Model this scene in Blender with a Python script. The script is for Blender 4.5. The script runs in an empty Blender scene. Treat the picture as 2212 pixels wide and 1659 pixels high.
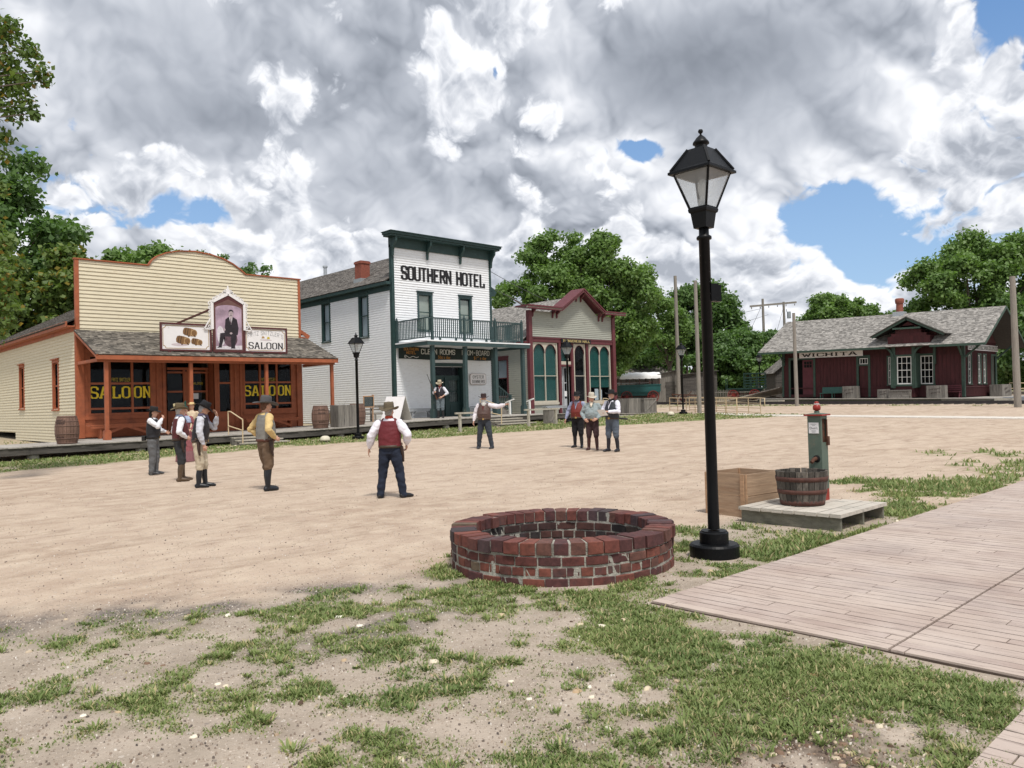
import bpy, bmesh, math, random
import numpy as np
from mathutils import Vector, Matrix, noise as mnoise
R = math.radians
random.seed(7); rng = np.random.default_rng(11)
scene = bpy.context.scene
COL = scene.collection
# World axes: X runs along the street (away to the right), Y runs from the street into the buildings, Z up.
# ------------------------------------------------------------------ camera
AZ = R(46.5); PITCH = math.atan(36.5/1700.0); ROLL = 0.028; FPX = 1700.0
FW = Vector((math.cos(AZ), math.sin(AZ), 0)); RT = Vector((math.sin(AZ), -math.cos(AZ), 0))
fwd = FW*math.cos(PITCH) + Vector((0, 0, math.sin(PITCH)))
up0 = -FW*math.sin(PITCH) + Vector((0, 0, math.cos(PITCH)))
rgt = RT*math.cos(ROLL) - up0*math.sin(ROLL)
upv = RT*math.sin(ROLL) + up0*math.cos(ROLL)
cam_d = bpy.data.cameras.new('camera'); cam = bpy.data.objects.new('camera', cam_d); COL.objects.link(cam)
m = Matrix((rgt, upv, -fwd)).transposed().to_4x4(); m.translation = Vector((0, 0, 1.65))
cam.matrix_world = m
cam_d.sensor_fit = 'HORIZONTAL'; cam_d.sensor_width = 36.0; cam_d.lens = 36.0*FPX/2212.0
cam_d.clip_start = 0.1; cam_d.clip_end = 3000
scene.camera = cam
# ------------------------------------------------------------------ exposure, sun
scene.view_settings.view_transform = 'Standard'; scene.view_settings.look = 'None'
scene.view_settings.exposure = 0.30; scene.view_settings.gamma = 1.0
SUN_EL, SUN_HEAD = R(62), R(-115)       # heading of the sun, counted from +X in the ground plane
sd = bpy.data.lights.new('sun', 'SUN'); sd.energy = 2.7; sd.angle = R(9); sd.color = (1.0, 0.95, 0.88)
sun = bpy.data.objects.new('sun', sd); COL.objects.link(sun)
sv = Vector((math.cos(SUN_HEAD)*math.cos(SUN_EL), math.sin(SUN_HEAD)*math.cos(SUN_EL), math.sin(SUN_EL)))
sun.rotation_euler = (-sv).to_track_quat('-Z', 'Y').to_euler(); sun.location = sv*60
scene.cycles.max_bounces = 6; scene.cycles.transparent_max_bounces = 16
scene.cycles.use_denoising = True
# ------------------------------------------------------------------ node helpers
class NT:
    def __init__(s, tree): s.t = tree; s.n = tree.nodes; s.l = tree.links
    def new(s, typ, **kw):
        nd = s.n.new(typ)
        for k, v in kw.items(): setattr(nd, k, v)
        return nd
    def put(s, sock, v):
        if v is None: return
        if hasattr(v, 'is_linked') or isinstance(v, bpy.types.NodeSocket): s.l.new(v, sock)
        else: sock.default_value = v
    def math(s, op, a, b=None, c=None, clamp=False):
        nd = s.new('ShaderNodeMath', operation=op, use_clamp=clamp)
        s.put(nd.inputs[0], a)
        if b is not None: s.put(nd.inputs[1], b)
        if c is not None: s.put(nd.inputs[2], c)
        return nd.outputs[0]
    def vmath(s, op, a, b=None, scale=None):
        nd = s.new('ShaderNodeVectorMath', operation=op)
        s.put(nd.inputs[0], a)
        if b is not None: s.put(nd.inputs[1], b)
        if scale is not None: s.put(nd.inputs['Scale'], scale)
        return nd.outputs['Value'] if op in ('DOT_PRODUCT', 'LENGTH', 'DISTANCE') else nd.outputs['Vector']
    def noise(s, vec, scale, detail=4, rough=.55, dist=0.0, dim='3D'):
        nd = s.new('ShaderNodeTexNoise', noise_dimensions=dim)
        s.put(nd.inputs['Vector'], vec); nd.inputs['Scale'].default_value = scale
        nd.inputs['Detail'].default_value = detail; nd.inputs['Roughness'].default_value = rough
        nd.inputs['Distortion'].default_value = dist
        return nd.outputs['Fac']
    def map(s, v, a, b, c=0.0, d=1.0, smooth=False):
        nd = s.new('ShaderNodeMapRange'); nd.interpolation_type = 'SMOOTHSTEP' if smooth else 'LINEAR'
        s.put(nd.inputs[0], v)
        for i, q in enumerate((a, b, c, d)): s.put(nd.inputs[i+1], q)
        return nd.outputs[0]
    def mix(s, f, a, b, mode='MIX'):
        nd = s.new('ShaderNodeMix', data_type='RGBA', blend_type=mode); nd.clamp_factor = True
        s.put(nd.inputs[0], f); s.put(nd.inputs[6], c4(a)); s.put(nd.inputs[7], c4(b))
        return nd.outputs[2]
    def comb(s, x, y, z):
        nd = s.new('ShaderNodeCombineXYZ')
        for i, q in enumerate((x, y, z)): s.put(nd.inputs[i], q)
        return nd.outputs[0]
def c4(c):
    return (*c, 1.0) if isinstance(c, tuple) and len(c) == 3 else c
# ------------------------------------------------------------------ world: Nishita sky under broken cumulus
world = bpy.data.worlds.new("World"); scene.world = world; world.use_nodes = True
w = NT(world.node_tree); w.n.clear()
wout = w.new('ShaderNodeOutputWorld'); wbg = w.new('ShaderNodeBackground'); w.l.new(wbg.outputs[0], wout.inputs[0])
sky = w.new('ShaderNodeTexSky', sky_type='NISHITA'); sky.sun_disc = False
sky.sun_elevation = SUN_EL; sky.sun_rotation = R(90) - SUN_HEAD; sky.air_density = 1.0; sky.dust_density = 1.2; sky.ozone_density = 1.3
tc = w.new('ShaderNodeTexCoord'); D = tc.outputs['Generated']
fx = w.vmath('DOT_PRODUCT', D, tuple(FW)); rx = w.vmath('DOT_PRODUCT', D, tuple(RT))
sep = w.new('ShaderNodeSeparateXYZ'); w.l.new(D, sep.inputs[0]); dz = sep.outputs[2]
azr = w.math('ARCTAN2', rx, fx); elv = w.math('ARCSINE', w.math('MINIMUM', w.math('MAXIMUM', dz, -1.0), 1.0))
azd = w.math('MULTIPLY', azr, 57.2958); eld = w.math('MULTIPLY', elv, 57.2958)
# the cloud layer seen in perspective: lumps shrink towards the horizon
ez = w.math('ADD', w.math('MAXIMUM', eld, 0.0), 30.0)
py = w.math('MULTIPLY', w.math('LOGARITHM', ez, 2.71828), 42.0)
px = w.math('MULTIPLY', azd, .80)
P0 = w.comb(px, py, 0.0)
wn = w.new('ShaderNodeTexNoise', noise_dimensions='2D'); w.l.new(P0, wn.inputs['Vector']); wn.inputs['Scale'].default_value = .30; wn.inputs['Detail'].default_value = 3
Q0 = w.vmath('ADD', P0, w.vmath('SCALE', w.vmath('SUBTRACT', wn.outputs['Color'], (.5, .5, .5)), scale=1.7))
def billow(Q, n, s0=.26):
    acc = None; amp = 1.0; tot = 0
    for i in range(n):
        q = w.noise(w.vmath('ADD', Q, (13.7*i, -7.1*i, 0.0)), s0*2.05**i, 0, .5, dim='2D')
        v_ = w.math('MULTIPLY', w.math('ABSOLUTE', w.math('SUBTRACT', q, .5)), 2.0*amp*1.6); acc = v_ if acc is None else w.math('ADD', acc, v_); tot += amp; amp *= .52
    return w.math('DIVIDE', acc, tot)
Q1 = w.vmath('ADD', Q0, (.42, .72, 0.0))
low0 = w.noise(Q0, .055, 2.5, .5, dim='2D'); b0 = billow(Q0, 5); c0 = billow(Q0, 4, .15); c1 = billow(Q1, 4, .15)
lw1 = w.noise(w.vmath('ADD', Q0, (.8, 1.5, 0.0)), .055, 2.5, .5, dim='2D')
d0 = w.math('ADD', w.math('MULTIPLY', low0, 1.0), w.math('MULTIPLY', b0, .30))
def blob(az, el, ra, re, amp):
    a = w.math('POWER', w.math('DIVIDE', w.math('SUBTRACT', azd, az), ra), 2.0)
    b = w.math('POWER', w.math('DIVIDE', w.math('SUBTRACT', eld, el), re), 2.0)
    return w.math('MULTIPLY', w.math('EXPONENT', w.math('MULTIPLY', w.math('ADD', a, b), -1.0)), amp)
def total(lst):
    s = lst[0]
    for q in lst[1:]: s = w.math('ADD', s, q)
    return s
holes = total([blob(*b) for b in [(22.3, 11.2, 2.7, 2.9, .36), (24.6, 8.0, 1.8, 1.4, .16), (10.3, 17.3, 2.2, 1.15, .40), (6.2, 19.4, 1.0, .3, .05), (-22.2, 13.0, 3.8, 1.6, .34),
    (-28.8, 18.2, 1.3, .8, .22), (33.5, 22.6, 2.6, 1.6, .34), (34.4, 19.0, 1.2, 1.0, .26), (-.6, 22.9, .5, 1.2, .30), (13.2, 9.0, 2.5, 1.4, .16), (-31.5, 23.4, 1.6, .8, .18), (27, 8.6, 2.0, 1.0, .12), (2.0, 14.3, 6.5, 2.2, -.20), (-14, 11, 4, 2, -.12)]])
cov = w.math('SUBTRACT', w.math('ADD', d0, .06), holes)
cover = w.map(cov, .405, .495, smooth=True)
dens = w.map(w.math('SUBTRACT', w.math('ADD', w.math('MULTIPLY', low0, 1.0), .15), w.math('MULTIPLY', holes, .8)), .45, .80, smooth=True)
relief = w.math('ADD', w.math('MULTIPLY', w.math('SUBTRACT', c0, c1), 1.0), w.math('MULTIPLY', w.math('SUBTRACT', low0, lw1), 2.4))
dark = total([blob(*b) for b in [(14.5, 21.8, 9.0, 3.4, .85), (-24, 24.5, 6.0, 2.4, .30), (-23, 19.0, 9.0, 3.0, .48), (-6.0, 15.3, 8.0, 2.4, .34), (-9.0, 22, 6.0, 4.0, .22), (22.5, 17.0, 5.5, 1.5, .40), (0, 55, 70, 28, .35)]])
lite = total([blob(*b) for b in [(3.5, 20.5, 3.2, 2.6, .55), (7.5, 17.5, 3.0, 1.6, .5), (-15.5, 16.3, 2.6, 3.0, .30), (28.5, 17.5, 3.6, 4.0, .40), (18.0, 13.5, 3.4, 2.0, .30), (27.5, 10.5, 4.0, 1.8, .35), (16, 7.5, 5.0, 2.0, .35), (-27, 14.5, 2.0, 1.2, .3), (9.5, 15.8, 3.0, 1.0, .3)]])
soft = w.noise(Q0, .11, 5, .5, dim='2D')
k_ = w.math('MAXIMUM', w.math('SUBTRACT', 1.0, w.math('ADD', w.math('MULTIPLY', dark, 1.15), w.math('MULTIPLY', dens, .35))), .14)
k_ = w.math('MINIMUM', w.math('ADD', k_, w.math('MULTIPLY', lite, .5)), 1.15)
val = w.math('ADD', w.math('SUBTRACT', .67, w.math('MULTIPLY', dens, .19)), w.math('MULTIPLY', w.math('MULTIPLY', relief, k_), .60))
val = w.math('ADD', w.math('SUBTRACT', val, w.math('MULTIPLY', dark, .26)), w.math('MULTIPLY', lite, .22))
val = w.math('ADD', val, w.math('MULTIPLY', w.math('MULTIPLY', w.math('SUBTRACT', c0, .40), k_), .34))
val = w.math('ADD', val, w.math('MULTIPLY', w.math('SUBTRACT', soft, .5), .50))
val = w.math('ADD', val, w.map(eld, 19, 5, 0, .07))
val = w.math('MINIMUM', w.math('MAXIMUM', val, .25), .84)
# crisp white cumulus heads standing in front of the grey bank
Qf = w.vmath('ADD', Q0, (31.0, 17.0, 0.0)); Qg = w.vmath('ADD', Qf, (.30, .55, 0.0))
f0 = billow(Qf, 6, .20); f1 = billow(Qg, 5, .20); fl = w.noise(Qf, .075, 2, .5, dim='2D')
fm = w.math('ADD', w.math('ADD', fl, w.math('MULTIPLY', f0, .26)), w.math('SUBTRACT', w.math('MULTIPLY', lite, .20), w.math('MULTIPLY', dark, .30)))
fmask = w.math('MULTIPLY', w.map(fm, .585, .655, smooth=True), w.map(cov, .44, .47))
fin = w.map(fm, .60, .82)
fval = w.math('ADD', w.math('SUBTRACT', .78, w.math('MULTIPLY', fin, .26)), w.math('MULTIPLY', w.math('SUBTRACT', f0, f1), .95))
fval = w.math('MINIMUM', w.math('MAXIMUM', fval, .40), .88)
val = w.math('ADD', w.math('MULTIPLY', val, w.math('SUBTRACT', 1.0, fmask)), w.math('MULTIPLY', fval, fmask))
tint = w.mix(w.map(val, .25, .75), (.86, .95, 1.12), (.98, 1.0, 1.05))
ccol = w.vmath('SCALE', tint, scale=val)
skyc = w.vmath('SCALE', sky.outputs[0], scale=.105)
skyc = w.mix(.62, skyc, w.mix(w.map(eld, 2, 24), (.36, .56, .82), (.13, .29, .60)))
full = w.mix(cover, skyc, ccol)
low = w.map(dz, -.03, 0.0)
full = w.mix(low, (.22, .21, .17), full)
w.put(wbg.inputs[0], full); wbg.inputs[1].default_value = 1.0
# ------------------------------------------------------------------ object helpers
def prop(o, label=None, cat=None, group=None, kind=None):
    if label: o['label'] = label
    if cat: o['category'] = cat
    if group: o['group'] = group
    if kind: o['kind'] = kind
    return o
def thing(name, label, cat, loc=(0, 0, 0), rz=0.0, group=None):
    o = bpy.data.objects.new(name, None); COL.objects.link(o); o.empty_display_size = .1
    o.location = loc; o.rotation_euler = (0, 0, rz)
    return prop(o, label, cat, group)
def meshobj(name, verts, faces, mats, parent=None, mi=None, smooth=False, loc=(0, 0, 0)):
    me = bpy.data.meshes.new(name); me.from_pydata([tuple(map(float, v)) for v in verts], [], faces)
    if not isinstance(mats, (list, tuple)): mats = [mats]
    for q in mats: me.materials.append(q)
    if mi is not None: me.polygons.foreach_set('material_index', mi)
    if smooth: me.polygons.foreach_set('use_smooth', [True]*len(faces))
    me.update()
    o = bpy.data.objects.new(name, me); COL.objects.link(o); o.location = loc
    if parent is not None: o.parent = parent
    return o
class MB:
    """collects boxes, tubes, prisms; build() links them as ONE mesh object. o = origin subtracted."""
    def __init__(s, o=(0, 0, 0)): s.v = []; s.f = []; s.mi = []; s.sm = []; s.o = Vector(o); s.cur = 0
    def add(s, vs, fs, mi=None, smooth=False):
        b = len(s.v); s.v += [tuple(Vector(q)-s.o) for q in vs]
        s.f += [tuple(b+i for i in f) for f in fs]; s.mi += [s.cur if mi is None else mi]*len(fs); s.sm += [smooth]*len(fs)
    def box(s, x0, y0, z0, x1, y1, z1, mi=None):
        v = [(x, y, z) for x in (x0, x1) for y in (y0, y1) for z in (z0, z1)]
        s.add(v, [(0, 1, 3, 2), (4, 6, 7, 5), (0, 4, 5, 1), (2, 3, 7, 6), (0, 2, 6, 4), (1, 5, 7, 3)], mi)
    def hexa(s, v, mi=None):   # 8 points ordered x,y,z nested like box
        s.add(v, [(0, 1, 3, 2), (4, 6, 7, 5), (0, 4, 5, 1), (2, 3, 7, 6), (0, 2, 6, 4), (1, 5, 7, 3)], mi)
    def beam(s, p0, p1, wd, ht, upd=(0, 0, 1), mi=None):
        p0, p1 = Vector(p0), Vector(p1); d = (p1-p0).normalized(); up = Vector(upd)
        sd_ = d.cross(up); 
        if sd_.length < 1e-4: sd_ = d.cross(Vector((1, 0, 0)))
        sd_.normalize(); up = sd_.cross(d).normalized()
        v = [p + sd_*(a*wd/2) + up*(b*ht/2) for p in (p0, p1) for a in (-1, 1) for b in (-1, 1)]
        s.hexa(v, mi)
    def tube(s, pts, rad, n=8, mi=None, caps=True, smooth=True):
        pts = [Vector(p) for p in pts]; rad = rad if isinstance(rad, (list, tuple)) else [rad]*len(pts)
        vs, fs = [], []; ref = None
        for i, p in enumerate(pts):
            d = (pts[min(i+1, len(pts)-1)]-pts[max(i-1, 0)]).normalized()
            if ref is None:
                ref = d.cross(Vector((0, 0, 1))); 
                if ref.length < 1e-3: ref = d.cross(Vector((0, 1, 0)))
            ref = (ref - d*ref.dot(d)).normalized(); b = d.cross(ref)
            for k in range(n):
                a = 2*math.pi*k/n; vs.append(p+(ref*math.cos(a)+b*math.sin(a))*rad[i])
        for i in range(len(pts)-1):
            for k in range(n):
                k2 = (k+1) % n; fs.append((i*n+k, i*n+k2, (i+1)*n+k2, (i+1)*n+k))
        s.add(vs, fs, mi, smooth)
        if caps:
            s.add(vs[:n], [tuple(range(n-1, -1, -1))], mi); s.add(vs[-n:], [tuple(range(n))], mi)
    def lathe(s, c, prof, n=24, mi=None, smooth=True, a0=0.0, sx=1.0, sy=1.0):
        c = Vector(c); vs = [(c.x+r*math.cos(a0+2*math.pi*k/n)*sx, c.y+r*math.sin(a0+2*math.pi*k/n)*sy, c.z+z) for r, z in prof for k in range(n)]
        fs = [(i*n+k, i*n+(k+1) % n, (i+1)*n+(k+1) % n, (i+1)*n+k) for i in range(len(prof)-1) for k in range(n)]
        s.add(vs, fs, mi, smooth)
    def poly(s, P, pts, d0, d1, mi=None):
        """prism: pts are (a,z) outline, extruded from depth d0 to d1 through mapper P(a,d,z)"""
        n = len(pts); vs = [P(a, d0, z) for a, z in pts]+[P(a, d1, z) for a, z in pts]
        s.add(vs, [tuple(range(n)), tuple(range(2*n-1, n-1, -1))]+[(i, (i+1) % n, n+(i+1) % n, n+i) for i in range(n)], mi)
    def pbox(s, P, a0, a1, d0, d1, z0, z1, mi=None):
        s.hexa([P(a, d, z) for a in (a0, a1) for d in (d0, d1) for z in (z0, z1)], mi)
    def build(s, name, mats, parent=None, loc=None):
        o = meshobj(name, s.v, s.f, mats, parent, s.mi)
        if any(s.sm): o.data.polygons.foreach_set('use_smooth', s.sm)
        if loc is not None: o.location = loc
        return o
def PU(v0):            # wall in the plane y=v0 facing -Y; a along X, d outwards
    return lambda a, d, z: (a, v0-d, z)
def PV(u0):            # wall in the plane x=u0 facing -X
    return lambda a, d, z: (u0-d, a, z)
def copy_tree(o, parent=None):
    c = o.copy(); COL.objects.link(c); c.parent = parent
    for ch in o.children: copy_tree(ch, c)
    return c
# ------------------------------------------------------------------ ground height
def gz(u, v):
    y = .688355*u + .725374*v
    t = max(0.0, y-20.0)
    return .02*min(t, 60.0) if t > 3 else .02*t*t/6.0 if t < 3 else .02*t
def gz_np(u, v):
    t = np.clip(.688355*u + .725374*v - 20.0, 0, 60)
    return np.where(t > 3, .02*(t), .02*t*t/3.0)
def gz(u, v): return float(gz_np(np.float64(u), np.float64(v)))
# ------------------------------------------------------------------ materials
def mat_new(name):
    m_ = bpy.data.materials.new(name); m_.use_nodes = True; t = NT(m_.node_tree)
    return m_, t, m_.node_tree.nodes['Principled BSDF']
def pmat(name, base, var=.15, scale=6.0, rough=.7, bump=.0, island=0.0, stretch=(1, 1, 1), dirt=None, dirt_amt=.0, dscale=1.5, metal=0.0, detail=5, spec=.4, bscale=None):
    m_, t, b = mat_new(name)
    tcn = t.new('ShaderNodeTexCoord'); vec = t.vmath('MULTIPLY', tcn.outputs['Object'], tuple(stretch))
    geo = t.new('ShaderNodeNewGeometry')
    if island: vec = t.vmath('ADD', vec, t.vmath('SCALE', t.comb(geo.outputs['Random Per Island'], geo.outputs['Random Per Island'], 0.0), scale=37.0))
    n = t.noise(vec, scale, detail)
    k = t.map(n, .25, .75, 1-var, 1+var)
    if island: k = t.math('MULTIPLY', k, t.map(geo.outputs['Random Per Island'], 0, 1, 1-island, 1+island))
    col = t.vmath('SCALE', base, scale=k)
    if dirt:
        dn = t.noise(t.vmath('ADD', vec, (7.3, 1.1, 4.4)), dscale, 6, .65)
        f = t.map(dn, .62-dirt_amt*.35, .80-dirt_amt*.3, 0, 1)
        col = t.mix(f, col, dirt)
    t.put(b.inputs['Base Color'], col); b.inputs['Roughness'].default_value = rough; b.inputs['Metallic'].default_value = metal
    b.inputs['Specular IOR Level'].default_value = spec
    if bump:
        bn = t.new('ShaderNodeBump'); bn.inputs['Strength'].default_value = bump; bn.inputs['Distance'].default_value = .02
        t.l.new(t.noise(vec, bscale or scale*4, 4), bn.inputs['Height']); t.l.new(bn.outputs[0], b.inputs['Normal'])
    return m_
def glassmat(name, tint=(.9, .95, .95), refl=.05, frost=0.0):
    m_, t, b = mat_new(name); t.n.remove(b)
    tr = t.new('ShaderNodeBsdfTransparent'); tr.inputs[0].default_value = (*tint, 1)
    gl = t.new('ShaderNodeBsdfGlossy'); gl.inputs['Roughness'].default_value = .03
    mx = t.new('ShaderNodeMixShader'); fr = t.new('ShaderNodeLayerWeight'); fr.inputs[0].default_value = .35
    f = t.map(fr.outputs['Fresnel'], 0, 1, refl, refl*2.0)
    t.l.new(f, mx.inputs[0]); t.l.new(tr.outputs[0], mx.inputs[1]); t.l.new(gl.outputs[0], mx.inputs[2])
    out = mx.outputs[0]
    if frost:
        df = t.new('ShaderNodeBsdfTranslucent'); df.inputs[0].default_value = (.85, .88, .9, 1)
        d2 = t.new('ShaderNodeBsdfDiffuse'); d2.inputs[0].default_value = (.75, .78, .8, 1)
        m1 = t.new('ShaderNodeMixShader'); m1.inputs[0].default_value = .5; t.l.new(df.outputs[0], m1.inputs[1]); t.l.new(d2.outputs[0], m1.inputs[2])
        m2 = t.new('ShaderNodeMixShader'); m2.inputs[0].default_value = frost; t.l.new(out, m2.inputs[1]); t.l.new(m1.outputs[0], m2.inputs[2]); out = m2.outputs[0]
    t.l.new(out, t.n['Material Output'].inputs[0])
    return m_
M = {}
M['cream'] = pmat('cream_siding', (.66, .595, .44), .07, 3, .6, .1, 0, (1, 1, 3), (.46, .38, .25), .05)
M['cream_side'] = M['cream']
M['orange'] = pmat('orange_trim', (.36, .105, .045), .16, 5, .65, .1, 0, (1, 1, 1), (.22, .07, .035), .25)
M['white'] = pmat('white_siding', (.80, .82, .84), .06, 3, .55, .1, 0, (1, 1, 4), (.52, .50, .46), .10, 5)
M['darkgreen'] = pmat('dark_green_paint', (.022, .052, .050), .25, 6, .55, .05)
M['balcony'] = pmat('grey_green_paint', (.036, .068, .070), .2, 8, .55, .1, 0, (1, 1, 1), (.17, .20, .16), .05)
M['greysid'] = pmat('grey_siding', (.36, .37, .32), .08, 3, .6, .1, 0, (1, 1, 4), (.24, .23, .20), .1)
M['beige'] = pmat('beige_trim', (.50, .46, .38), .08, 6, .6)
M['maroon'] = pmat('maroon_trim', (.120, .030, .036), .18, 6, .55, .05, 0, (1, 1, 1), (.10, .03, .035), .2)
M['depotred'] = pmat('dark_red_boards', (.058, .013, .015), .35, 2.2, .75, .2, .12, (3, 3, .5), (.045, .012, .014), .25)
M['depotdoor'] = pmat('faded_red_door', (.105, .026, .034), .2, 3, .7)
M['depotgreen'] = pmat('depot_green_trim', (.040, .074, .056), .2, 5, .65, .1)
M['shingle'] = pmat('weathered_shingles', (.180, .165, .150), .35, 7, .95, .5, .45, (1, 1, 1), (.07, .062, .055), .15)
M['shingle_warm'] = pmat('brown_grey_shingles', (.165, .148, .125), .35, 7, .95, .5, .60, (1, 1, 1), (.05, .045, .04), .2)
M['shingle_pale'] = pmat('pale_grey_shingles', (.29, .275, .255), .25, 8, .95, .5, .42, (1, 1, 1), (.12, .11, .10), .18)
M['shingle_base'] = pmat('roof_boards', (.05, .045, .04), .2, 6, .9)
M['black_iron'] = pmat('black_painted_metal', (.0035, .004, .005), .2, 9, .42, .05, 0, (1, 1, 1), (.02, .018, .016), .08, 14, spec=.20)
M['lampglass'] = glassmat('lamp_glass', (.93, .95, .96), .06, .34)
M['glass'] = glassmat('window_glass', (.82, .86, .88), .009)
M['dark'] = pmat('painted_dark', (.006, .006, .006), .2, 2, .9)  # near-black colour standing in for shade inside rooms and openings
M['bulb'] = pmat('bulb_white', (.7, .7, .68), .05, 5, .3)
M['shade_cream'] = pmat('cream_blind', (.62, .60, .50), .05, 4, .8)
M['curtain'] = pmat('white_curtain', (.62, .64, .66), .22, 5, .85, 0, 0, (9, 9, .3))
M['shade_green'] = pmat('green_blind', (.024, .115, .095), .12, 2, .7, 0, 0, (3, 3, .3))
M['winwhite'] = pmat('white_sash', (.78, .78, .75), .05, 6, .5)
M['deck'] = pmat('weathered_deck', (.40, .37, .33), .2, 3, .9, .3, .16, (.6, 7, 7), (.20, .18, .16), .2)
M['beam'] = pmat('dark_weathered_timber', (.088, .080, .072), .35, 2, .9, .4, .1, (.6, 5, 5), (.03, .028, .026), .35)
M['greywood'] = pmat('grey_weathered_wood', (.20, .185, .165), .3, 3, .9, .4, .22, (7, 7, .7), (.07, .065, .06), .25)
M['palewood'] = pmat('pale_weathered_wood', (.40, .37, .31), .22, 4, .9, .4, .16, (3, 3, 3), (.18, .165, .14), .22)
M['newwood'] = pmat('tan_wood', (.40, .25, .15), .22, 3, .8, .25, .12, (.8, .8, 9), (.22, .125, .07), .2)
M['platwood'] = pmat('pale_platform_boards', (.50, .46, .40), .15, 4, .85, .3, .08, (6, .6, 6), (.26, .25, .22), .25)
M['platside'] = pmat('grey_green_platform_side', (.17, .165, .13), .25, 4, .9, .3, 0, (2, 2, 6), (.09, .09, .07), .3)
M['barrel'] = pmat('brown_barrel', (.18, .105, .078), .25, 4, .75, .3, .18, (6, 6, .6), (.10, .06, .045), .2)
M['hoop'] = pmat('rusty_hoop', (.085, .035, .026), .4, 12, .75, .3)
M['hoopd'] = pmat('brown_hoop', (.14, .082, .062), .3, 12, .7, .2)
M['rail'] = pmat('tan_pipe_rail', (.60, .47, .30), .06, 8, .45)
M['concrete'] = pmat('concrete', (.38, .36, .32), .15, 6, .9, .3)
M['walk'] = pmat('pale_concrete_walk', (.62, .58, .52), .08, 3, .85)
M['brickred'] = pmat('chimney_brick', (.24, .075, .05), .3, 10, .85, .3, .25)
M['flash'] = pmat('metal_flashing', (.45, .48, .5), .1, 8, .4, metal=.5)
M['signwhite'] = pmat('sign_white', (.80, .78, .78), .04, 5, .5)
M['signmaroon'] = pmat('sign_brown_frame', (.085, .022, .022), .15, 6, .4)
M['gold'] = pmat('gold_line', (.38, .24, .08), .1, 6, .5)
M['yellow'] = pmat('yellow_paint', (.80, .60, .03), .12, 8, .6)
M['yellowdim'] = pmat('dim_yellow_paint', (.55, .42, .04), .12, 8, .6)
M['ink'] = pmat('black_lettering', (.010, .010, .012), .1, 5, .6)
M['greytext'] = pmat('grey_lettering', (.28, .29, .30), .1, 5, .6)
M['inkfaint'] = pmat('faded_stencil', (.035, .022, .022), .4, 30, .8)
M['paper'] = pmat('paper', (.78, .78, .78), .04, 5, .7)
M['orangetext'] = pmat('orange_lettering', (.55, .25, .05), .1, 5, .6)
M['palewhite'] = pmat('white_lettering', (.66, .66, .62), .1, 5, .6)
M['banner'] = pmat('dark_green_banner', (.012, .024, .022), .3, 2, .75)
# ------------------------------------------------------------------ ground: one sheet to the horizon
def vnoise(x, y, seed=0):
    xi = np.floor(x).astype(np.int64); yi = np.floor(y).astype(np.int64); xf = x-xi; yf = y-yi
    def h(a, b):
        n = (a*374761393 + b*668265263 + seed*974634777) & 0x7fffffff
        n = ((n ^ (n >> 13))*1274126177) & 0x7fffffff
        return ((n ^ (n >> 16)) & 0xffff)/65535.0
    u_ = xf*xf*(3-2*xf); v_ = yf*yf*(3-2*yf)
    return (h(xi, yi)*(1-u_)+h(xi+1, yi)*u_)*(1-v_) + (h(xi, yi+1)*(1-u_)+h(xi+1, yi+1)*u_)*v_
def fbm(x, y, sc, seed=0, oc=4, g=.5):
    s = 0; a = 1; t = 0
    for i in range(oc):
        s = s + a*vnoise(x*sc*(2.03**i)+17.1*i, y*sc*(2.03**i)-9.3*i, seed+i); t += a; a *= g
    return s/t
def sstep(x, a, b):
    t = np.clip((x-a)/(b-a), 0, 1); return t*t*(3-2*t)
def gauss(u, v, cu, cv, ru, rv, ang=0.0):
    c, s_ = math.cos(ang), math.sin(ang); du = (u-cu)*c+(v-cv)*s_; dv = -(u-cu)*s_+(v-cv)*c
    return np.exp(-(du/ru)**2-(dv/rv)**2)
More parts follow.
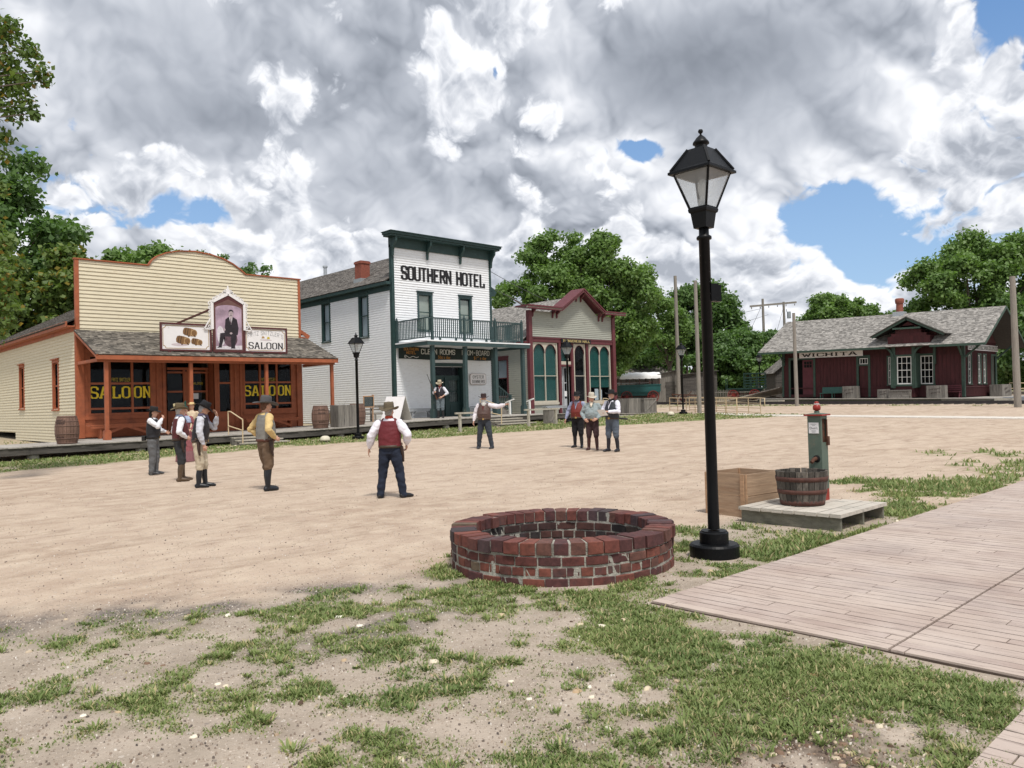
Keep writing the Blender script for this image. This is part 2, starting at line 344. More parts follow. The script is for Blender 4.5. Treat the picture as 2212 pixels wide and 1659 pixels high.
def fields_ground(u, v):
    """grass, soil (grey earth instead of tan street), dark gravel, mulch; each 0..1"""
    X = u*.7254-v*.6884; Y = u*.6884+v*.7254            # right / forward of the viewer
    n1 = fbm(u, v, .55, 1); n2 = fbm(u, v, 1.9, 5); n3 = fbm(u, v, 6.0, 9, 3)
    # edge between the grassy foreground and the street
    line = np.interp(X, [-8, -4.3, -2.4, -.7, .9, 2.2, 3.2, 6], [6.0, 6.4, 6.95, 7.6, 8.3, 9.4, 10.8, 14])
    fore = sstep(line+ (n1-.5)*1.4 - Y, -.35, .55)
    fore = np.where(u > 11, 0, fore)
    # foreground grass patches
    patch = sstep(n2*.6+n1*.25+n3*.35, .60, .70)
    dens = gauss(u, v, 4.15, 2.5, .72, 1.15, .12)*1.0 + gauss(u, v, 4.6, 3.5, .4, .5)*.5 + gauss(u, v, 4.65, 1.65, .4, .45)*.7 + gauss(u, v, 2.2, 2.2, .8, .5)*.2
    tuft = sstep(n1*.45+n2*.75+n3*.50+.40*dens, .72, 1.20)*.95
    ringg = np.exp(-((np.hypot(u-5.95, v-5.5)-1.25)/.28)**2)*sstep(-(v-5.5)-(u-5.95)*.6+.3, -.8, .5)
    lampg = gauss(u, v, 6.6, 4.0, 1.2, .33)+gauss(u, v, 8.3, 4.1, 1.5, .35)+gauss(u, v, 10.6, 4.2, 1.3, .45) + gauss(u, v, 8.05, 5.6, .35, .5)*.7
    fg = fore*np.maximum(tuft, .22*patch) 
    fg = np.maximum(fg, np.clip(dens*1.25, 0, 1)*sstep(n2+.55*n3+.5*dens, .80, 1.25)*fore)
    fg = np.maximum(fg, np.clip(ringg, 0, 1)*sstep(n2+n3*.5, .55, .8))
    fg = np.maximum(fg, np.clip(lampg*1.2, 0, 1)*sstep(n2+n3*.4, .42, .68))
    # lawn to the right behind the brick walk
    edge = np.interp(u, [10.5, 11.5, 13, 16.8, 20.3, 25.5, 40], [4.2, 4.7, 6.0, 8.0, 8.7, 6.4, 5.0])
    rg = sstep(edge+(n1-.5)*2.0-v, -.2, .7)*(u > 10.2)*sstep(n2*.7+n1*.6+n3*.25-.012*np.abs(v-4.2)*10, .56, .76)
    # strip in front of the boardwalk
    lo = np.interp(u, [0, 9, 14, 18, 21.5, 31, 37, 41], [25.3, 26.3, 26.8, 26.0, 25.2, 23.3, 20.8, 20.2])
    sg = sstep(v-lo-(n1-.5)*1.3, -.15, .45)*sstep(30.6-v, 0, .4)*sstep(n2+.3*n3, .34, .6)*(u < 41.5)
    sg = np.maximum(sg, .35*sstep(v, 35, 36))
    # grass beside the tracks in front of the station
    tg = np.exp(-((u-54.2)/1.3)**2)*sstep(n2+n1, .85, 1.15)*(v < 34)
    far = sstep(Y, 78, 88)
    grass = np.clip(np.maximum.reduce([fg, rg, sg, tg*.9, far]), 0, 1)
    grass = np.where((Y < 20) & (u > 5.08) & (v < 3.9), 0, grass); grass = grass*(1-.92*sstep(u, 8.7, 9.0)*sstep(10.75-u, 0, .15)*sstep(v, 3.93, 4.02)*sstep(6.5-v, 0, .3))
    soil = np.clip(fore + gauss(u, v, 8.3, 4.6, 2.2, .9)*.6, 0, 1)
    dg = np.exp(-((line-.15+(n1-.5)*1.2-Y)/.50)**2)*sstep(-X, -1.3, .2)*sstep(n2, .28, .58)*1.0
    dg = np.maximum(dg, gauss(u, v, 3.35, 5.0, .95, .40, .1)*sstep(n2+n3*.4, .45, .72)*1.0)
    mul = gauss(u, v, 3.55, 1.78, .50, .42)*sstep(n3+n2*.5, .50, .80)*1.25 + gauss(u, v, 4.25, 2.0, .22, .16)*.8
    grass = np.maximum(grass, np.where((Y < 20) & ((u < 5.08) | (v > 3.9)) & (v > 1.19), .20*fore*sstep(n2*.7+n3*.5, .42, .75), 0)); return grass, soil, np.clip(dg, 0, 1), np.clip(mul, 0, 1)
angs = np.concatenate([np.arange(-180, -56, 6.0), np.arange(-56, 56, .3), np.arange(56, 180, 6.0)])
radii = [.4]
while radii[-1] < 520: radii.append(radii[-1]*(1.011 if 2.2 < radii[-1] < 70 else 1.09))
radii = np.array(radii)
A, RR = np.meshgrid(np.radians(angs), radii)
gu = RR*np.cos(AZ - A); gv = RR*np.sin(AZ - A)
gzv = gz_np(gu, gv) + (fbm(gu, gv, 1.2, 21, 3)-.5)*.03*np.exp(-RR/25)
nr, na = gu.shape
idx = np.arange(nr*na).reshape(nr, na); nx = np.roll(idx, -1, axis=1)
quads = np.stack([idx[:-1], nx[:-1], nx[1:], idx[1:]], -1).reshape(-1, 4)
verts = np.stack([gu, gv, gzv], -1).reshape(-1, 3)
verts = np.vstack([verts, [[0, 0, 0]]]); cen = len(verts)-1
tris = [(cen, int(nx[0, k]), int(idx[0, k])) for k in range(na)]
gm = bpy.data.meshes.new('ground')
gm.vertices.add(len(verts)); gm.vertices.foreach_set('co', verts.astype(np.float32).ravel())
loops = np.concatenate([quads.ravel(), np.array(tris).ravel()]); gm.loops.add(len(loops)); gm.loops.foreach_set('vertex_index', loops.astype(np.int32))
ls = np.concatenate([np.arange(len(quads))*4, len(quads)*4+np.arange(len(tris))*3])
gm.polygons.add(len(ls)); gm.polygons.foreach_set('loop_start', ls.astype(np.int32))
gm.polygons.foreach_set('use_smooth', np.ones(len(ls), bool)); gm.update(calc_edges=True); gm.validate()
at = gm.color_attributes.new('mask', 'FLOAT_COLOR', 'POINT')
fg_, so_, dg_, mu_ = fields_ground(verts[:, 0], verts[:, 1])
at.data.foreach_set('color', np.stack([fg_, so_, dg_, mu_], -1).astype(np.float32).ravel())
ground = bpy.data.objects.new('ground', gm); COL.objects.link(ground); ground['kind'] = 'structure'
m_, t, b = mat_new('ground_dirt')
att = t.new('ShaderNodeAttribute', attribute_name='mask'); sp = t.new('ShaderNodeSeparateColor'); t.l.new(att.outputs['Color'], sp.inputs[0])
tcn = t.new('ShaderNodeTexCoord'); V_ = tcn.outputs['Object']
big = t.noise(V_, .35, 5); mid = t.noise(V_, 2.2, 6, .6); fine = t.noise(V_, 28, 4, .7)
tan = t.mix(t.map(big, .35, .65), (.385, .29, .22), (.475, .375, .295))
tan = t.mix(t.map(mid, .4, .7), tan, (.55, .45, .35))
# wheel-worn streaks along the street
Vs = t.vmath('MULTIPLY', V_, (.55, 1.7, 1.0)); st = t.noise(Vs, 1.5, 7, .68, .6)
tan = t.mix(t.map(st, .52, .68, 0, .7), tan, (.28, .205, .150))
st3 = t.noise(t.vmath('MULTIPLY', V_, (1.6, 2.8, 1.0)), 3.6, 7, .72, .5); tan = t.mix(t.map(st3, .58, .70, 0, .5), tan, (.27, .20, .15)); tan = t.mix(t.map(st3, .30, .42, .45, 0), tan, (.55, .455, .365))
Vs2 = t.vmath('MULTIPLY', V_, (.22, 1.4, 1.0)); st2 = t.noise(Vs2, 1.1, 5, .6)
tan = t.mix(t.map(st2, .52, .66, 0, .35), tan, (.56, .46, .36))
soilc = t.mix(t.map(mid, .35, .7), (.30, .25, .20), (.46, .39, .32))
base = t.mix(sp.outputs[1], tan, soilc)
def peb(scale, thr, dk, lt, src, amt):
    vo = t.new('ShaderNodeTexVoronoi', feature='F1'); t.l.new(V_, vo.inputs['Vector']); vo.inputs['Scale'].default_value = scale
    sc_ = t.new('ShaderNodeSeparateColor'); t.l.new(vo.outputs['Color'], sc_.inputs[0])
    on = t.math('MULTIPLY', t.math('LESS_THAN', vo.outputs['Distance'], .36), t.math('LESS_THAN', sc_.outputs[0], thr))
    c = t.mix(sc_.outputs[1], dk, lt)
    return t.mix(t.math('MULTIPLY', on, amt), src, c)
base = t.mix(t.math('MULTIPLY', sp.outputs[2], t.map(fine, .3, .6, .5, 1)), base, (.10, .092, .09))
base = peb(60, .35, (.16, .12, .09), (.62, .54, .46), base, .85)
base = peb(27, .10, (.12, .10, .09), (.58, .52, .46), base, .6)
base = peb(95, .5, (.20, .15, .11), (.60, .50, .40), base, .4)
gbase = t.mix(t.map(fine, .3, .7), (.13, .155, .06), (.24, .25, .11))
base = t.mix(t.math('MULTIPLY', t.map(sp.outputs[0], .05, .8), .72), base, gbase)
base = t.mix(sp.outputs['Blue'] if False else att.outputs['Alpha'], base, t.mix(t.map(fine, .35, .65), (.05, .038, .03), (.20, .15, .115)))
t.put(b.inputs['Base Color'], base); b.inputs['Roughness'].default_value = .95; b.inputs['Specular IOR Level'].default_value = .1
bn = t.new('ShaderNodeBump'); bn.inputs['Strength'].default_value = .55; bn.inputs['Distance'].default_value = .03
t.l.new(t.math('ADD', t.noise(V_, 9, 6, .7), t.math('MULTIPLY', fine, .5)), bn.inputs['Height']); t.l.new(bn.outputs[0], b.inputs['Normal'])
gm.materials.append(m_)
# ------------------------------------------------------------------ stamped plank-pattern walk
m_, t, b = mat_new('stamped_concrete'); M['stamp'] = m_
tcn = t.new('ShaderNodeTexCoord'); V_ = tcn.outputs['Object']; geo = t.new('ShaderNodeNewGeometry'); ri = geo.outputs['Random Per Island']
n1_ = t.noise(V_, 1.3, 6, .62); gr = t.noise(t.vmath('MULTIPLY', V_, (9, .9, 1)), 3.0, 6, .65)
c = t.mix(t.map(n1_, .36, .64), (.37, .285, .245), (.48, .40, .355))
c = t.mix(t.map(ri, 0, 1, 0, .5), c, (.55, .46, .39))
c = t.mix(t.map(gr, .54, .68, 0, .85), c, (.20, .15, .13))
n2_ = t.noise(V_, .5, 4); c = t.mix(t.map(n2_, .5, .68, 0, .55), c, (.30, .25, .235))
t.put(b.inputs['Base Color'], c); b.inputs['Roughness'].default_value = .72; b.inputs['Specular IOR Level'].default_value = .3
bn = t.new('ShaderNodeBump'); bn.inputs['Strength'].default_value = .35; bn.inputs['Distance'].default_value = .01
t.l.new(gr, bn.inputs['Height']); t.l.new(bn.outputs[0], b.inputs['Normal'])
M['joint'] = pmat('walk_joint', (.085, .062, .05), .3, 12, .95)
def plank_walk(name, x0, x1, y0, y1, cut, wd=.118):
    mb = MB(); zt = .020
    mb.box(x0, y0, -.12, x1, y1, zt-.012, 1)
    x = x0+.004
    while x < x1-.02:
        xe = min(x+wd*random.uniform(.82, 1.2), x1-.002); y = y1-.003-random.uniform(0, 1.2)
        segs = []; top = y1-.003
        while top > y0+.01:
            bot = max(y, y0+.003)
            segs.append((bot, top)); top = bot-.001 ; y = bot-random.uniform(.9, 2.2)
            if bot <= y0+.003: break
        for b0, b1 in segs:
            for lo, hi in ([(b0, b1)] if not (b0 < cut < b1) else [(b0, cut-.006), (cut+.006, b1)]):
                g = .0048; e = .002*random.random(); xa, xb = x+g, xe-g; n = max(2, int((hi-lo)/.35)); j = lambda: random.uniform(-.0035, .0035)
                la = [(xa+j(), lo+.004+(hi-lo-.008)*k/n) for k in range(n+1)]; ra = [(xb+j(), p[1]) for p in la]
                ring = la+ra[::-1]; N = len(ring)
                mb.add([(px_, py_, zt+e) for px_, py_ in ring]+[(px_, py_, zt-.013) for px_, py_ in ring], [tuple(range(N))[::-1]]+[(i, (i+1) % N, N+(i+1) % N, N+i) for i in range(N)], 0)
        x = xe
    o = mb.build(name, [M['stamp'], M['joint']]); o['kind'] = 'structure'; return o
plank_walk('brick_path', 5.12, 34.0, -9.0, 3.86, 2.02)
plank_walk('brick_path', -2.0, 5.10, -6.0, 1.17, -3.0)
# pale concrete walk crossing the far street from the ramp to the right
mb = MB(); n = 40
L0, L1 = (38.95, 23.1), (38.4, 3.0); R0, R1 = (40.35, 22.9), (40.0, 3.0)
for i in range(n):
    a, b2 = i/n, (i+1)/n-.002
    q = []
    for s_ in (a, b2):
        for P_, Q_ in ((L0, L1), (R0, R1)):
            uu = P_[0]+(Q_[0]-P_[0])*s_; vv = P_[1]+(Q_[1]-P_[1])*s_
            q += [(uu, vv, gz(uu, vv)-.1), (uu, vv, gz(uu, vv)+.035)]
    mb.hexa([q[0], q[1], q[2], q[3], q[4], q[5], q[6], q[7]])
o = mb.build('path', M['walk']); o['kind'] = 'structure'
# ------------------------------------------------------------------ siding, shingles, windows, lettering
def intervals(spans, holes):
    out = list(spans)
    for h0, h1 in holes:
        nxt = []
        for a, b_ in out:
            if h1 <= a or h0 >= b_: nxt.append((a, b_)); continue
            if h0 > a: nxt.append((a, h0))
            if h1 < b_: nxt.append((h1, b_))
        out = nxt
    return out
def siding(mb, P, span, z0, z1, course, holes=(), proud=.022, fine=False, mi=0):
    """lap siding: span(z)->list of (a0,a1); holes = (a0,a1,z0,z1)"""
    z = z0
    while z < z1-1e-4:
        zt = min(z+course, z1); cuts = {z, zt}
        for h in holes:
            for q in (h[2], h[3]):
                if z < q < zt: cuts.add(q)
        if fine and len(span(z)) and (span(z) != span(zt)):
            for k in range(1, 4): cuts.add(z+(zt-z)*k/4)
        cuts = sorted(cuts)
        for ca, cb in zip(cuts[:-1], cuts[1:]):
            zm = (ca+cb)/2; oa = proud*(1-(ca-z)/course)+.003; ob = proud*(1-(cb-z)/course)+.003
            for a0, a1 in intervals(span(zm), [(h[0], h[1]) for h in holes if h[2] < zm < h[3]]):
                if a1-a0 < .01: continue
                mb.add([P(a0, oa, ca), P(a1, oa, ca), P(a1, ob, cb), P(a0, ob, cb)], [(0, 1, 2, 3)], mi)
                mb.add([P(a0, oa, ca), P(a1, oa, ca), P(a1, -.03, ca), P(a0, -.03, ca)], [(3, 2, 1, 0)], mi)
        z = zt
def flat_wall(mb, P, span, z0, z1, holes=(), d=-.03, step=None, mi=0):
    cuts = {z0, z1}
    for h in holes:
        for q in (h[2], h[3]):
            if z0 < q < z1: cuts.add(q)
    if step:
        k = z0
        while k < z1: cuts.add(round(k, 4)); k += step
    cuts = sorted(cuts)
    for ca, cb in zip(cuts[:-1], cuts[1:]):
        zm = (ca+cb)/2
        for a0, a1 in intervals(span(zm), [(h[0], h[1]) for h in holes if h[2] < zm < h[3]]):
            mb.add([P(a0, d, ca), P(a1, d, ca), P(a1, d, cb), P(a0, d, cb)], [(0, 1, 2, 3)], mi)
def shingles(mb, O, A_, B_, La, Lb, exp_=.15, wd=.14, base_mi=1, clip=None, thick=.05, ragged=.35):
    O, A_, B_ = Vector(O), Vector(A_).normalized(), Vector(B_).normalized(); N = A_.cross(B_).normalized()
    if N.z < 0: N = -N
    if clip is None:
        q = [O+A_*a+B_*b_+N*n_ for a in (0, La) for b_ in (0, Lb) for n_ in (-thick, 0)]; mb.hexa(q, base_mi)
    rows = int(Lb/exp_)+1
    for r in range(rows):
        b0 = r*exp_; b1 = min(b0+exp_*1.25, Lb); 
        if b0 >= Lb-.01: break
        a = -random.random()*wd
        while a < La:
            wv_ = wd*random.uniform(.6, 1.5); a0, a1 = max(a, 0), min(a+wv_-.006, La); a += wv_
            if a1-a0 < .015: continue
            if clip and not clip((a0+a1)/2, b0+exp_/2): continue
            dz0 = .020+.012*random.random(); bb = b0-random.random()*exp_*ragged*.5
            if r == 0: bb = b0-.02
            tilt = random.uniform(-.004, .004)
            v = [O+A_*a0+B_*bb+N*(dz0+tilt), O+A_*a1+B_*bb+N*(dz0-tilt), O+A_*a1+B_*b1+N*.003, O+A_*a0+B_*b1+N*.003, O+A_*a0+B_*bb+N*.0, O+A_*a1+B_*bb+N*.0]
            mb.add(v, [(0, 1, 2, 3), (4, 5, 1, 0), (4, 0, 3), (5, 2, 1)], 0)
def window(root, o, P, a0, a1, z0, z1, cols=1, rows=(), casing=.1, cmat=None, smat=None, cur=None, curz=(0, 1), depth=.09, sash_w=.045, name='window', hood=False, mull=.022, meeting=None, dark_depth=.5, proud=.045, rail_d=.02):
    """opening (a0..a1, z0..z1): casing part > sash, pane, blind sub-parts"""
    f = MB(o); c = casing
    if c > 0:
        f.pbox(P, a0-c, a0, -.04, proud, z0-.02, z1); f.pbox(P, a1, a1+c, -.04, proud, z0-.02, z1)
        f.pbox(P, a0-c, a1+c, -.04, proud+.003, z1, z1+c*1.15); f.pbox(P, a0-c-.03, a1+c+.03, -.04, proud+.04, z0-.08, z0-.021)
        if hood: f.pbox(P, a0-c-.05, a1+c+.05, -.04, proud+.07, z1+c*1.15+.001, z1+c*1.15+.05)
    # added near-black box behind: its colour stands in for the unlit room's shade
    e = .004
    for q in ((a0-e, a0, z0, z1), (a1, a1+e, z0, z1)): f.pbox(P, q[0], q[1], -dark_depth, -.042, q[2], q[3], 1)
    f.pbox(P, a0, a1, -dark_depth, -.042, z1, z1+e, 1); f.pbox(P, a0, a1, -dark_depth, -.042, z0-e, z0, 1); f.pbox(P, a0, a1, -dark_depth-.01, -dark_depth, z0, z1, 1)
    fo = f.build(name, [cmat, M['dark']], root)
    s_ = MB(o); w_ = sash_w; d0, d1 = -depth+.03, -depth+.06
    s_.pbox(P, a0, a0+w_, d0, d1, z0, z1); s_.pbox(P, a1-w_, a1, d0, d1, z0, z1)
    s_.pbox(P, a0+w_, a1-w_, d0, d1, z0, z0+w_*1.2); s_.pbox(P, a0+w_, a1-w_, d0, d1, z1-w_, z1)
    zs = [z0+w_*1.2, z1-w_]
    if meeting is not None: s_.pbox(P, a0+w_, a1-w_, d0, d1+.006, meeting-.025, meeting+.025)
    for k in range(1, cols):
        x = a0+(a1-a0)*k/cols; s_.pbox(P, x-mull/2, x+mull/2, d0+.004, d1-.004, zs[0], zs[1])
    for r_ in rows: s_.pbox(P, a0+w_, a1-w_, d0+.006, d1-.006, r_-mull/2, r_+mull/2)
    s_.build('sash', smat or cmat, fo)
    g = MB(o); g.pbox(P, a0+.01, a1-.01, -depth+.036, -depth+.040, z0+.01, z1-.01); g.build('pane', M['glass'], fo)
    if cur:
        k = MB(o); n = max(6, int((a1-a0)/.045)); zc0 = z0+(z1-z0)*curz[0]; zc1 = z0+(z1-z0)*curz[1]
        amp = .018 if cur == 'curtain' else .0006
        pts = [(a0+.02+(a1-a0-.04)*i/n, -depth-.05+amp*math.sin(i*1.9)+amp*.5*math.sin(i*.7)) for i in range(n+1)]
        for p, q in zip(pts[:-1], pts[1:]): k.add([P(p[0], p[1], zc0), P(q[0], q[1], zc0), P(q[0], q[1], zc1), P(p[0], p[1], zc1)], [(0, 1, 2, 3)])
        k.build('curtain' if cur == 'curtain' else 'blind', M[cur], fo)
    return fo
# stroke alphabet on a 4x6 grid for block and slab lettering
GL = {
 'S': ([[(4, 4.7), (4, 5.2), (3.2, 6), (.8, 6), (0, 5.2), (0, 4), (.8, 3.2), (3.2, 2.8), (4, 2), (4, .8), (3.2, 0), (.8, 0), (0, .8), (0, 1.3)]], []),
 'A': ([[(0, 0), (1.7, 6), (2.3, 6), (4, 0)], [(.7, 2), (3.3, 2)]], [(0, 0), (4, 0)]),
 'L': ([[(.6, 6), (.6, 0), (4, 0), (4, 1.4)]], [(.6, 6), (.6, 0)]),
 'O': ([[(.9, 0), (0, .9), (0, 5.1), (.9, 6), (3.1, 6), (4, 5.1), (4, .9), (3.1, 0), (.9, 0)]], []),
 'N': ([[(.2, 0), (.2, 6)], [(.2, 6), (3.8, 0)], [(3.8, 0), (3.8, 6)]], [(.2, 0), (.2, 6), (3.8, 6)]),
 'U': ([[(0, 6), (0, .9), (.9, 0), (3.1, 0), (4, .9), (4, 6)]], [(0, 6), (4, 6)]),
 'T': ([[(0, 6), (4, 6)], [(2, 6), (2, 0)]], [(2, 0)]),
 'H': ([[(.2, 0), (.2, 6)], [(3.8, 0), (3.8, 6)], [(.2, 3), (3.8, 3)]], [(.2, 0), (.2, 6), (3.8, 0), (3.8, 6)]),
 'E': ([[(4, 0), (.4, 0), (.4, 6), (4, 6)], [(.4, 3.1), (3.1, 3.1)]], [(.4, 0), (.4, 6)]),
 'R': ([[(.3, 0), (.3, 6), (3.2, 6), (4, 5.3), (4, 3.8), (3.2, 3), (.3, 3)], [(2.2, 3), (4, 0)]], [(.3, 0), (4, 0), (.3, 6)]),
 'W': ([[(-.4, 6), (.9, 0), (2, 4.6), (3.1, 0), (4.4, 6)]], [(-.4, 6), (4.4, 6)]),
 'I': ([[(2, 0), (2, 6)]], [(2, 0), (2, 6)]),
 'C': ([[(4, 4.3), (4, 5.1), (3.1, 6), (.9, 6), (0, 5.1), (0, .9), (.9, 0), (3.1, 0), (4, .9), (4, 1.6)]], []),
 'Y': ([[(0, 6), (2, 3), (4, 6)], [(2, 3), (2, 0)]], [(0, 6), (4, 6), (2, 0)]),
 'D': ([[(.4, 0), (.4, 6), (3, 6), (4, 5), (4, 1), (3, 0), (.4, 0)]], [(.4, 0), (.4, 6)]),
 'B': ([[(.4, 0), (.4, 6), (3.1, 6), (3.8, 5.3), (3.8, 3.8), (3.1, 3.1), (4, 2.3), (4, .8), (3.2, 0), (.4, 0)], [(.4, 3.1), (3.1, 3.1)]], []),
 'M': ([[(0, 0), (0, 6), (2, 2.6), (4, 6), (4, 0)]], [(0, 0), (4, 0)]),
 'V': ([[(0, 6), (2, 0), (4, 6)]], [(0, 6), (4, 6)]),
 'F': ([[(.4, 0), (.4, 6), (4, 6)], [(.4, 3.1), (3.1, 3.1)]], [(.4, 0)]),
 'Z': ([[(0, 6), (4, 6), (0, 0), (4, 0)]], []),
 'P': ([[(.4, 0), (.4, 6), (3.2, 6), (4, 5.3), (4, 3.6), (3.2, 2.9), (.4, 2.9)]], [(.4, 0)]),
 '-': ([[(.5, 3), (3.5, 3)]], []), '&': ([[(4, 0), (1, 4.6), (1.4, 6), (2.6, 6), (2.9, 4.8), (0, 2), (.6, 0), (2.4, 0), (4, 2.4)]], []),
 "'": ([[(2, 6.2), (2, 4.9)]], []), 'K': ([[(.4, 0), (.4, 6)], [(4, 6), (.4, 2.6)], [(1.6, 3.6), (4, 0)]], []), 'G': ([[(4, 4.6), (3.1, 6), (.9, 6), (0, 5.1), (0, .9), (.9, 0), (4, 0), (4, 2.8), (2.4, 2.8)]], []), ' ': ([], []),
}
def lettering(mb, P, text, a0, a1, z0, h, d=.004, thick=.9, thin=None, serif=0.0, gap=1.5, arc=None, mi=0, tilt=0.0):
    """text stroked between a0 and a1 with height h; thick = stroke in grid units (vertical), thin horizontal"""
    thin = thin or thick; n = len(text); adv = [(2.2 if c in "I'" else 2.6 if c == ' ' else 4.0) for c in text]
    tot = sum(adv)+gap*(n-1); sx = (a1-a0)/(tot+thick); sz = (h)/(6+thin*.0+1e-9)
    x = thick/2; cnt = 0
    for c, wd in zip(text, adv):
        off = x-(0.9 if c in "I'" else 0); strokes, ser = GL[c]
        def T(p, dd):
            aa = a0+(off+p[0])*sx; zz = z0+p[1]*sz
            if arc: zz += arc*(1-((aa-(a0+a1)/2)/((a1-a0)/2))**2)
            zz += tilt*(aa-a0)
            return P(aa, dd, zz)
        def seg(p, q, ext=.0):
            nonlocal cnt
            cnt += 1; dx, dy = q[0]-p[0], q[1]-p[1]; L = math.hypot(dx, dy)
            if L < 1e-5: return
            # weight: verticals thick, horizontals thin (measured in world aspect)
            ver = abs(dy)/L; t_ = (thick*ver+thin*(1-ver))/2
            ux, uy = dx/L, dy/L; nx_, ny_ = -uy*t_, ux*t_; e = ext if ext else t_*.55
            y0_, y1_ = max(-0.0, 0), 6
            pp = [(p[0]-ux*e+nx_, p[1]-uy*e+ny_), (q[0]+ux*e+nx_, q[1]+uy*e+ny_), (q[0]+ux*e-nx_, q[1]+uy*e-ny_), (p[0]-ux*e-nx_, p[1]-uy*e-ny_)]
            dd = d+.0004*(cnt % 7)
            mb.add([T((u_, min(max(v_, -.25), 6.25)), dd) for u_, v_ in pp], [(0, 1, 2, 3)], mi)
        for st_ in strokes:
            for p, q in zip(st_[:-1], st_[1:]): seg(p, q)
        if serif:
            for p in ser: 
                yy = p[1]+(thin*.3 if p[1] < 3 else -thin*.3)
                seg((p[0]-serif, yy), (p[0]+serif, yy), .01)
        x += wd+gap
def font_text(name, body, P, a, z, size, mat, parent, o, d=.005, align='CENTER', sx=1.0, shear=0.0, rot=0.0):
    cu = bpy.data.curves.new(name, 'FONT'); cu.body = body; cu.size = size; cu.align_x = align; cu.shear = shear; cu.resolution_u = 2
    ob = bpy.data.objects.new(name, cu); me = ob.to_mesh()
    vs = [(v.co.x*sx, v.co.y) for v in me.vertices]; fs = [tuple(p.vertices) for p in me.polygons]
    cr, sr = math.cos(rot), math.sin(rot)
    V3 = [tuple(Vector(P(a+x*cr-y*sr, d, z+x*sr+y*cr))-Vector(o)) for x, y in vs]; ob.to_mesh_clear()
    bpy.data.objects.remove(ob); bpy.data.curves.remove(cu)
    return meshobj(name, V3, fs, mat, parent)
def strip_poly(mb, P, pts, wd, d0, d1, mi=0):
    """a strip of given width following an outline of (a,z) points"""
    for p, q in zip(pts[:-1], pts[1:]):
        mb.beam(P(p[0], (d0+d1)/2, p[1]), P(q[0], (d0+d1)/2, q[1]), abs(d1-d0), wd)

# ================================================================== SALOON
O = (9.14, 35.2, 0.24)
sal = thing('saloon_building', 'cream clapboard saloon with arched false front and orange trimmed porch', 'saloon', O)
F = PU(35.2); SL, SRt, SB, ST = 9.14, 19.12, .66, 7.9
arc_pts = [(12.0, 7.9), (12.12, 8.12), (12.35, 8.33), (12.75, 8.52), (13.3, 8.66), (14.0, 8.72), (14.7, 8.66), (15.3, 8.52), (15.75, 8.33), (16.1, 8.1), (16.35, 7.9)]
def sal_span(z):
    if z <= 7.9: return [(SL, SRt)]
    l = np.interp(z, [7.9, 8.12, 8.33, 8.52, 8.66, 8.72], [12.0, 12.12, 12.35, 12.75, 13.3, 13.9]); r_ = np.interp(z, [7.9, 8.1, 8.33, 8.52, 8.66, 8.72], [16.35, 16.1, 15.75, 15.3, 14.7, 14.1])
    return [(float(l), float(r_))]
mb = MB(O)
siding(mb, F, sal_span, 4.95, 8.72, .157, fine=True, proud=.034)
flat_wall(mb, F, sal_span, 4.9, 8.70, step=.05, d=-.05); flat_wall(mb, F, sal_span, 4.9, 8.70, step=.05, d=-.12)
mb.build('facade', M['cream'], sal)
mb = MB(O)
outline = [(SL-.06, 7.93), (12.0, 7.93)]+[(a, z+.03) for a, z in arc_pts]+[(SRt+.06, 7.93)]
strip_poly(mb, F, outline, .05, -.14, .08)
mb.pbox(F, SL-.02, SL+.12, -.12, .055, 5.05, 7.90); mb.pbox(F, SRt-.10, SRt+.02, -.12, .055, 5.05, 7.90)
mb.build('facade_trim', M['orange'], sal)
# side wall
SV = PV(9.14); sw_holes = [(37.9, 38.7, 1.85, 3.85), (44.1, 44.9, 1.95, 3.95)]
mb = MB(O); siding(mb, SV, lambda z: [(35.26, 58)] if z > .75 else [(35.26, 46)], .40, 5.25, .135, sw_holes, proud=.024)
flat_wall(mb, SV, lambda z: [(35.2, 58)], .75, 5.4, sw_holes, d=-.05)
mb.box(9.2, 57.9, .3, 19.1, 58, 5.4); mb.box(19.0, 35.4, .3, 19.1, 58, 5.3); mb.build('side_wall', M['cream'], sal)
for i, (a, b_, c_, d_) in enumerate(sw_holes):
    window(sal, O, SV, a, b_, c_, d_, 1, (), .11, M['orange'], M['orange'], 'curtain', (.45, .98), meeting=(c_+d_)/2, hood=True)
mb = MB(O); mb.pbox(SV, 35.2, 35.34, -.05, .035, .45, 5.2)
mb.pbox(SV, 35.2, 58.2, .02, .34, 5.14, 5.19); mb.pbox(SV, 35.2, 58.2, .32, .36, 5.14, 5.36)
mb.pbox(SV, 35.3, 58, .026, .05, 4.98, 5.139); mb.box(19.1, 35.25, 5.02, 19.62, 35.5, 5.09); mb.beam((19.1, 35.3, 5.42), (19.66, 35.3, 5.10), .06, .17)
mb.build('eave_board', M['orange'], sal)
mb = MB(O); up = Vector((14.1-8.74, 0, 8.12-5.28)); shingles(mb, (8.74, 35.35, 5.30), (0, 1, 0), up, 22.8, up.length, .14, .15)
up2 = Vector((14.1-19.5, 0, 7.55-5.28)); q = [(19.5, 35.35, 5.22), (19.5, 35.35, 5.28), (19.5, 58, 5.22), (19.5, 58, 5.28), (14.1, 35.35, 8.06), (14.1, 35.35, 8.12), (14.1, 58, 8.06), (14.1, 58, 8.12)]
mb.hexa(q, 1); mb.build('roof', [M['shingle'], M['shingle_base']], sal)
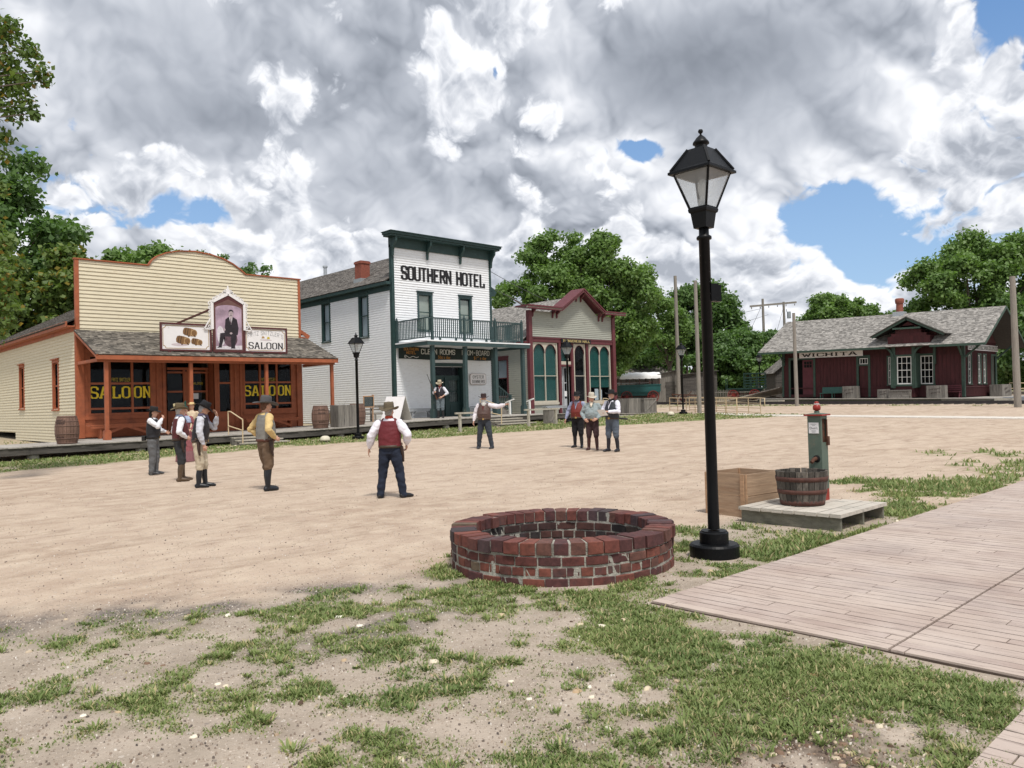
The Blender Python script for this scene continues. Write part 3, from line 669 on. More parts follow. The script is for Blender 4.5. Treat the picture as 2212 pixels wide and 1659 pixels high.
# storefront
sf = MB(O)
w1 = (9.56, 12.08, 1.53, 4.02); w2 = (16.15, 18.66, 1.53, 4.02); dr = (12.70, 14.75, .74, 4.02); sd_w = (14.93, 15.62, 1.45, 4.02)
flat_wall(sf, F, lambda z: [(SL, SRt)], .62, 4.90, [w1, w2, dr, sd_w], d=0)
flat_wall(sf, F, lambda z: [(SL, SRt)], .62, 4.90, [w1, w2, dr, sd_w], d=-.06)
sf.pbox(F, SL, SRt, 0, .02, 4.1, 4.26); sf.pbox(F, SL-.02, 9.40, 0, .07, .62, 4.95); sf.pbox(F, 18.86, SRt+.02, 0, .07, .62, 4.95)
for a in (12.24, 12.50, 15.72, 15.98): sf.pbox(F, a, a+.10, .001, .045, .66, 4.3)
sf.pbox(F, 9.41, 12.2, .001, .06, 1.36, 1.50); sf.pbox(F, 16.1, 18.8, .001, .06, 1.36, 1.50); sf.pbox(F, 9.41, 12.2, .001, .03, .66, .80); sf.pbox(F, 16.1, 18.8, .001, .03, .66, .80)
sf.build('storefront', M['orange'], sal)
def shop_window(root, o, P, a0, a1, z0, z1, muls, rows, cmat, nm='shop_window', mw=.085, dd=.7):
    f = MB(o)
    for a in [a0+mw/2]+list(muls)+[a1-mw/2]: f.pbox(P, a-mw/2, a+mw/2, -.10, .012, z0, z1)
    edges = [a0+mw]+[e for mm in muls for e in (mm-mw/2, mm+mw/2)]+[a1-mw]
    for i in range(0, len(edges)-1, 2):
        for r_, hh in rows+[(z0+mw/2, mw), (z1-mw/2, mw)]: f.pbox(P, edges[i], edges[i+1], -.09, .006, r_-hh/2, r_+hh/2)
    for q in ((a0-.01, a0), (a1, a1+.01)): f.pbox(P, q[0], q[1], -dd, -.11, z0, z1, 1)
    f.pbox(P, a0, a1, -dd-.01, -dd, z0, z1, 1); f.pbox(P, a0, a1, -dd, -.11, z1, z1+.01, 1); f.pbox(P, a0, a1, -dd, -.11, z0-.01, z0, 1)  # near-black box: shade of the room painted behind the glass
    fo = f.build(nm, [cmat, M['dark']], root)
    g = MB(o); g.pbox(P, a0+.02, a1-.02, -.055, -.05, z0+.02, z1-.02); g.build('pane', M['glass'], fo)
    return fo
W1 = shop_window(sal, O, F, *w1, [10.38, 11.26], [(2.84, .085), (1.80, .085)], M['orange'])
W2 = shop_window(sal, O, F, *w2, [16.98, 17.83], [(2.86, .085), (1.86, .085)], M['orange'])
for W_, a0, a1, f0, f1, sp_ in ((W1, 9.62, 12.03, 10.46, 11.2, [('SA', 9.62, 10.34), ('LO', 10.46, 11.20), ('ON', 11.33, 12.03)]), (W2, 16.17, 18.63, 17.02, 17.78, [('SA', 16.20, 16.94), ('LO', 17.04, 17.78), ('ON', 17.89, 18.60)])):
    t_ = MB(O)
    for s_, p_, q_ in sp_: lettering(t_, F, s_, p_, q_, 2.24, .46, d=-.046, thick=1.35, thin=.8, serif=.95, gap=1.9)
    t_.build('lettering', M['yellow'], W_)
    t_ = MB(O); lettering(t_, F, 'FRITZ SNITZLER', f0, f1, 2.93, .14, d=-.046, thick=.9, gap=1.2); t_.build('lettering', M['yellowdim'], W_)
# recessed doors
mb = MB(O); P = F; dep = -.62
for a in (12.70, 13.60, 13.78, 14.62): mb.pbox(P, a, a+.10, dep, dep+.06, .72, 3.55)
mb.pbox(P, 12.70, 14.75, dep-.001, dep+.07, 3.45, 3.56); mb.pbox(P, 12.70, 14.75, dep-.001, dep+.08, 3.30, 3.38); mb.pbox(P, 12.8, 13.6, dep+.001, dep+.05, .72, 1.62); mb.pbox(P, 13.88, 14.62, dep+.001, dep+.05, .72, 1.62)
mb.pbox(P, 12.8, 13.6, dep+.001, dep+.05, 2.44, 2.52); mb.pbox(P, 13.88, 14.62, dep+.001, dep+.05, 2.44, 2.52); mb.pbox(P, 13.70, 13.78, dep-.002, dep+.055, .72, 3.3)
mb.pbox(P, 12.66, 12.699, dep, 0, .70, 4.02); mb.pbox(P, 14.751, 14.79, dep, 0, .70, 4.02); mb.pbox(P, 12.7, 14.75, dep, -.07, 4.02, 4.06)
d_ = mb.build('door', M['orange'], sal)
g = MB(O); g.pbox(P, 12.72, 14.7, dep-.004, dep, .74, 4.0); g.build('pane', M['glass'], d_)
g = MB(O); g.pbox(P, 12.7, 14.75, dep-.8, dep-.79, .6, 4.1); g.pbox(P, 12.7, 14.75, dep, 0, .70, .735); g.build('dark_liner', M['dark'], d_)  # near-black panel and recess floor, room shade put into the colour
g = MB(O); g.pbox(P, 14.02, 14.30, dep+.003, dep+.006, 2.14, 2.40); g.build('notice', M['paper'], d_)
t_ = MB(O); lettering(t_, F, 'SALOON', 13.98, 14.5, 2.80, .10, d=dep+.006, thick=.9); t_.build('lettering', M['yellowdim'], d_)
shop_window(sal, O, F, *sd_w, [], [(2.84, .085)], M['orange'], 'side_light')
# porch roof, beam, posts
mb = MB(O); up = Vector((0, 35.16-32.25, 5.02-3.86)); shingles(mb, (9.05, 32.25, 3.86), (1, 0, 0), up, 10.38, up.length, .155, .17, ragged=.8)
o = mb.build('porch_roof', [M['shingle_warm'], M['shingle_base']], sal)
mb = MB(O); mb.box(9.12, 32.42, 3.58, 19.36, 32.60, 3.80); mb.box(9.04, 32.25, 3.66, 19.44, 32.29, 3.83); mb.box(9.15, 32.60, 3.60, 9.25, 35.2, 3.72); mb.box(19.2, 32.60, 3.60, 19.3, 35.2, 3.72)
mb.beam((9.08, 32.25, 3.78), (9.08, 35.18, 4.95), .05, .15); mb.beam((19.41, 32.25, 3.78), (19.41, 35.18, 4.95), .05, .15)
for i in range(11): mb.beam((9.6+i*.93, 32.62, 3.86), (9.6+i*.93, 35.16, 4.87), .05, .10)
mb.build('porch_beam', M['orange'], sal)
for i, a in enumerate((9.46, 12.68, 15.98, 19.24)):
    mb = MB(O); s_ = .065; zb = [.60, .63, .66, .71][i]
    mb.box(a-s_, 32.51-s_, zb+.0, a+s_, 32.51+s_, 3.579); 
    if i < 3: mb.box(a-.12, 32.39, zb-.02, a+.12, 32.63, zb+.32); mb.box(a-.10, 32.41, zb+.32, a+.10, 32.61, zb+.36)
    mb.build('porch_post', M['orange'], sal)
mb = MB((16.6, 46, 7.6)); mb.box(16.3, 45.6, 5.5, 17.2, 46.5, 8.78); mb.box(16.22, 45.52, 8.6, 17.28, 46.58, 8.74)
o = mb.build('chimney', M['brickred'], sal); o.location = Vector((16.6, 46, 7.6))-Vector(O)

# ================================================================== SALOON ROOF SIGNS
PS = PU(32.62)
def framed(name, label, a0, a1, z0, z1, cat='sign'):
    oo = ((a0+a1)/2, 32.62, z0); t_ = thing(name, label, cat, oo)
    mb = MB(oo); w_ = .075
    mb.pbox(PS, a0, a0+w_, -.05, .03, z0, z1); mb.pbox(PS, a1-w_, a1, -.05, .03, z0, z1); mb.pbox(PS, a0+w_, a1-w_, -.05, .03, z0, z0+w_); mb.pbox(PS, a0+w_, a1-w_, -.05, .03, z1-w_, z1)
    for a in (a0+.35, a1-.35): mb.beam((a, 32.6, z0), (a, 32.6, z0-.12), .12, .05, (0, 1, 0)); mb.beam((a, 32.64, z1-.2), (a, 33.6, z0+.32), .05, .05)
    mb.build('frame', M['signmaroon'], t_)
    mb = MB(oo); mb.pbox(PS, a0+w_, a1-w_, -.045, -.01, z0+w_, z1-w_)
    mb.build('panel', M['signwhite'], t_)
    mb = MB(oo); e = w_+.045; g_ = .012
    A0, A1, Z0, Z1 = a0+e, a1-e, z0+e, z1-e; k = .1
    pts = [(A0+k, Z0), (A1-k, Z0), (A1-k, Z0+k*.5), (A1-k*.5, Z0+k), (A1, Z0+k), (A1, Z1-k), (A1-k*.5, Z1-k), (A1-k, Z1-k*.5), (A1-k, Z1), (A0+k, Z1), (A0+k, Z1-k*.5), (A0+k*.5, Z1-k), (A0, Z1-k), (A0, Z0+k), (A0+k*.5, Z0+k), (A0+k, Z0+k*.5), (A0+k, Z0)]
    for p, q in zip(pts[:-1], pts[1:]): mb.beam(PS(p[0], -.006, p[1]), PS(q[0], -.006, q[1]), .006, .022)
    mb.build('gold_line', M['gold'], t_)
    return t_, oo
def ellpoly(ca, cz, ra, rz_, n=20, rot=0, a0=0, a1=2*math.pi):
    return [(ca+ra*math.cos(a0+(a1-a0)*i/n)*math.cos(rot)-rz_*math.sin(a0+(a1-a0)*i/n)*math.sin(rot), cz+ra*math.cos(a0+(a1-a0)*i/n)*math.sin(rot)+rz_*math.sin(a0+(a1-a0)*i/n)*math.cos(rot)) for i in range(n)]
M['pb1'] = pmat('painted_barrel_brown', (.20, .105, .04), .4, 14, .6, 0, 0, (1, 1, 3)); M['pb2'] = pmat('painted_barrel_light', (.42, .27, .13), .2, 20, .6); M['pb3'] = pmat('painted_barrel_dark', (.05, .025, .014), .3, 10, .6); M['pbs'] = pmat('painted_backdrop_smudge', (.58, .50, .52), .1, 8, .6)
t_, oo = framed('barrel_picture_sign', 'white framed sign with three painted barrels above saloon porch', 11.52, 13.62, 4.06, 5.22)
mb = MB(oo); L = .0
def flat(mb, pts, d, mi=0): mb.add([PS(a, d, z) for a, z in pts], [tuple(range(len(pts)))], mi)
flat(mb, ellpoly(12.3, 4.33, .34, .06), -.008, 3)
for bi, (ca, cz, s_) in enumerate(((12.42, 4.52, 1.0), (12.98, 4.47, .8), (12.70, 4.86, 1.0))):
    r_ = .155*s_; w_ = .24*s_; D_ = -.006+bi*.0016; rt = -.18
    def rr(da, dz): return (ca+da*math.cos(rt)-dz*math.sin(rt), cz+da*math.sin(rt)+dz*math.cos(rt))
    body = [rr(-w_, -r_*.8), rr(-w_*.5, -r_*1.03), rr(w_*.1, -r_*1.05), rr(w_*.8, -r_*.92), rr(w_*.8, r_*.92), rr(w_*.1, r_*1.05), rr(-w_*.5, r_*1.03), rr(-w_, r_*.8), rr(-w_*1.12, 0)]
    flat(mb, body, D_, 0)
    for h in (-.75, -.35, .25): flat(mb, [rr(w_*h, -r_*1.03), rr(w_*h+.028, -r_*1.03), rr(w_*h+.028, r_*1.03), rr(w_*h, r_*1.03)], D_+.0004, 2 if h < 0 else 1)
    flat(mb, [rr(w_*.8+r_*.85*math.cos(k/20*6.283), r_*.95*math.sin(k/20*6.283)) for k in range(20)], D_+.0006, 1)
    flat(mb, [rr(w_*.8+r_*.66*math.cos(k/20*6.283), r_*.76*math.sin(k/20*6.283)) for k in range(20)], D_+.0009, 0)
    flat(mb, [rr(w_*.8+.02, -r_*.45), rr(w_*.8+.10, -r_*.9), rr(w_*.8+.05, -r_), rr(w_*.8, -r_*.6)], D_+.0012, 2)
    flat(mb, [rr(-.05, -r_*1.02), rr(.06, -r_*1.02), rr(.0, -r_*1.35)], D_-.0003, 2)
mb.build('picture', [M['pb1'], M['pb2'], M['pb3'], M['pbs']], t_)
t_, oo = framed('saloon_name_sign', 'white framed sign lettered with saloon name right of portrait', 15.03, 17.06, 4.06, 5.20)
mb = MB(oo); lettering(mb, PS, "SALOON", 15.24, 16.86, 4.25, .27, d=-.006, thick=1.25, thin=.6, serif=.8, gap=1.9); mb.build('lettering', M['ink'], t_)
mb = MB(oo); lettering(mb, PS, "FRITZ SNITZLER'S", 15.20, 16.88, 4.70, .17, d=-.006, thick=.62, gap=1.6, arc=.17); mb.build('lettering', M['greytext'], t_)
mb = MB(oo); flat(mb, [(15.85, 4.70), (16.0, 4.72), (15.97, 4.80), (15.88, 4.80)], -.006, 0); flat(mb, [(16.1, 4.68), (16.24, 4.69), (16.22, 4.78), (16.13, 4.79)], -.006, 1); flat(mb, ellpoly(16.05, 4.64, .28, .03), -.0075, 2); mb.build('picture', [M['pb2'], M['yellowdim'], M['pbs']], t_)
# portrait sign
oo = (14.35, 32.62, 4.06); t_ = thing('portrait_sign', 'gabled portrait sign of a seated man in a dark suit with white scroll border', 'sign', oo)
PP = PU(32.56); a0, a1, z0, z1, za = 13.66, 15.03, 4.06, 6.14, 6.50; am = (a0+a1)/2
mb = MB(oo); mb.poly(PP, [(a0, z0), (a1, z0), (a1, z1), (am, za), (a0, z1)], -.05, .0); mb.build('backboard', M['signmaroon'], t_)
mb = MB(oo)
for p, q in (((a0-.02, z0+.96), (a0-.02, z1+.03)), ((a0-.02, z1+.03), (am, za+.06)), ((am, za+.06), (a1+.02, z1+.03)), ((a1+.02, z1+.03), (a1+.02, z0+.96))): mb.beam(PP(p[0], -.02, p[1]), PP(q[0], -.02, q[1]), .08, .11)
def scroll(ca, cz, r_, ang, turns=1.3, w_=.045):
    pts = [(ca+r_*(1-.62*k/14)*math.cos(ang+turns*6.283*k/14), cz+r_*(1-.62*k/14)*math.sin(ang+turns*6.283*k/14)) for k in range(15)]
    for p, q in zip(pts[:-1], pts[1:]): mb.beam(PP(p[0], -.02, p[1]), PP(q[0], -.02, q[1]), .035, w_)
for sg in (-1, 1):
    for k in range(5):
        f_ = (k+.6)/5; scroll(am+sg*(a1-am+.0)*(1-f_)*1.0+sg*.02, z1+.12+(za-z1+.04)*f_, .075, 1.57 if sg > 0 else 1.57, 1.2*sg, .036)
    ed = a1+.10 if sg > 0 else a0-.10
    for zz, rr_ in ((6.12, .12), (5.93, .10), (5.76, .085), (5.6, .075)): scroll(ed, zz, rr_, 1.57, 1.1*sg, .04)
    pts = [(ed-sg*.05, 5.55), (ed+sg*.06, 5.35), (ed+sg*.26, 5.02), (ed-sg*.05, 5.02)]
    for p, q in zip(pts, pts[1:]+pts[:1]): mb.beam(PP(p[0], -.02, p[1]), PP(q[0], -.02, q[1]), .035, .045)
    scroll(ed+sg*.03, 5.14, .075, 0, 1.1*sg, .035)
scroll(am-.12, 6.66, .09, 3.14, 1.1, .04); scroll(am+.12, 6.66, .09, 0, -1.1, .04)
mb.poly(PP, [(am-.07, 6.55), (am+.07, 6.55), (am+.09, 6.72), (am+.03, 6.78), (am+.035, 6.84), (am, 6.92), (am-.035, 6.84), (am-.03, 6.78), (am-.09, 6.72)], -.04, .0)
mb.build('scroll_border', M['signwhite'], t_)
M['pbg'] = pmat('portrait_backdrop', (.36, .26, .33), .75, 1.6, .6); M['psuit'] = pmat('portrait_suit', (.022, .016, .022), .5, 9, .6); M['pskin'] = pmat('portrait_skin', (.42, .34, .36), .35, 16, .6); M['pshirt'] = pmat('portrait_shirt', (.62, .58, .62), .2, 12, .6); M['pframe'] = pmat('portrait_arch', (.14, .07, .06), .2, 8, .5); M['pchair'] = pmat('portrait_chair', (.10, .055, .07), .6, 9, .6)
mb = MB(oo); D0 = .003
def fl(pts, d, mi): mb.add([PP(a, d, z) for a, z in pts], [tuple(range(len(pts)))], mi)
ia0, ia1, iz0 = 13.78, 14.92, 4.18
fl([(ia0-.04, iz0-.04), (ia1+.04, iz0-.04), (ia1+.04, 6.02), (am, 6.32), (ia0-.04, 6.02)], D0, 4)
fl([(ia0, iz0), (ia1, iz0), (ia1, 5.90)]+[(am+(ia1-am)*math.cos(k/12*3.1416), 5.90+.17*math.sin(k/12*3.1416)) for k in range(1, 12)]+[(ia0, 5.90)], D0+.001, 0)
fl([(ia0, iz0), (ia1, iz0), (ia1, 4.36), (ia0, 4.30)], D0+.0016, 3)
fl(ellpoly(14.42, 4.62, .30, .34, 18), D0+.002, 5)
fl(ellpoly(14.0, 4.75, .17, .42, 16, .1), D0+.002, 3)
fl([(14.16, 4.9), (14.2, 5.45), (14.33, 5.56), (14.56, 5.56), (14.71, 5.47), (14.78, 5.1), (14.74, 4.82), (14.55, 4.75), (14.2, 4.8)], D0+.003, 1)
fl([(13.97, 4.86), (14.5, 4.93), (14.52, 4.74), (14.15, 4.72), (14.02, 4.30), (13.90, 4.30)], D0+.0034, 1); fl([(14.42, 4.84), (14.70, 4.86), (14.62, 4.4), (14.60, 4.26), (14.44, 4.26)], D0+.0036, 1)
fl([(13.82, 4.24), (14.03, 4.25), (14.03, 4.32), (13.93, 4.33)], D0+.004, 1); fl([(14.42, 4.22), (14.62, 4.22), (14.6, 4.30), (14.44, 4.30)], D0+.004, 1)
fl([(14.36, 5.56), (14.52, 5.56), (14.45, 5.24)], D0+.004, 3); fl([(14.42, 5.50), (14.46, 5.50), (14.46, 5.27), (14.42, 5.27)], D0+.0046, 5)
fl(ellpoly(14.45, 5.70, .10, .145, 18), D0+.0044, 2); fl([(14.39, 5.6), (14.51, 5.6), (14.5, 5.5), (14.40, 5.5)], D0+.0042, 2)
fl([(14.35, 5.72), (14.355, 5.83), (14.40, 5.88), (14.50, 5.885), (14.555, 5.83), (14.555, 5.73), (14.53, 5.80), (14.45, 5.82), (14.37, 5.79)], D0+.005, 1)
fl([(14.40, 5.645), (14.45, 5.665), (14.50, 5.645), (14.50, 5.63), (14.45, 5.64), (14.40, 5.63)], D0+.0052, 1)
for q in (14.415, 14.485): fl(ellpoly(q, 5.735, .014, .008, 8), D0+.0052, 1)
fl(ellpoly(14.44, 4.87, .06, .045, 12), D0+.005, 2); fl(ellpoly(14.15, 5.02, .05, .06, 12), D0+.005, 2)
mb.build('picture', [M['pbg'], M['psuit'], M['pskin'], M['pshirt'], M['pframe'], M['pchair']], t_)
mb = MB(oo); mb.beam((13.70, 32.66, 5.9), (12.9, 35.15, 5.35), .07, .07); mb.build('brace', M['signmaroon'], t_); mb = MB(oo); mb.beam((15.0, 32.66, 5.9), (15.0, 35.15, 5.6), .07, .07)
mb.build('brace', M['signmaroon'], t_); mb = MB(oo)
for a in (13.8, 14.9): mb.beam((a, 32.6, 4.06), (a, 32.6, 3.98), .12, .05, (0, 1, 0)); mb.build('foot_block', M['signmaroon'], t_); mb = MB(oo)
# ================================================================== HOTEL
O = (24.63, 35.2, .45); HL, HR = 24.63, 31.82
hot = thing('hotel_building', 'white two-storey clapboard hotel with tall green-corniced false front and balcony', 'hotel', O)
F = PU(35.2); fh = [(26.42, 27.24, 5.72, 7.72), (29.40, 30.16, 5.70, 7.72), (27.40, 29.42, .85, 3.70)]
mb = MB(O); siding(mb, F, lambda z: [(HL, HR)], .86, 10.3, .135, fh, proud=.036); flat_wall(mb, F, lambda z: [(HL, HR)], .8, 10.9, fh, d=-.05); flat_wall(mb, F, lambda z: [(HL, HR)], .8, 10.9, fh, d=-.14)
mb.build('front_wall', M['white'], hot)
S2 = PV(24.63); sh = [(37.58, 38.36, 5.50, 7.80), (41.70, 42.48, 5.55, 7.82)]
mb = MB(O); siding(mb, S2, lambda z: [(35.3, 53)], .62, 8.2, .13, sh, proud=.036); flat_wall(mb, S2, lambda z: [(35.2, 53)], .62, 8.4, sh, d=-.05)
mb.box(24.7, 52.9, .5, 31.8, 53, 8.4); mb.box(31.72, 35.3, .5, 31.82, 53, 8.4); mb.build('side_wall', M['white'], hot)
for i, q in enumerate(fh[:2]): window(hot, O, F, *q, 1, (), .13, M['balcony'], M['darkgreen'], 'shade_cream', (.02, .95) if i else (.02, .98), meeting=6.75, hood=True)
for i, q in enumerate(sh): window(hot, O, S2, *q, 1, (), .13, M['darkgreen'], M['darkgreen'], 'curtain', (0, 1), meeting=6.7, hood=True)
mb = MB(O)
mb.pbox(F, HL-.03, HL+.14, -.16, .06, .8, 10.3); mb.pbox(F, HR-.12, HR+.03, -.16, .06, .8, 10.3)
mb.pbox(F, HL-.05, HR+.05, -.16, .10, 10.17, 10.72)
mb.pbox(F, HL-.42, HR+.42, -.2, .62, 10.80, 10.92); mb.pbox(F, HL-.36, HR+.36, -.18, .54, 10.70, 10.799); mb.pbox(F, HL-.46, HR+.46, -.24, .68, 10.921, 10.96)
for a in (HL+.02, 27.0, 29.4, HR-.02):
    pts = [(.101, 9.68), (.17, 9.72), (.20, 10.0), (.30, 10.25), (.50, 10.45), (.52, 10.70), (.101, 10.70)]
    n = len(pts); w_ = .06; vs = [F(a-w_, d, z) for d, z in pts]+[F(a+w_, d, z) for d, z in pts]
    mb.add(vs, [tuple(range(n)), tuple(range(2*n-1, n-1, -1))]+[(i, (i+1) % n, n+(i+1) % n, n+i) for i in range(n)])
mb.pbox(S2, 35.2, 53.2, .02, .36, 8.14, 8.30); mb.pbox(S2, 35.2, 53.2, .021, .06, 7.84, 8.139); mb.pbox(S2, 35.2, 35.34, -.05, .05, .8, 10.3)
mb.box(31.83, 35.3, 8.05, 32.3, 35.6, 8.3); mb.beam((31.84, 35.35, 8.62), (32.4, 35.35, 8.22), .05, .2)
mb.build('cornice', M['darkgreen'], hot)
mb = MB(O); up = Vector((28.2-24.27, 0, 10.72-8.32)); shingles(mb, (24.27, 35.36, 8.34), (0, 1, 0), up, 17.8, up.length, .15, .16)
q = [(32.2, 35.4, 8.26), (32.2, 35.4, 8.32), (32.2, 53, 8.26), (32.2, 53, 8.32), (28.2, 35.4, 10.66), (28.2, 35.4, 10.72), (28.2, 53, 10.66), (28.2, 53, 10.72)]
mb.hexa(q, 1); mb.build('roof', [M['shingle'], M['shingle_base']], hot)
# 38.6-39.8 chimney on left slope, stove pipes on the ridge
cz_ = Vector((25.35, 39.1, 8.6)); mb = MB(O); mb.box(25.0, 38.75, 8.5, 25.6, 39.4, 10.02); mb.box(24.96, 38.71, 9.86, 25.64, 39.44, 9.98); mb.box(24.93, 38.68, 8.70, 25.66, 39.46, 8.98, 1)
mb.build('chimney', [M['brickred'], M['flash']], hot)
mb = MB(O); mb.tube([(28.2, 48.2, 10.6), (28.2, 48.2, 11.25)], .12, 10); mb.tube([(28.2, 48.2, 11.25), (28.2, 48.2, 11.36)], .17, 10); mb.build('stove_pipe', M['flash'], hot)
mb = MB(O); mb.tube([(31.2, 37.6, 8.5), (31.2, 37.6, 11.62)], .10, 10); mb.tube([(31.2, 37.6, 11.62), (31.2, 37.6, 11.76)], .13, 10); mb.build('stove_pipe', M['flash'], hot)
mb = MB(O); lettering(mb, F, 'SOUTHERN HOTEL', 25.22, 31.36, 8.48, .74, d=.042, thick=1.95, thin=1.25, serif=0, gap=1.5, tilt=0)
mb.build('lettering', M['ink'], hot)
# door
mb = MB(O); P = F
mb.pbox(P, 27.24, 27.40, -.05, .05, .85, 3.72); mb.pbox(P, 29.42, 29.58, -.05, .05, .85, 3.72); mb.pbox(P, 27.2, 29.62, -.05, .07, 3.721, 3.92)
for a, b_ in ((27.40, 28.30), (28.52, 29.42)):
    mb.pbox(P, a, a+.13, -.34, -.28, .86, 3.1); mb.pbox(P, b_-.13, b_, -.34, -.28, .86, 3.1); mb.pbox(P, a+.13, b_-.13, -.34, -.28, .86, 1.7); mb.pbox(P, a+.13, b_-.13, -.34, -.28, 2.95, 3.1)
    mb.pbox(P, a+.13, b_-.13, -.33, -.29, 2.28, 2.34); mb.pbox(P, a+.2, b_-.2, -.28, -.265, 1.0, 1.55)
mb.pbox(P, 28.30, 28.52, -.36, -.2, .86, 3.1); mb.pbox(P, 27.4, 29.42, -.36, -.26, 3.1, 3.22); mb.pbox(P, 27.39, 27.40, -.36, -.05, .85, 3.7); mb.pbox(P, 29.42, 29.43, -.36, -.05, .85, 3.7)
d_ = mb.build('door', M['darkgreen'], hot)
g = MB(O); g.pbox(P, 27.42, 29.4, -.325, -.32, .9, 3.68); g.build('pane', M['glass'], d_)
g = MB(O); n = 14
for a, b_ in ((28.66, 29.28),):
    for i in range(n): x0 = a+(b_-a)*i/n; x1_ = a+(b_-a)*(i+1)/n; g.add([P(x0, -.36-.02*math.sin(i*2), 1.7), P(x1_, -.36-.02*math.sin(i*2+2), 1.7), P(x1_, -.36-.02*math.sin(i*2+2), 2.94), P(x0, -.36-.02*math.sin(i*2), 2.94)], [(0, 1, 2, 3)])
g.build('curtain', pmat('lace_curtain', (.16, .17, .15), .5, 9, .9), d_)
g = MB(O); g.pbox(P, 27.3, 29.5, -1.0, -.99, .8, 3.8); g.build('dark_liner', M['dark'], d_)  # near-black sheet painted as the shade behind the door glass
# balcony: floor, posts, railing
bal = MB(O); bx0, bx1, by0, by1 = 24.70, 32.15, 32.25, 35.12
bal.box(bx0, by0, 4.86, bx1, by1, 4.93, 1); bal.box(bx0+.02, by0+.02, 4.66, bx1-.02, by0+.10, 4.859); bal.box(bx0+.02, by0+.10, 4.66, bx0+.10, by1, 4.859); bal.box(bx1-.10, by0+.10, 4.66, bx1-.02, by1, 4.859)
bal.box(bx0+.1, by0+.1, 4.80, bx1-.1, by1, 4.858, 1)
bal.build('balcony_floor', [M['balcony'], M['white']], hot)
mb = MB(O); zt, zb = 6.08, 5.08; ry = 32.40
def spindle_run(mb, p0, p1, z0, z1, sp_=.135, r_=.021):
    L = math.dist(p0, p1); n = int(L/sp_)
    for i in range(1, n): 
        x = p0[0]+(p1[0]-p0[0])*i/n; y = p0[1]+(p1[1]-p0[1])*i/n; mb.box(x-r_, y-r_, z0, x+r_, y+r_, z1)
for p, q in (((24.80, ry), (31.62, ry)), ((24.80, 35.12), (24.80, ry)), ((31.62, 35.12), (31.62, ry))):
    mb.beam((*p, zt), (*q, zt), .075, .06); mb.beam((*p, zb), (*q, zb), .06, .05); spindle_run(mb, p, q, zb+.02, zt-.03)
for i in range(6): mb.box(25.6+i*1.08, ry-.04, 4.93, 25.7+i*1.08, ry+.04, 5.06)
mb.build('balcony_railing', M['balcony'], hot)
mb = MB(O)
for a, y in ((24.80, 35.06), (25.14, ry), (27.32, ry), (29.55, ry), (31.62, ry)):
    mb.box(a-.06, y-.06, 4.94, a+.06, y+.06, 6.14); mb.lathe((a, y, 6.14), [(.06, 0), (.085, .02), (.04, .05), (.055, .10), (.03, .15), (0, .17)], 10)
mb.build('newel_posts', M['balcony'], hot)
for i, a in enumerate((25.20, 27.42, 29.64, 31.76)):
    mb = MB(O); s_ = .095; y = 32.52; zb_ = [.86, .87, .90, .88][i]
    mb.box(a-s_, y-s_, zb_, a+s_, y+s_, 4.659); mb.box(a-.14, y-.14, zb_-.01, a+.14, y+.14, zb_+.44); mb.box(a-.125, y-.125, zb_+.44, a+.125, y+.125, zb_+.50)
    mb.build('porch_post', M['balcony'], hot)
# banner and oyster sign (things of their own)
oo = (28.27, 35.1, 4.12); t_ = thing('hotel_banner', 'dark banner advertising rooms and board, hung along hotel wall under balcony', 'banner', oo)
mb = MB(oo); B = PU(35.12); n = 60; a0, a1 = 24.92, 31.66
for i in range(n):
    xa = a0+(a1-a0)*i/n; xb = a0+(a1-a0)*(i+1)/n
    def zt_(x): return 4.80+.025*math.sin((x-a0)*2.6)
    def zb_(x): return 4.10+.02*math.sin((x-a0)*1.7+1)
    def dd(x): return .0+.012*math.sin((x-a0)*5.2)
    mb.add([B(xa, dd(xa), zb_(xa)), B(xb, dd(xb), zb_(xb)), B(xb, dd(xb)*.5, zt_(xb)), B(xa, dd(xa)*.5, zt_(xa))], [(0, 1, 2, 3)], 0, True)
mb.build('cloth', M['banner'], t_)
mb = MB(oo)
lettering(mb, B, 'CLEAN ROOMS', 26.42, 28.86, 4.40, .27, d=.02, thick=1.0, gap=1.3); mb.build('lettering', M['palewhite'], t_); mb = MB(oo); lettering(mb, B, 'ROOM-BOARD', 29.36, 31.50, 4.40, .27, d=.02, thick=.75, gap=1.3)
mb.build('lettering', M['palewhite'], t_)
mb = MB(oo); lettering(mb, B, 'SOUTHERN', 25.25, 26.25, 4.58, .14, d=.02, thick=.9, gap=1.4); lettering(mb, B, 'HOTEL', 25.42, 26.05, 4.38, .15, d=.02, thick=.9, gap=1.4); mb.build('lettering', M['orangetext'], t_)
font_text('price_text', '50¢ a day', B, 28.05, 4.15, .26, M['orangetext'], t_, oo, .021, sx=.9); font_text('price_text', '$1°° a day', B, 30.75, 4.15, .26, M['orangetext'], t_, oo, .021, sx=.9)
mb = MB(oo); pts = [(25.3+.95*k/24, 4.22+.05*math.sin(k*.55)*(1-k/40)) for k in range(25)]
for p, q in zip(pts[:-1], pts[1:]): mb.beam(B(p[0], .018, p[1]), B(q[0], .018, q[1]), .004, .03)
pts = [(25.36+.07*math.cos(k*.5), 4.24+.07*math.sin(k*.5)) for k in range(12)]
for p, q in zip(pts[:-1], pts[1:]): mb.beam(B(p[0], .018, p[1]), B(q[0], .018, q[1]), .004, .025)
mb.build('flourish', M['palewhite'], t_)
oo = (30.56, 35.15, 2.66); t_ = thing('oyster_sign', 'white OYSTER DINNERS signboard with clipped corners beside hotel door', 'sign', oo)
a0, a1, z0, z1, k = 29.94, 31.2, 2.66, 3.32, .09
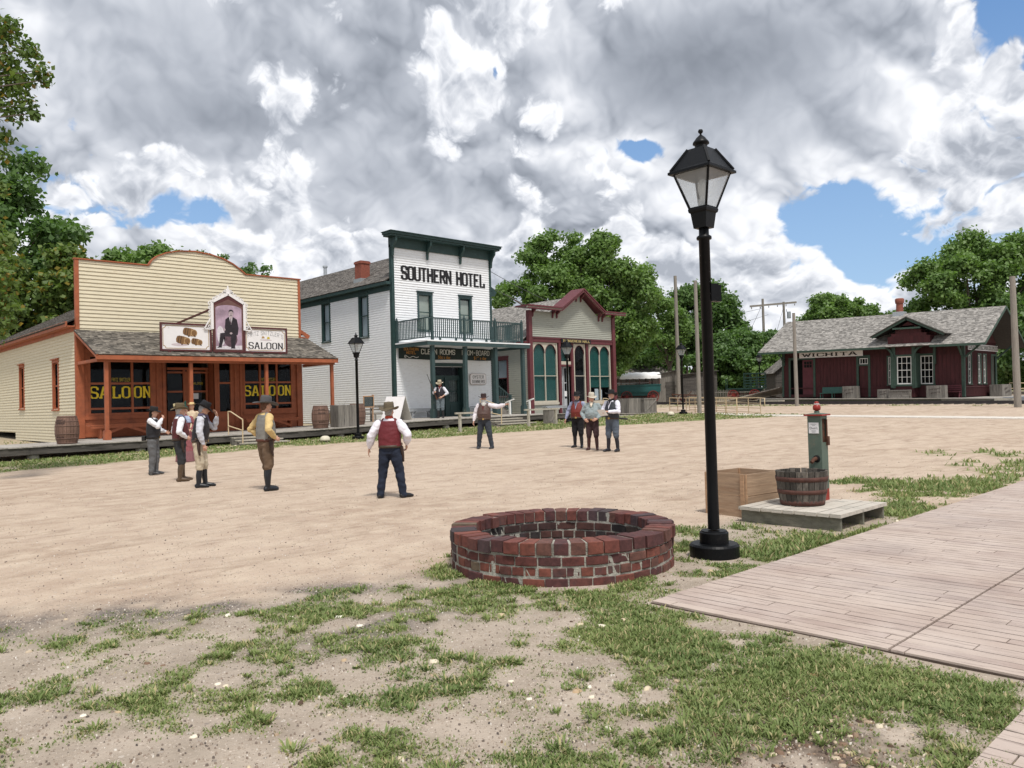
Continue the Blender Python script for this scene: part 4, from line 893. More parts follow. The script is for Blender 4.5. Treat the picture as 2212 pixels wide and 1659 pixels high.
oct_ = lambda e: [(a0+e, z0+k+e*.4), (a0+k+e*.4, z0+e), (a1-k-e*.4, z0+e), (a1-e, z0+k+e*.4), (a1-e, z1-k-e*.4), (a1-k-e*.4, z1-e), (a0+k+e*.4, z1-e), (a0+e, z1-k-e*.4)]
mb = MB(oo); mb.poly(PU(35.14), oct_(0), 0, .04); mb.build('frame', pmat('grey_pink_edge', (.42, .36, .34), .1, 5, .6), t_)
mb = MB(oo); mb.poly(PU(35.14), oct_(.035), .002, .045); mb.build('panel', M['signwhite'], t_)
mb = MB(oo); PO = PU(35.09); lettering(mb, PO, 'OYSTER', 30.14, 31.0, 3.03, .18, d=.0, thick=1.2, thin=.7, serif=.55, gap=2.3); lettering(mb, PO, 'DINNERS', 30.08, 31.07, 2.76, .18, d=.0, thick=1.2, thin=.7, serif=.55, gap=2.3)
mb.build('lettering', M['ink'], t_)

# ================================================================== TURNVEREIN HALL
O = (34.95, 35.2, .6); TL, TR = 34.95, 43.38
tv = thing('hall_building', 'grey clapboard hall with maroon trimmed peaked front and tall arched green-blind windows', 'hall', O)
F = PU(35.2)
def tspan(z):
    if z < 7.35: return [(TL, TR)]
    f_ = (z-7.35)/(8.75-7.35); return [(37.85+(39.72-37.85)*f_, 41.6-(41.6-39.72)*f_)]
mb = MB(O); siding(mb, F, tspan, 5.6, 8.7, .125, proud=.034, fine=True); flat_wall(mb, F, tspan, 5.4, 8.7, step=.06, d=-.05); flat_wall(mb, F, tspan, 5.4, 8.7, step=.06, d=-.12)
mb.build('facade', M['greysid'], tv)
S3 = PV(34.95); th = [(37.25, 38.25, 1.95, 4.35)]
mb = MB(O); siding(mb, S3, lambda z: [(35.3, 50)], .75, 5.3, .135, th, proud=.036); flat_wall(mb, S3, lambda z: [(35.2, 50)], .7, 5.5, th, d=-.05)
mb.box(35.05, 49.9, .6, 43.3, 50, 5.5); mb.box(43.28, 35.3, .6, 43.38, 50, 5.5); mb.build('side_wall', M['greysid'], tv)
window(tv, O, S3, *th[0], 1, (), .16, M['maroon'], M['maroon'], 'curtain', (.5, .98), meeting=3.15, hood=True)
mb = MB(O); up = Vector((39.2-34.6, 0, 8.45-5.42)); shingles(mb, (34.6, 35.45, 5.45), (0, 1, 0), up, 14.6, up.length, .14, .13, ragged=.8)
mb.hexa([(43.8, 35.4, 5.38), (43.8, 35.4, 5.44), (43.8, 50, 5.38), (43.8, 50, 5.44), (39.2, 35.4, 8.39), (39.2, 35.4, 8.45), (39.2, 50, 8.39), (39.2, 50, 8.45)], 1)
mb.build('roof', [M['shingle_pale'], M['shingle_base']], tv)
mb = MB(O)   # maroon frame
mb.pbox(F, TL-.06, TL+.24, -.12, .13, .72, 7.35); mb.pbox(F, TR-.24, TR+.06, -.12, .13, .72, 7.35)
mb.pbox(F, TL+.24, TR-.24, -.05, .10, 5.36, 5.68); mb.pbox(F, TL+.24, TR-.24, -.05, .14, 5.60, 5.66)
for a in (37.62, 40.36): mb.pbox(F, a, a+.20, -.05, .09, .72, 5.36)
mb.pbox(F, 38.86, 39.06, -.05, .07, .72, 5.36)
path_ = [(TL-.55, 7.60), (37.55, 7.60), (39.72, 9.0), (41.9, 7.60), (TR+.75, 7.60)]
for p, q in zip(path_[:-1], path_[1:]):
    v = []
    for a, z in (p, q):
        for d in (-.55, .62):
            for h in (-.055, .045): v.append(F(a, d, z+h))
    # order a,d,z nested
    mb.hexa([v[0], v[1], v[2], v[3], v[4], v[5], v[6], v[7]])
    mb.beam(F(p[0], .56, p[1]-.16), F(q[0], .56, q[1]-.16), .08, .07)
for a, zt in ((35.3, 7.5), (37.15, 7.5), (37.55, 7.5), (39.5, 8.72), (39.95, 8.72), (41.75, 7.5), (42.15, 7.5), (43.2, 7.5)):
    for dx in (0,):
        pts = [(.03, zt-.55), (.10, zt-.5), (.13, zt-.28), (.30, zt-.2), (.42, zt-.02), (.03, zt-.02)]; n = len(pts); w_ = .05
        vs = [F(a-w_, d, z) for d, z in pts]+[F(a+w_, d, z) for d, z in pts]; mb.add(vs, [tuple(range(n)), tuple(range(2*n-1, n-1, -1))]+[(i, (i+1) % n, n+(i+1) % n, n+i) for i in range(n)])
mb.pbox(S3, 35.2, 50, .03, .36, 5.26, 5.38); mb.beam((43.4, 35.35, 5.3), (43.75, 35.35, 5.3), .06, .2); mb.beam((43.4, 35.4, 4.7), (43.72, 35.4, 5.2), .05, .08)
mb.build('maroon_trim', M['maroon'], tv)
mb = MB(O)
for p, q in zip(path_[:-1], path_[1:]): mb.beam(F(p[0], .50, p[1]-.11), F(q[0], .50, q[1]-.11), .06, .10)
mb.build('cornice_band', M['beige'], tv)
def arch_window(a0, a1, z0, z1, n_arch, zsplit, blind_z, nm='arched_window', lowpanel=None):
    f = MB(O); w_ = .085
    f.pbox(F, a0, a0+w_, -.1, .03, z0, z1); f.pbox(F, a1-w_, a1, -.1, .03, z0, z1); f.pbox(F, a0+w_, a1-w_, -.1, .03, z1-.08, z1); f.pbox(F, a0+w_, a1-w_, -.1, .03, z0, z0+.10)
    f.pbox(F, a0-.02, a1+.02, -.06, .09, z0-.16, z0-.001)
    L0, L1 = a0+w_, a1-w_; wd = (L1-L0)/n_arch
    for i in range(n_arch):
        c_ = L0+wd*(i+.5); r_ = wd/2-.03; zc = z1-.08-r_-.10
        N_ = 16
        for k in range(N_):
            t0 = math.pi*k/N_; t1_ = math.pi*(k+1)/N_
            p0 = (c_+r_*math.cos(t0), zc+1.15*r_*math.sin(t0)); p1 = (c_+r_*math.cos(t1_), zc+1.15*r_*math.sin(t1_))
            f.add([F(p0[0], .012, p0[1]), F(p1[0], .012, p1[1]), F(p1[0], .012, z1-.08), F(p0[0], .012, z1-.08)], [(0, 1, 2, 3)])
            f.beam(F(p0[0], .0, p0[1]), F(p1[0], .0, p1[1]), .05, .03, mi=2)
        if i: f.pbox(F, c_-wd/2-.03, c_-wd/2+.03, -.07, .02, z0+.1, z1-.08)
    f.pbox(F, L0, L1, -.065, .01, zsplit-.02, zsplit+.02)
    for q in ((a0-.004, a0), (a1, a1+.004)): f.pbox(F, q[0], q[1], -.8, -.1, z0, z1, 1)
    f.pbox(F, a0, a1, -.81, -.8, z0, z1, 1); f.pbox(F, a0, a1, -.8, -.1, z1, z1+.01, 1); f.pbox(F, a0, a1, -.8, -.1, z0-.01, z0, 1)  # near-black box, the hall's inner shade put into its colour
    if lowpanel: f.pbox(F, a0, a1, -.05, .0, lowpanel, z0-.161, 3)
    fo = f.build(nm, [M['beige'], M['dark'], M['maroon'], M['greysid']], tv)
    g = MB(O); g.pbox(F, L0, L1, -.045, -.04, z0+.05, z1-.05); g.build('pane', M['glass'], fo)
    if blind_z is not None: g = MB(O); g.pbox(F, L0, L1, -.12, -.11, blind_z, z1-.06); g.build('blind', M['shade_green'], fo)
    return fo
arch_window(35.24, 37.52, 1.50, 5.34, 2, 3.20, 1.60, lowpanel=.72)
arch_window(40.66, 42.92, 1.42, 5.34, 2, 3.18, 2.42, lowpanel=.72)
arch_window(39.12, 40.28, 1.40, 5.34, 1, 3.20, None, lowpanel=.72)
mb = MB(O); mb.pbox(F, 37.83, 37.93, -.34, -.2, .74, 4.25); mb.pbox(F, 38.74, 38.84, -.34, -.2, .74, 4.25)
for a, b_ in ((37.93, 38.30), (38.37, 38.74)):
    mb.pbox(F, a, a+.07, -.32, -.26, .76, 3.82); mb.pbox(F, b_-.07, b_, -.32, -.26, .76, 3.82); mb.pbox(F, a+.07, b_-.07, -.32, -.26, .76, 1.7); mb.pbox(F, a+.07, b_-.07, -.32, -.26, 3.72, 3.82); mb.pbox(F, a+.07, b_-.07, -.32, -.27, 2.72, 2.78)
d_ = mb.build('door', pmat('grey_white_door', (.46, .48, .50), .1, 5, .6), tv)
mb = MB(O); mb.pbox(F, 37.83, 38.84, -.34, .04, 3.83, 3.95, 1); mb.pbox(F, 37.83, 38.84, -.3, .02, 3.951, 4.16); mb.pbox(F, 37.83, 37.92, -.3, -.2, 4.16, 5.3); mb.pbox(F, 38.76, 38.85, -.3, -.2, 4.16, 5.3); mb.build('transom_frame', [M['beige'], M['maroon']], tv)
g = MB(O); g.pbox(F, 37.9, 38.8, -.30, -.295, .8, 5.3); g.build('pane', M['glass'], d_)
g = MB(O); g.pbox(F, 37.8, 38.87, -1.0, -.99, .6, 5.36); g.build('dark_liner', M['dark'], d_)  # near-black sheet stands in for the unlit hall behind the door
g = MB(O); g.pbox(F, 37.9, 38.8, -.40, -.39, 4.2, 5.2); g.build('blind', M['shade_green'], d_)
g = MB(O); g.pbox(F, 38.42, 38.66, -.255, -.25, 1.85, 2.2); g.build('notice', M['paper'], d_)
g = MB(O); g.pbox(F, 41.30, 41.68, -.10, -.09, 1.55, 2.32); g.pbox(F, 41.78, 42.05, -.10, -.09, 1.55, 2.26); g.build('poster', M['paper'], tv)
oo = (39.25, 35.04, 5.38); t_ = thing('hall_name_board', 'narrow black board with gold lettering over the hall door', 'sign', oo)
mb = MB(oo); mb.pbox(F, 37.80, 40.72, .145, .19, 5.37, 5.64); mb.build('board', M['ink'], t_)
mb = MB(oo); lettering(mb, F, 'TURNVEREIN HALL', 37.92, 40.60, 5.43, .15, d=.195, thick=1.05, thin=.7, serif=.6, gap=1.5); mb.build('lettering', pmat('gold_lettering', (.62, .48, .20), .1, 8, .5), t_)

# ================================================================== STATION
O = (60.5, 18.1, 0.0)
dep = thing('station_building', 'dark red railway station with green trim, weathered shingle roof and bay window', 'station', O)
dep.rotation_euler = (.021, 0, 0)
F = PV(60.5); G_ = PU(18.1); y0, y1, x1 = 18.1, 31.6, 67.95; zb = 1.06; zt = 4.75
fholes = [(28.95, 30.85, 1.12, 4.05), (24.66, 25.36, 1.12, 4.05), (20.1, 20.95, 1.98, 4.02)]
gholes = [(61.30, 61.98, 1.98, 4.02), (63.5, 64.12, 1.98, 4.02), (64.72, 65.34, 1.98, 4.02), (66.7, 67.6, 1.1, 4.0)]
def boards(mb, P, a0, a1, z0, z1, holes, bw=.26):
    flat_wall(mb, P, lambda z: [(a0, a1)], z0, z1, holes, d=0)
    a = a0+.05
    while a < a1:
        for s0, s1 in intervals([(z0, z1)], [(h[2], h[3]) for h in holes if h[0]-.02 < a < h[1]+.02]): mb.pbox(P, a-.022, a+.022, .0, .02, s0, s1)
        a += bw
mb = MB(O); boards(mb, F, y0, y1, zb, zt, fholes, .27); mb.pbox(F, y0, y1, .005, .035, 1.72, 1.80); mb.pbox(F, y0, y1, .005, .03, zb, zb+.2)
mb.build('front_wall', M['depotred'], dep)
mb = MB(O); boards(mb, G_, 60.5, x1, zb, 5.0, gholes, .13); mb.pbox(G_, 60.5, x1, .005, .035, 1.72, 1.80)
gp = [(60.5, 5.0), (x1, 5.0), (64.3, 7.4)]; mb.poly(G_, gp, -.1, 0)
mb.box(60.6, y0+.15, 1.0, x1, y1, 1.02, 0); mb.box(x1-.1, y0+.01, 1.0, x1, y1, 4.9); mb.box(60.55, y1-.1, 1.0, x1-.1, y1, 5.0); mb.poly(PU(y1), gp, 0, .1)
mb.build('gable_wall', M['depotred'], dep)
# added near-black liner stands in for the shade of the unlit rooms
mb = MB(O); mb.pbox(F, y0+.2, y1-.2, -.9, -.85, 1.0, 4.8); mb.pbox(G_, 61.4, 67.8, -.9, -.85, 1.0, 4.8); mb.build('dark_liner', M['dark'], dep)
mb = MB(O)
for P, a in ((F, y0), (F, y1-.16)): mb.pbox(P, a, a+.16, .0, .045, zb, zt)
mb.pbox(G_, 60.5-.045, 60.5+.16, .0, .045, zb, 4.9); mb.pbox(G_, x1-.16, x1, .0, .045, zb, 4.9)
for h in (fholes[0], fholes[1]): mb.pbox(F, h[0]-.17, h[0], .0, .055, zb, h[3]); mb.pbox(F, h[1], h[1]+.17, .0, .055, zb, h[3]); mb.pbox(F, h[0]-.17, h[1]+.17, .0, .058, h[3], h[3]+.18)
mb.pbox(F, 24.66, 25.36, -.05, .05, 3.42, 3.52); mb.pbox(G_, 66.55, 66.7, 0, .05, zb, 4.15); mb.pbox(G_, 67.6, 67.78, 0, .05, zb, 4.15); mb.pbox(G_, 66.7, 67.6, 0, .05, 4.0, 4.15)
mb.build('green_trim', M['depotgreen'], dep); mb = MB(O)
for yb in (y0+.08, 31.4): mb.beam((60.42, yb, 3.85), (59.55, yb, 4.62), .10, .10); mb.beam((60.45, yb, 3.6), (60.45, yb, 4.6), .12, .10); mb.build('bracket', M['depotgreen'], dep); mb = MB(O)
for xb in (60.55, 67.8): mb.beam((xb, 18.02, 3.85), (xb, 16.9, 4.85), .1, .12); mb.build('bracket', M['depotgreen'], dep); mb = MB(O)
# sliding freight door, panelled door
mb = MB(O); mb.pbox(F, 28.98, 29.88, -.12, -.06, 1.12, 4.03); d_ = mb.build('door', M['depotdoor'], dep)
mb = MB(O); 
for i in range(3):
    for j in range(2): mb.pbox(F, 29.12+i*.22, 29.30+i*.22, -.058, -.052, 3.42+j*.26, 3.64+j*.26)
mb.build('pane', M['dark'], d_)
mb = MB(O); mb.pbox(F, 24.68, 25.34, -.10, -.05, 1.12, 3.42); mb.build('door', M['depotred'], dep)
mb = MB(O); mb.pbox(G_, 66.7, 67.6, -.1, -.05, 1.1, 4.0); mb.pbox(G_, 66.8, 66.84, -.05, .0, 3.3, 3.9); mb.build('door', pmat('dull_green_door', (.05, .06, .045), .2, 4, .7), dep)
def sashwin(P, a0, a1, z0, z1, cols, nm='window', cas=.13):
    m_z = (z0+z1)/2; rows = [z0+(z1-z0)*.26, z0+(z1-z0)*.74]
    return window(dep, O, P, a0, a1, z0, z1, cols, rows, cas, M['depotgreen'], M['winwhite'], None, meeting=m_z, sash_w=.06, mull=.03, dark_depth=.4)
sashwin(F, *fholes[2], 3)
for q in gholes[:3]: sashwin(G_, *q, 2, cas=.11)
f = MB(O); window(dep, O, F, 24.70, 25.32, 3.54, 4.0, 3, (), 0, M['depotgreen'], M['winwhite'], None, sash_w=.05, mull=.03, dark_depth=.3)
# bay window: projects .75 m between y 21.0 and 22.6
PB = PV(59.72); mb = MB(O); by0, by1 = 21.12, 22.50
mb.box(59.72, by0, 1.06, 60.5, by1, 1.9); mb.build('bay_base', M['depotred'], dep); mb = MB(O); mb.box(59.72, by0, 4.10, 60.5, by1, 4.85)
mb.pbox(F, 19.85, 22.98, -.05, -.02, 4.7, 5.75); mb.box(59.55, 19.95, 4.86, 60.5, 22.85, 5.45); mb.box(59.56, 20.2, 5.45, 60.5, 22.6, 5.65); mb.box(59.57, 20.55, 5.65, 60.5, 22.3, 5.9); mb.box(59.58, 21.0, 5.9, 60.4, 22.0, 6.2); mb.poly(PV(59.6), [(20.6, 5.95), (22.25, 5.95), (21.42, 6.5)], -.6, .02)
mb.build('bay_wall', M['depotred'], dep)
mb = MB(O)
for a in (by0-.1, by1-.12): mb.box(59.66, a, 1.7, 59.86, a+.22, 4.85)
mb.box(59.55, 19.80, 4.70, 59.7, 23.0, 4.88); mb.box(59.64, by0, 1.84, 59.72, by1, 1.96); mb.box(59.64, by0, 4.02, 59.72, by1, 4.12)
for s_, a in ((-1, 19.95), (1, 22.85)):
    c0 = (59.66, by0+.0 if s_ < 0 else by1, 3.9); pts = []
    for k in range(9):
        t0 = k/8*math.pi/2; pts.append((59.62, c0[1]+s_*.95*(1-math.cos(t0)), 3.85+.92*math.sin(t0)))
    for p, q in zip(pts[:-1], pts[1:]): mb.beam(p, q, .12, .14)
    mb.box(60.3, a-.08, 3.4, 60.45, a+.08, 4.75)
mb.box(59.66, by1+.1, 1.75, 60.5, by1+.22, 4.2); mb.box(59.62, 20.95, 1.74, 60.5, 21.03, 4.2)
# gablet rakes
L_, A_, R_ = (23.9, 5.46), (21.45, 6.72), (18.95, 5.46)
for p, q in ((L_, A_), (A_, R_)): mb.beam((59.3, p[0], p[1]), (59.3, q[0], q[1]), .07, .22)
mb.beam((59.32, 22.4, 6.0), (59.32, 20.5, 6.0), .10, .12)
mb.build('bay_trim', M['depotgreen'], dep)
window(dep, O, PB, 21.28, 22.30, 1.98, 4.0, 3, [2.5, 3.5], .1, M['depotgreen'], M['winwhite'], None, meeting=3.0, sash_w=.07, mull=.03, dark_depth=.4)
PSd = lambda a, d, z: (a, by1+d, z)
window(dep, O, lambda a, d, z: (a, by1+.0+d, z) if False else (60.5-.05-(a), by1+.12+d, z), .08, .52, 1.98, 4.0, 3, [2.5, 3.5], .04, M['depotgreen'], M['winwhite'], None, meeting=3.0, sash_w=.05, mull=.026, dark_depth=.12)
# the left angled pane of the bay as seen beside the post
window(dep, O, PV(60.10), 22.66, 23.05, 1.98, 4.0, 3, [2.5, 3.5], .08, M['depotgreen'], M['winwhite'], None, meeting=3.0, sash_w=.045, mull=.026, dark_depth=.3)
# roof
e0, rid = Vector((59.25, 16.45, 4.66)), Vector((64.3, 16.45, 7.44)); up = rid-e0
mb = MB(O); shingles(mb, e0+Vector((0, 0, .06)), (0, 1, 0), up, 16.6, up.length, .155, .19, thick=.07)
mb.hexa([(69.4, 16.45, 4.6), (69.4, 16.45, 4.66), (69.4, 33.05, 4.6), (69.4, 33.05, 4.66), (64.3, 16.45, 7.38), (64.3, 16.45, 7.44), (64.3, 33.05, 7.38), (64.3, 33.05, 7.44)], 1)
# gablet roof: two small slopes running back into the main roof
sl = up.z/up.x
def back(z): return 59.25+(z-4.66)/sl
for s_ in (-1, 1):
    yb = 21.45+s_*2.55; O2 = Vector((59.22, yb, 5.52)); upg = Vector((0, -s_*2.55, 1.30)); Lg = back(6.82)-59.22
    shingles(mb, O2, (1, 0, 0), upg, Lg, upg.length, .15, .17, clip=lambda a, b_, L=upg.length: 59.22+a < back(5.5+1.30*b_/L)+.1)
    q = [Vector((59.22, yb, 5.50)), Vector((back(5.52), yb, 5.50)), Vector((back(6.80), 21.45, 6.80)), Vector((59.22, 21.45, 6.80))]
    mb.add(q+[p-Vector((0, 0, .05)) for p in q], [(0, 1, 2, 3), (7, 6, 5, 4), (0, 3, 7, 4), (0, 4, 5, 1)], 1)
mb.build('roof', [M['shingle_pale'], M['shingle_base']], dep)
mb = MB(O); mb.box(59.22, 16.42, 4.56, 59.27, 19.0, 4.72); mb.box(59.22, 23.8, 4.56, 59.27, 33.08, 4.72); mb.box(59.2, 19.0, 4.57, 59.25, 19.9, 4.71); mb.box(59.2, 22.9, 4.57, 59.25, 23.8, 4.71)
for ye in (16.43, 33.06): mb.beam((59.25, ye, 4.62), (64.3, ye, 7.40), .05, .14); mb.beam((69.4, ye, 4.62), (64.3, ye, 7.40), .05, .14)
mb.build('fascia', M['depotgreen'], dep)
mb = MB(O); mb.tube([(64.25, 23.7, 7.0), (64.25, 23.7, 8.28)], [.27, .25], 14); mb.tube([(64.25, 23.7, 8.28), (64.25, 23.7, 8.42), (64.25, 23.7, 8.62), (64.25, 23.7, 8.68)], [.30, .33, .33, .26], 14); mb.box(63.85, 23.3, 7.2, 64.6, 24.1, 7.62, 1)
mb.build('chimney', [M['brickred'], M['flash']], dep)
def board_sign(name, label, P, a0, a1, z0, z1, oo, text, **kw):
    t_ = thing(name, label, 'sign', oo)
    mb = MB(oo); mb.pbox(P, a0, a1, .05, .085, z0, z1); mb.build('board', M['signwhite'], t_)
    return t_
oo = (60.42, 27.4, 4.4); t_ = board_sign('station_name_board', 'long white WICHITA name board under station eave', lambda a, d, z: (60.5-d-.07, a, z+.018*(a-27.4)), 24.9, 29.95, 4.37, 4.82, oo, '')
PW = lambda a, d, z: (60.5-d-.07, a, z+.018*(a-27.4))
mb = MB(oo); PW2 = lambda a, d, z: PW(29.7-(a), d, z)
lettering(mb, PW2, 'WICHITA', .05, 4.35, 4.47, .25, d=.09, thick=1.0, thin=1.25, serif=.75, gap=1.5); mb.build('lettering', M['ink'], t_)
oo = (64.7, 18.0, 4.35); t_ = board_sign('railroad_name_board', 'black and white railroad name board along the station gable wall', PU(18.04), 61.3, 68.2, 4.36, 4.78, oo, '')
mb = MB(oo); P = PU(17.95); mb.pbox(P, 61.38, 68.12, .0, .004, 4.41, 4.73); mb.build('panel', M['ink'], t_)
mb = MB(oo); lettering(mb, P, 'WICHITA & SOUTHWESTERN RAILROAD', 61.45, 68.0, 4.45, .24, d=.008, thick=1.3, thin=.8, gap=1.5); mb.build('lettering', M['palewhite'], t_)
# ================================================================== BOARDWALK
prof_u = [3.0, 7.0, 10.0, 15.0, 17.0, 20.0, 22.0, 24.7, 32.2, 40.0, 44.8]; prof_z = [.56, .58, .59, .64, .67, .73, .82, .86, .88, .64, .63]
def bz(u): return float(np.interp(u, prof_u, prof_z))
BF = 30.2
oo = (24, 32, .4); bw = thing('boardwalk', 'weathered plank boardwalk raised on concrete piers along the shop fronts', 'boardwalk', oo)
mb = MB(oo); x = 3.0
while x < 44.75:
    xe = min(x+.145, 44.8); yb = 33.4 if x < 9.0 else 35.15
    if x > 43.4: yb = 35.15
    z0, z1 = bz(x), bz(xe-.006); y0 = BF-.02-random.random()*.03
    mb.hexa([(x, y0, z0-.04), (x, y0, z0), (x, yb, z0-.04+.0), (x, yb, z0), (xe-.006, y0, z1-.04), (xe-.006, y0, z1), (xe-.006, yb, z1-.04), (xe-.006, yb, z1)]); x = xe
M['deckx'] = pmat('deck_planks', (.36, .335, .30), .16, 3, .9, .3, .14, (7, .6, 7), (.20, .18, .16), .2)
mb.build('deck', M['deckx'], bw)
mb = MB(oo); xs = [3.0, 6.4, 9.9, 13.3, 16.6, 19.4, 21.9, 24.7, 27.8, 32.2, 36.0, 40.0, 44.8]
for a, b_ in zip(xs[:-1], xs[1:]):
    za, zb_ = bz(a)-.045, bz(b_)-.045; h = .23
    mb.hexa([(a+.003, BF, za-h), (a+.003, BF, za), (a+.003, BF+.05, za-h), (a+.003, BF+.05, za), (b_-.003, BF, zb_-h), (b_-.003, BF, zb_), (b_-.003, BF+.05, zb_-h), (b_-.003, BF+.05, zb_)])
for yj in (31.4, 33.2, 34.8):
    for a, b_ in zip(xs[:-1], xs[1:]):
        if a < 9 and yj > 33.3: continue
        mb.beam((a, yj, bz(a)-.14), (b_, yj, bz(b_)-.14), .05, .18)
mb.box(3.0, 30.25, .3, 3.05, 33.3, .51); mb.box(44.75, 30.25, .36, 44.8, 35, .58)
mb.build('edge_beam', M['beam'], bw)
for i, (u_, v_) in enumerate([(3.9, 30.55), (6.55, 30.5), (10.0, 30.5), (11.3, 30.9), (14.8, 30.5), (18.4, 30.5), (21.2, 30.5), (24.35, 30.5), (29.0, 30.6), (31.4, 30.5), (34.2, 30.5), (38, 30.5), (42, 30.5)]):
    mb = MB(oo); g = gz(u_, v_); top = bz(u_)-.276
    if top-g < .05: continue
    mb.lathe((u_, v_, g-.1), [(0, 0), (.19, 0), (.185, top-g-.0), (.17, top-g+.09), (0, top-g+.09)], 16); mb.build('pier', M['concrete'], bw)
# dark ground cavity behind the beam: back skirting under the buildings
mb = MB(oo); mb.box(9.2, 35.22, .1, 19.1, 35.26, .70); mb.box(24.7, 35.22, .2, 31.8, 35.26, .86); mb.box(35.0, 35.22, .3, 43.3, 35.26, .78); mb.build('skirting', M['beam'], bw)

def steps(name, label, u0, u1, n, z_top, z_bot, yfront=BF, tread=.36, group='steps up to the boardwalk'):
    oo = ((u0+u1)/2, yfront, z_bot); t_ = thing(name, label, 'steps', oo, group=group)
    for i in range(n):
        zt_ = z_bot+(z_top-z_bot)*(n-i)/(n+1); y1_ = yfront-.0-tread*i; y0_ = y1_-tread; ex = .0+.10*i
        mb = MB(oo); mb.box(u0, y0_-.03, zt_-.045, u1+ex, y1_-.002, zt_); mb.build('tread', M['palewood'], t_)
        mb = MB(oo); mb.box(u0+.03, y0_, z_bot-.08, u1+ex-.03, y0_+.03, zt_-.046); mb.build('riser', M['greywood'], t_)
    mb = MB(oo)
    for uu in (u0+.0, u1-.05): mb = MB(oo); mb.hexa([(uu, yfront-tread*n, z_bot-.1), (uu, yfront-tread*n, z_bot+.02), (uu, yfront-.03, z_bot-.1), (uu, yfront-.03, z_top-.1), (uu+.05, yfront-tread*n, z_bot-.1), (uu+.05, yfront-tread*n, z_bot+.02), (uu+.05, yfront-.03, z_bot-.1), (uu+.05, yfront-.03, z_top-.1)]); mb.build('stringer', M['greywood'], t_)
    return t_
def handrail(name, label, u, ytop, ybot, ztop, zbot, hh=.92):
    oo = (u, (ytop+ybot)/2, zbot); t_ = thing(name, label, 'handrail', oo, group='tan pipe handrails at the boardwalk steps'); mb = MB(oo); r_ = .024
    P0, P1 = (u, ytop, ztop), (u, ytop, ztop+hh); P2 = (u, ytop-.22, ztop+hh); P3 = (u, ybot, zbot+hh); P4 = (u, ybot, zbot)
    mb.tube([P0, P1], r_); mb.tube([P1, P2], r_); mb.tube([P2, P3], r_); mb.tube([P3, (u, ybot, zbot+.5)], r_); mb.tube([(u, ybot, zbot+.5), (u, ytop, zbot+.5+(ztop-zbot)*.55)], r_); mb.tube([(u, ybot+.02, zbot+.5), (u, ybot+.02, zbot-.1)], r_)
    mb.build('pipe', M['rail'], t_); return t_
steps('boardwalk_steps', 'three wooden steps in front of the saloon doors', 13.25, 15.05, 3, .62, .22)
handrail('step_handrail', 'bent tan pipe handrail beside the saloon steps', 13.32, 30.45, 29.15, .62, .30)
steps('boardwalk_steps', 'three wide wooden steps behind the bearded pointing man', 26.6, 28.95, 3, .87, .40, tread=.42)
handrail('step_handrail', 'tan pipe handrail behind the bearded pointing man', 26.75, 30.6, 29.0, .87, .45)
steps('boardwalk_steps', 'low wooden steps right of the three standing men', 36.6, 38.6, 1, .70, .48, tread=.45)
handrail('step_handrail', 'tan pipe handrail at the low steps right of the three standing men', 36.55, 30.6, 29.4, .72, .50)

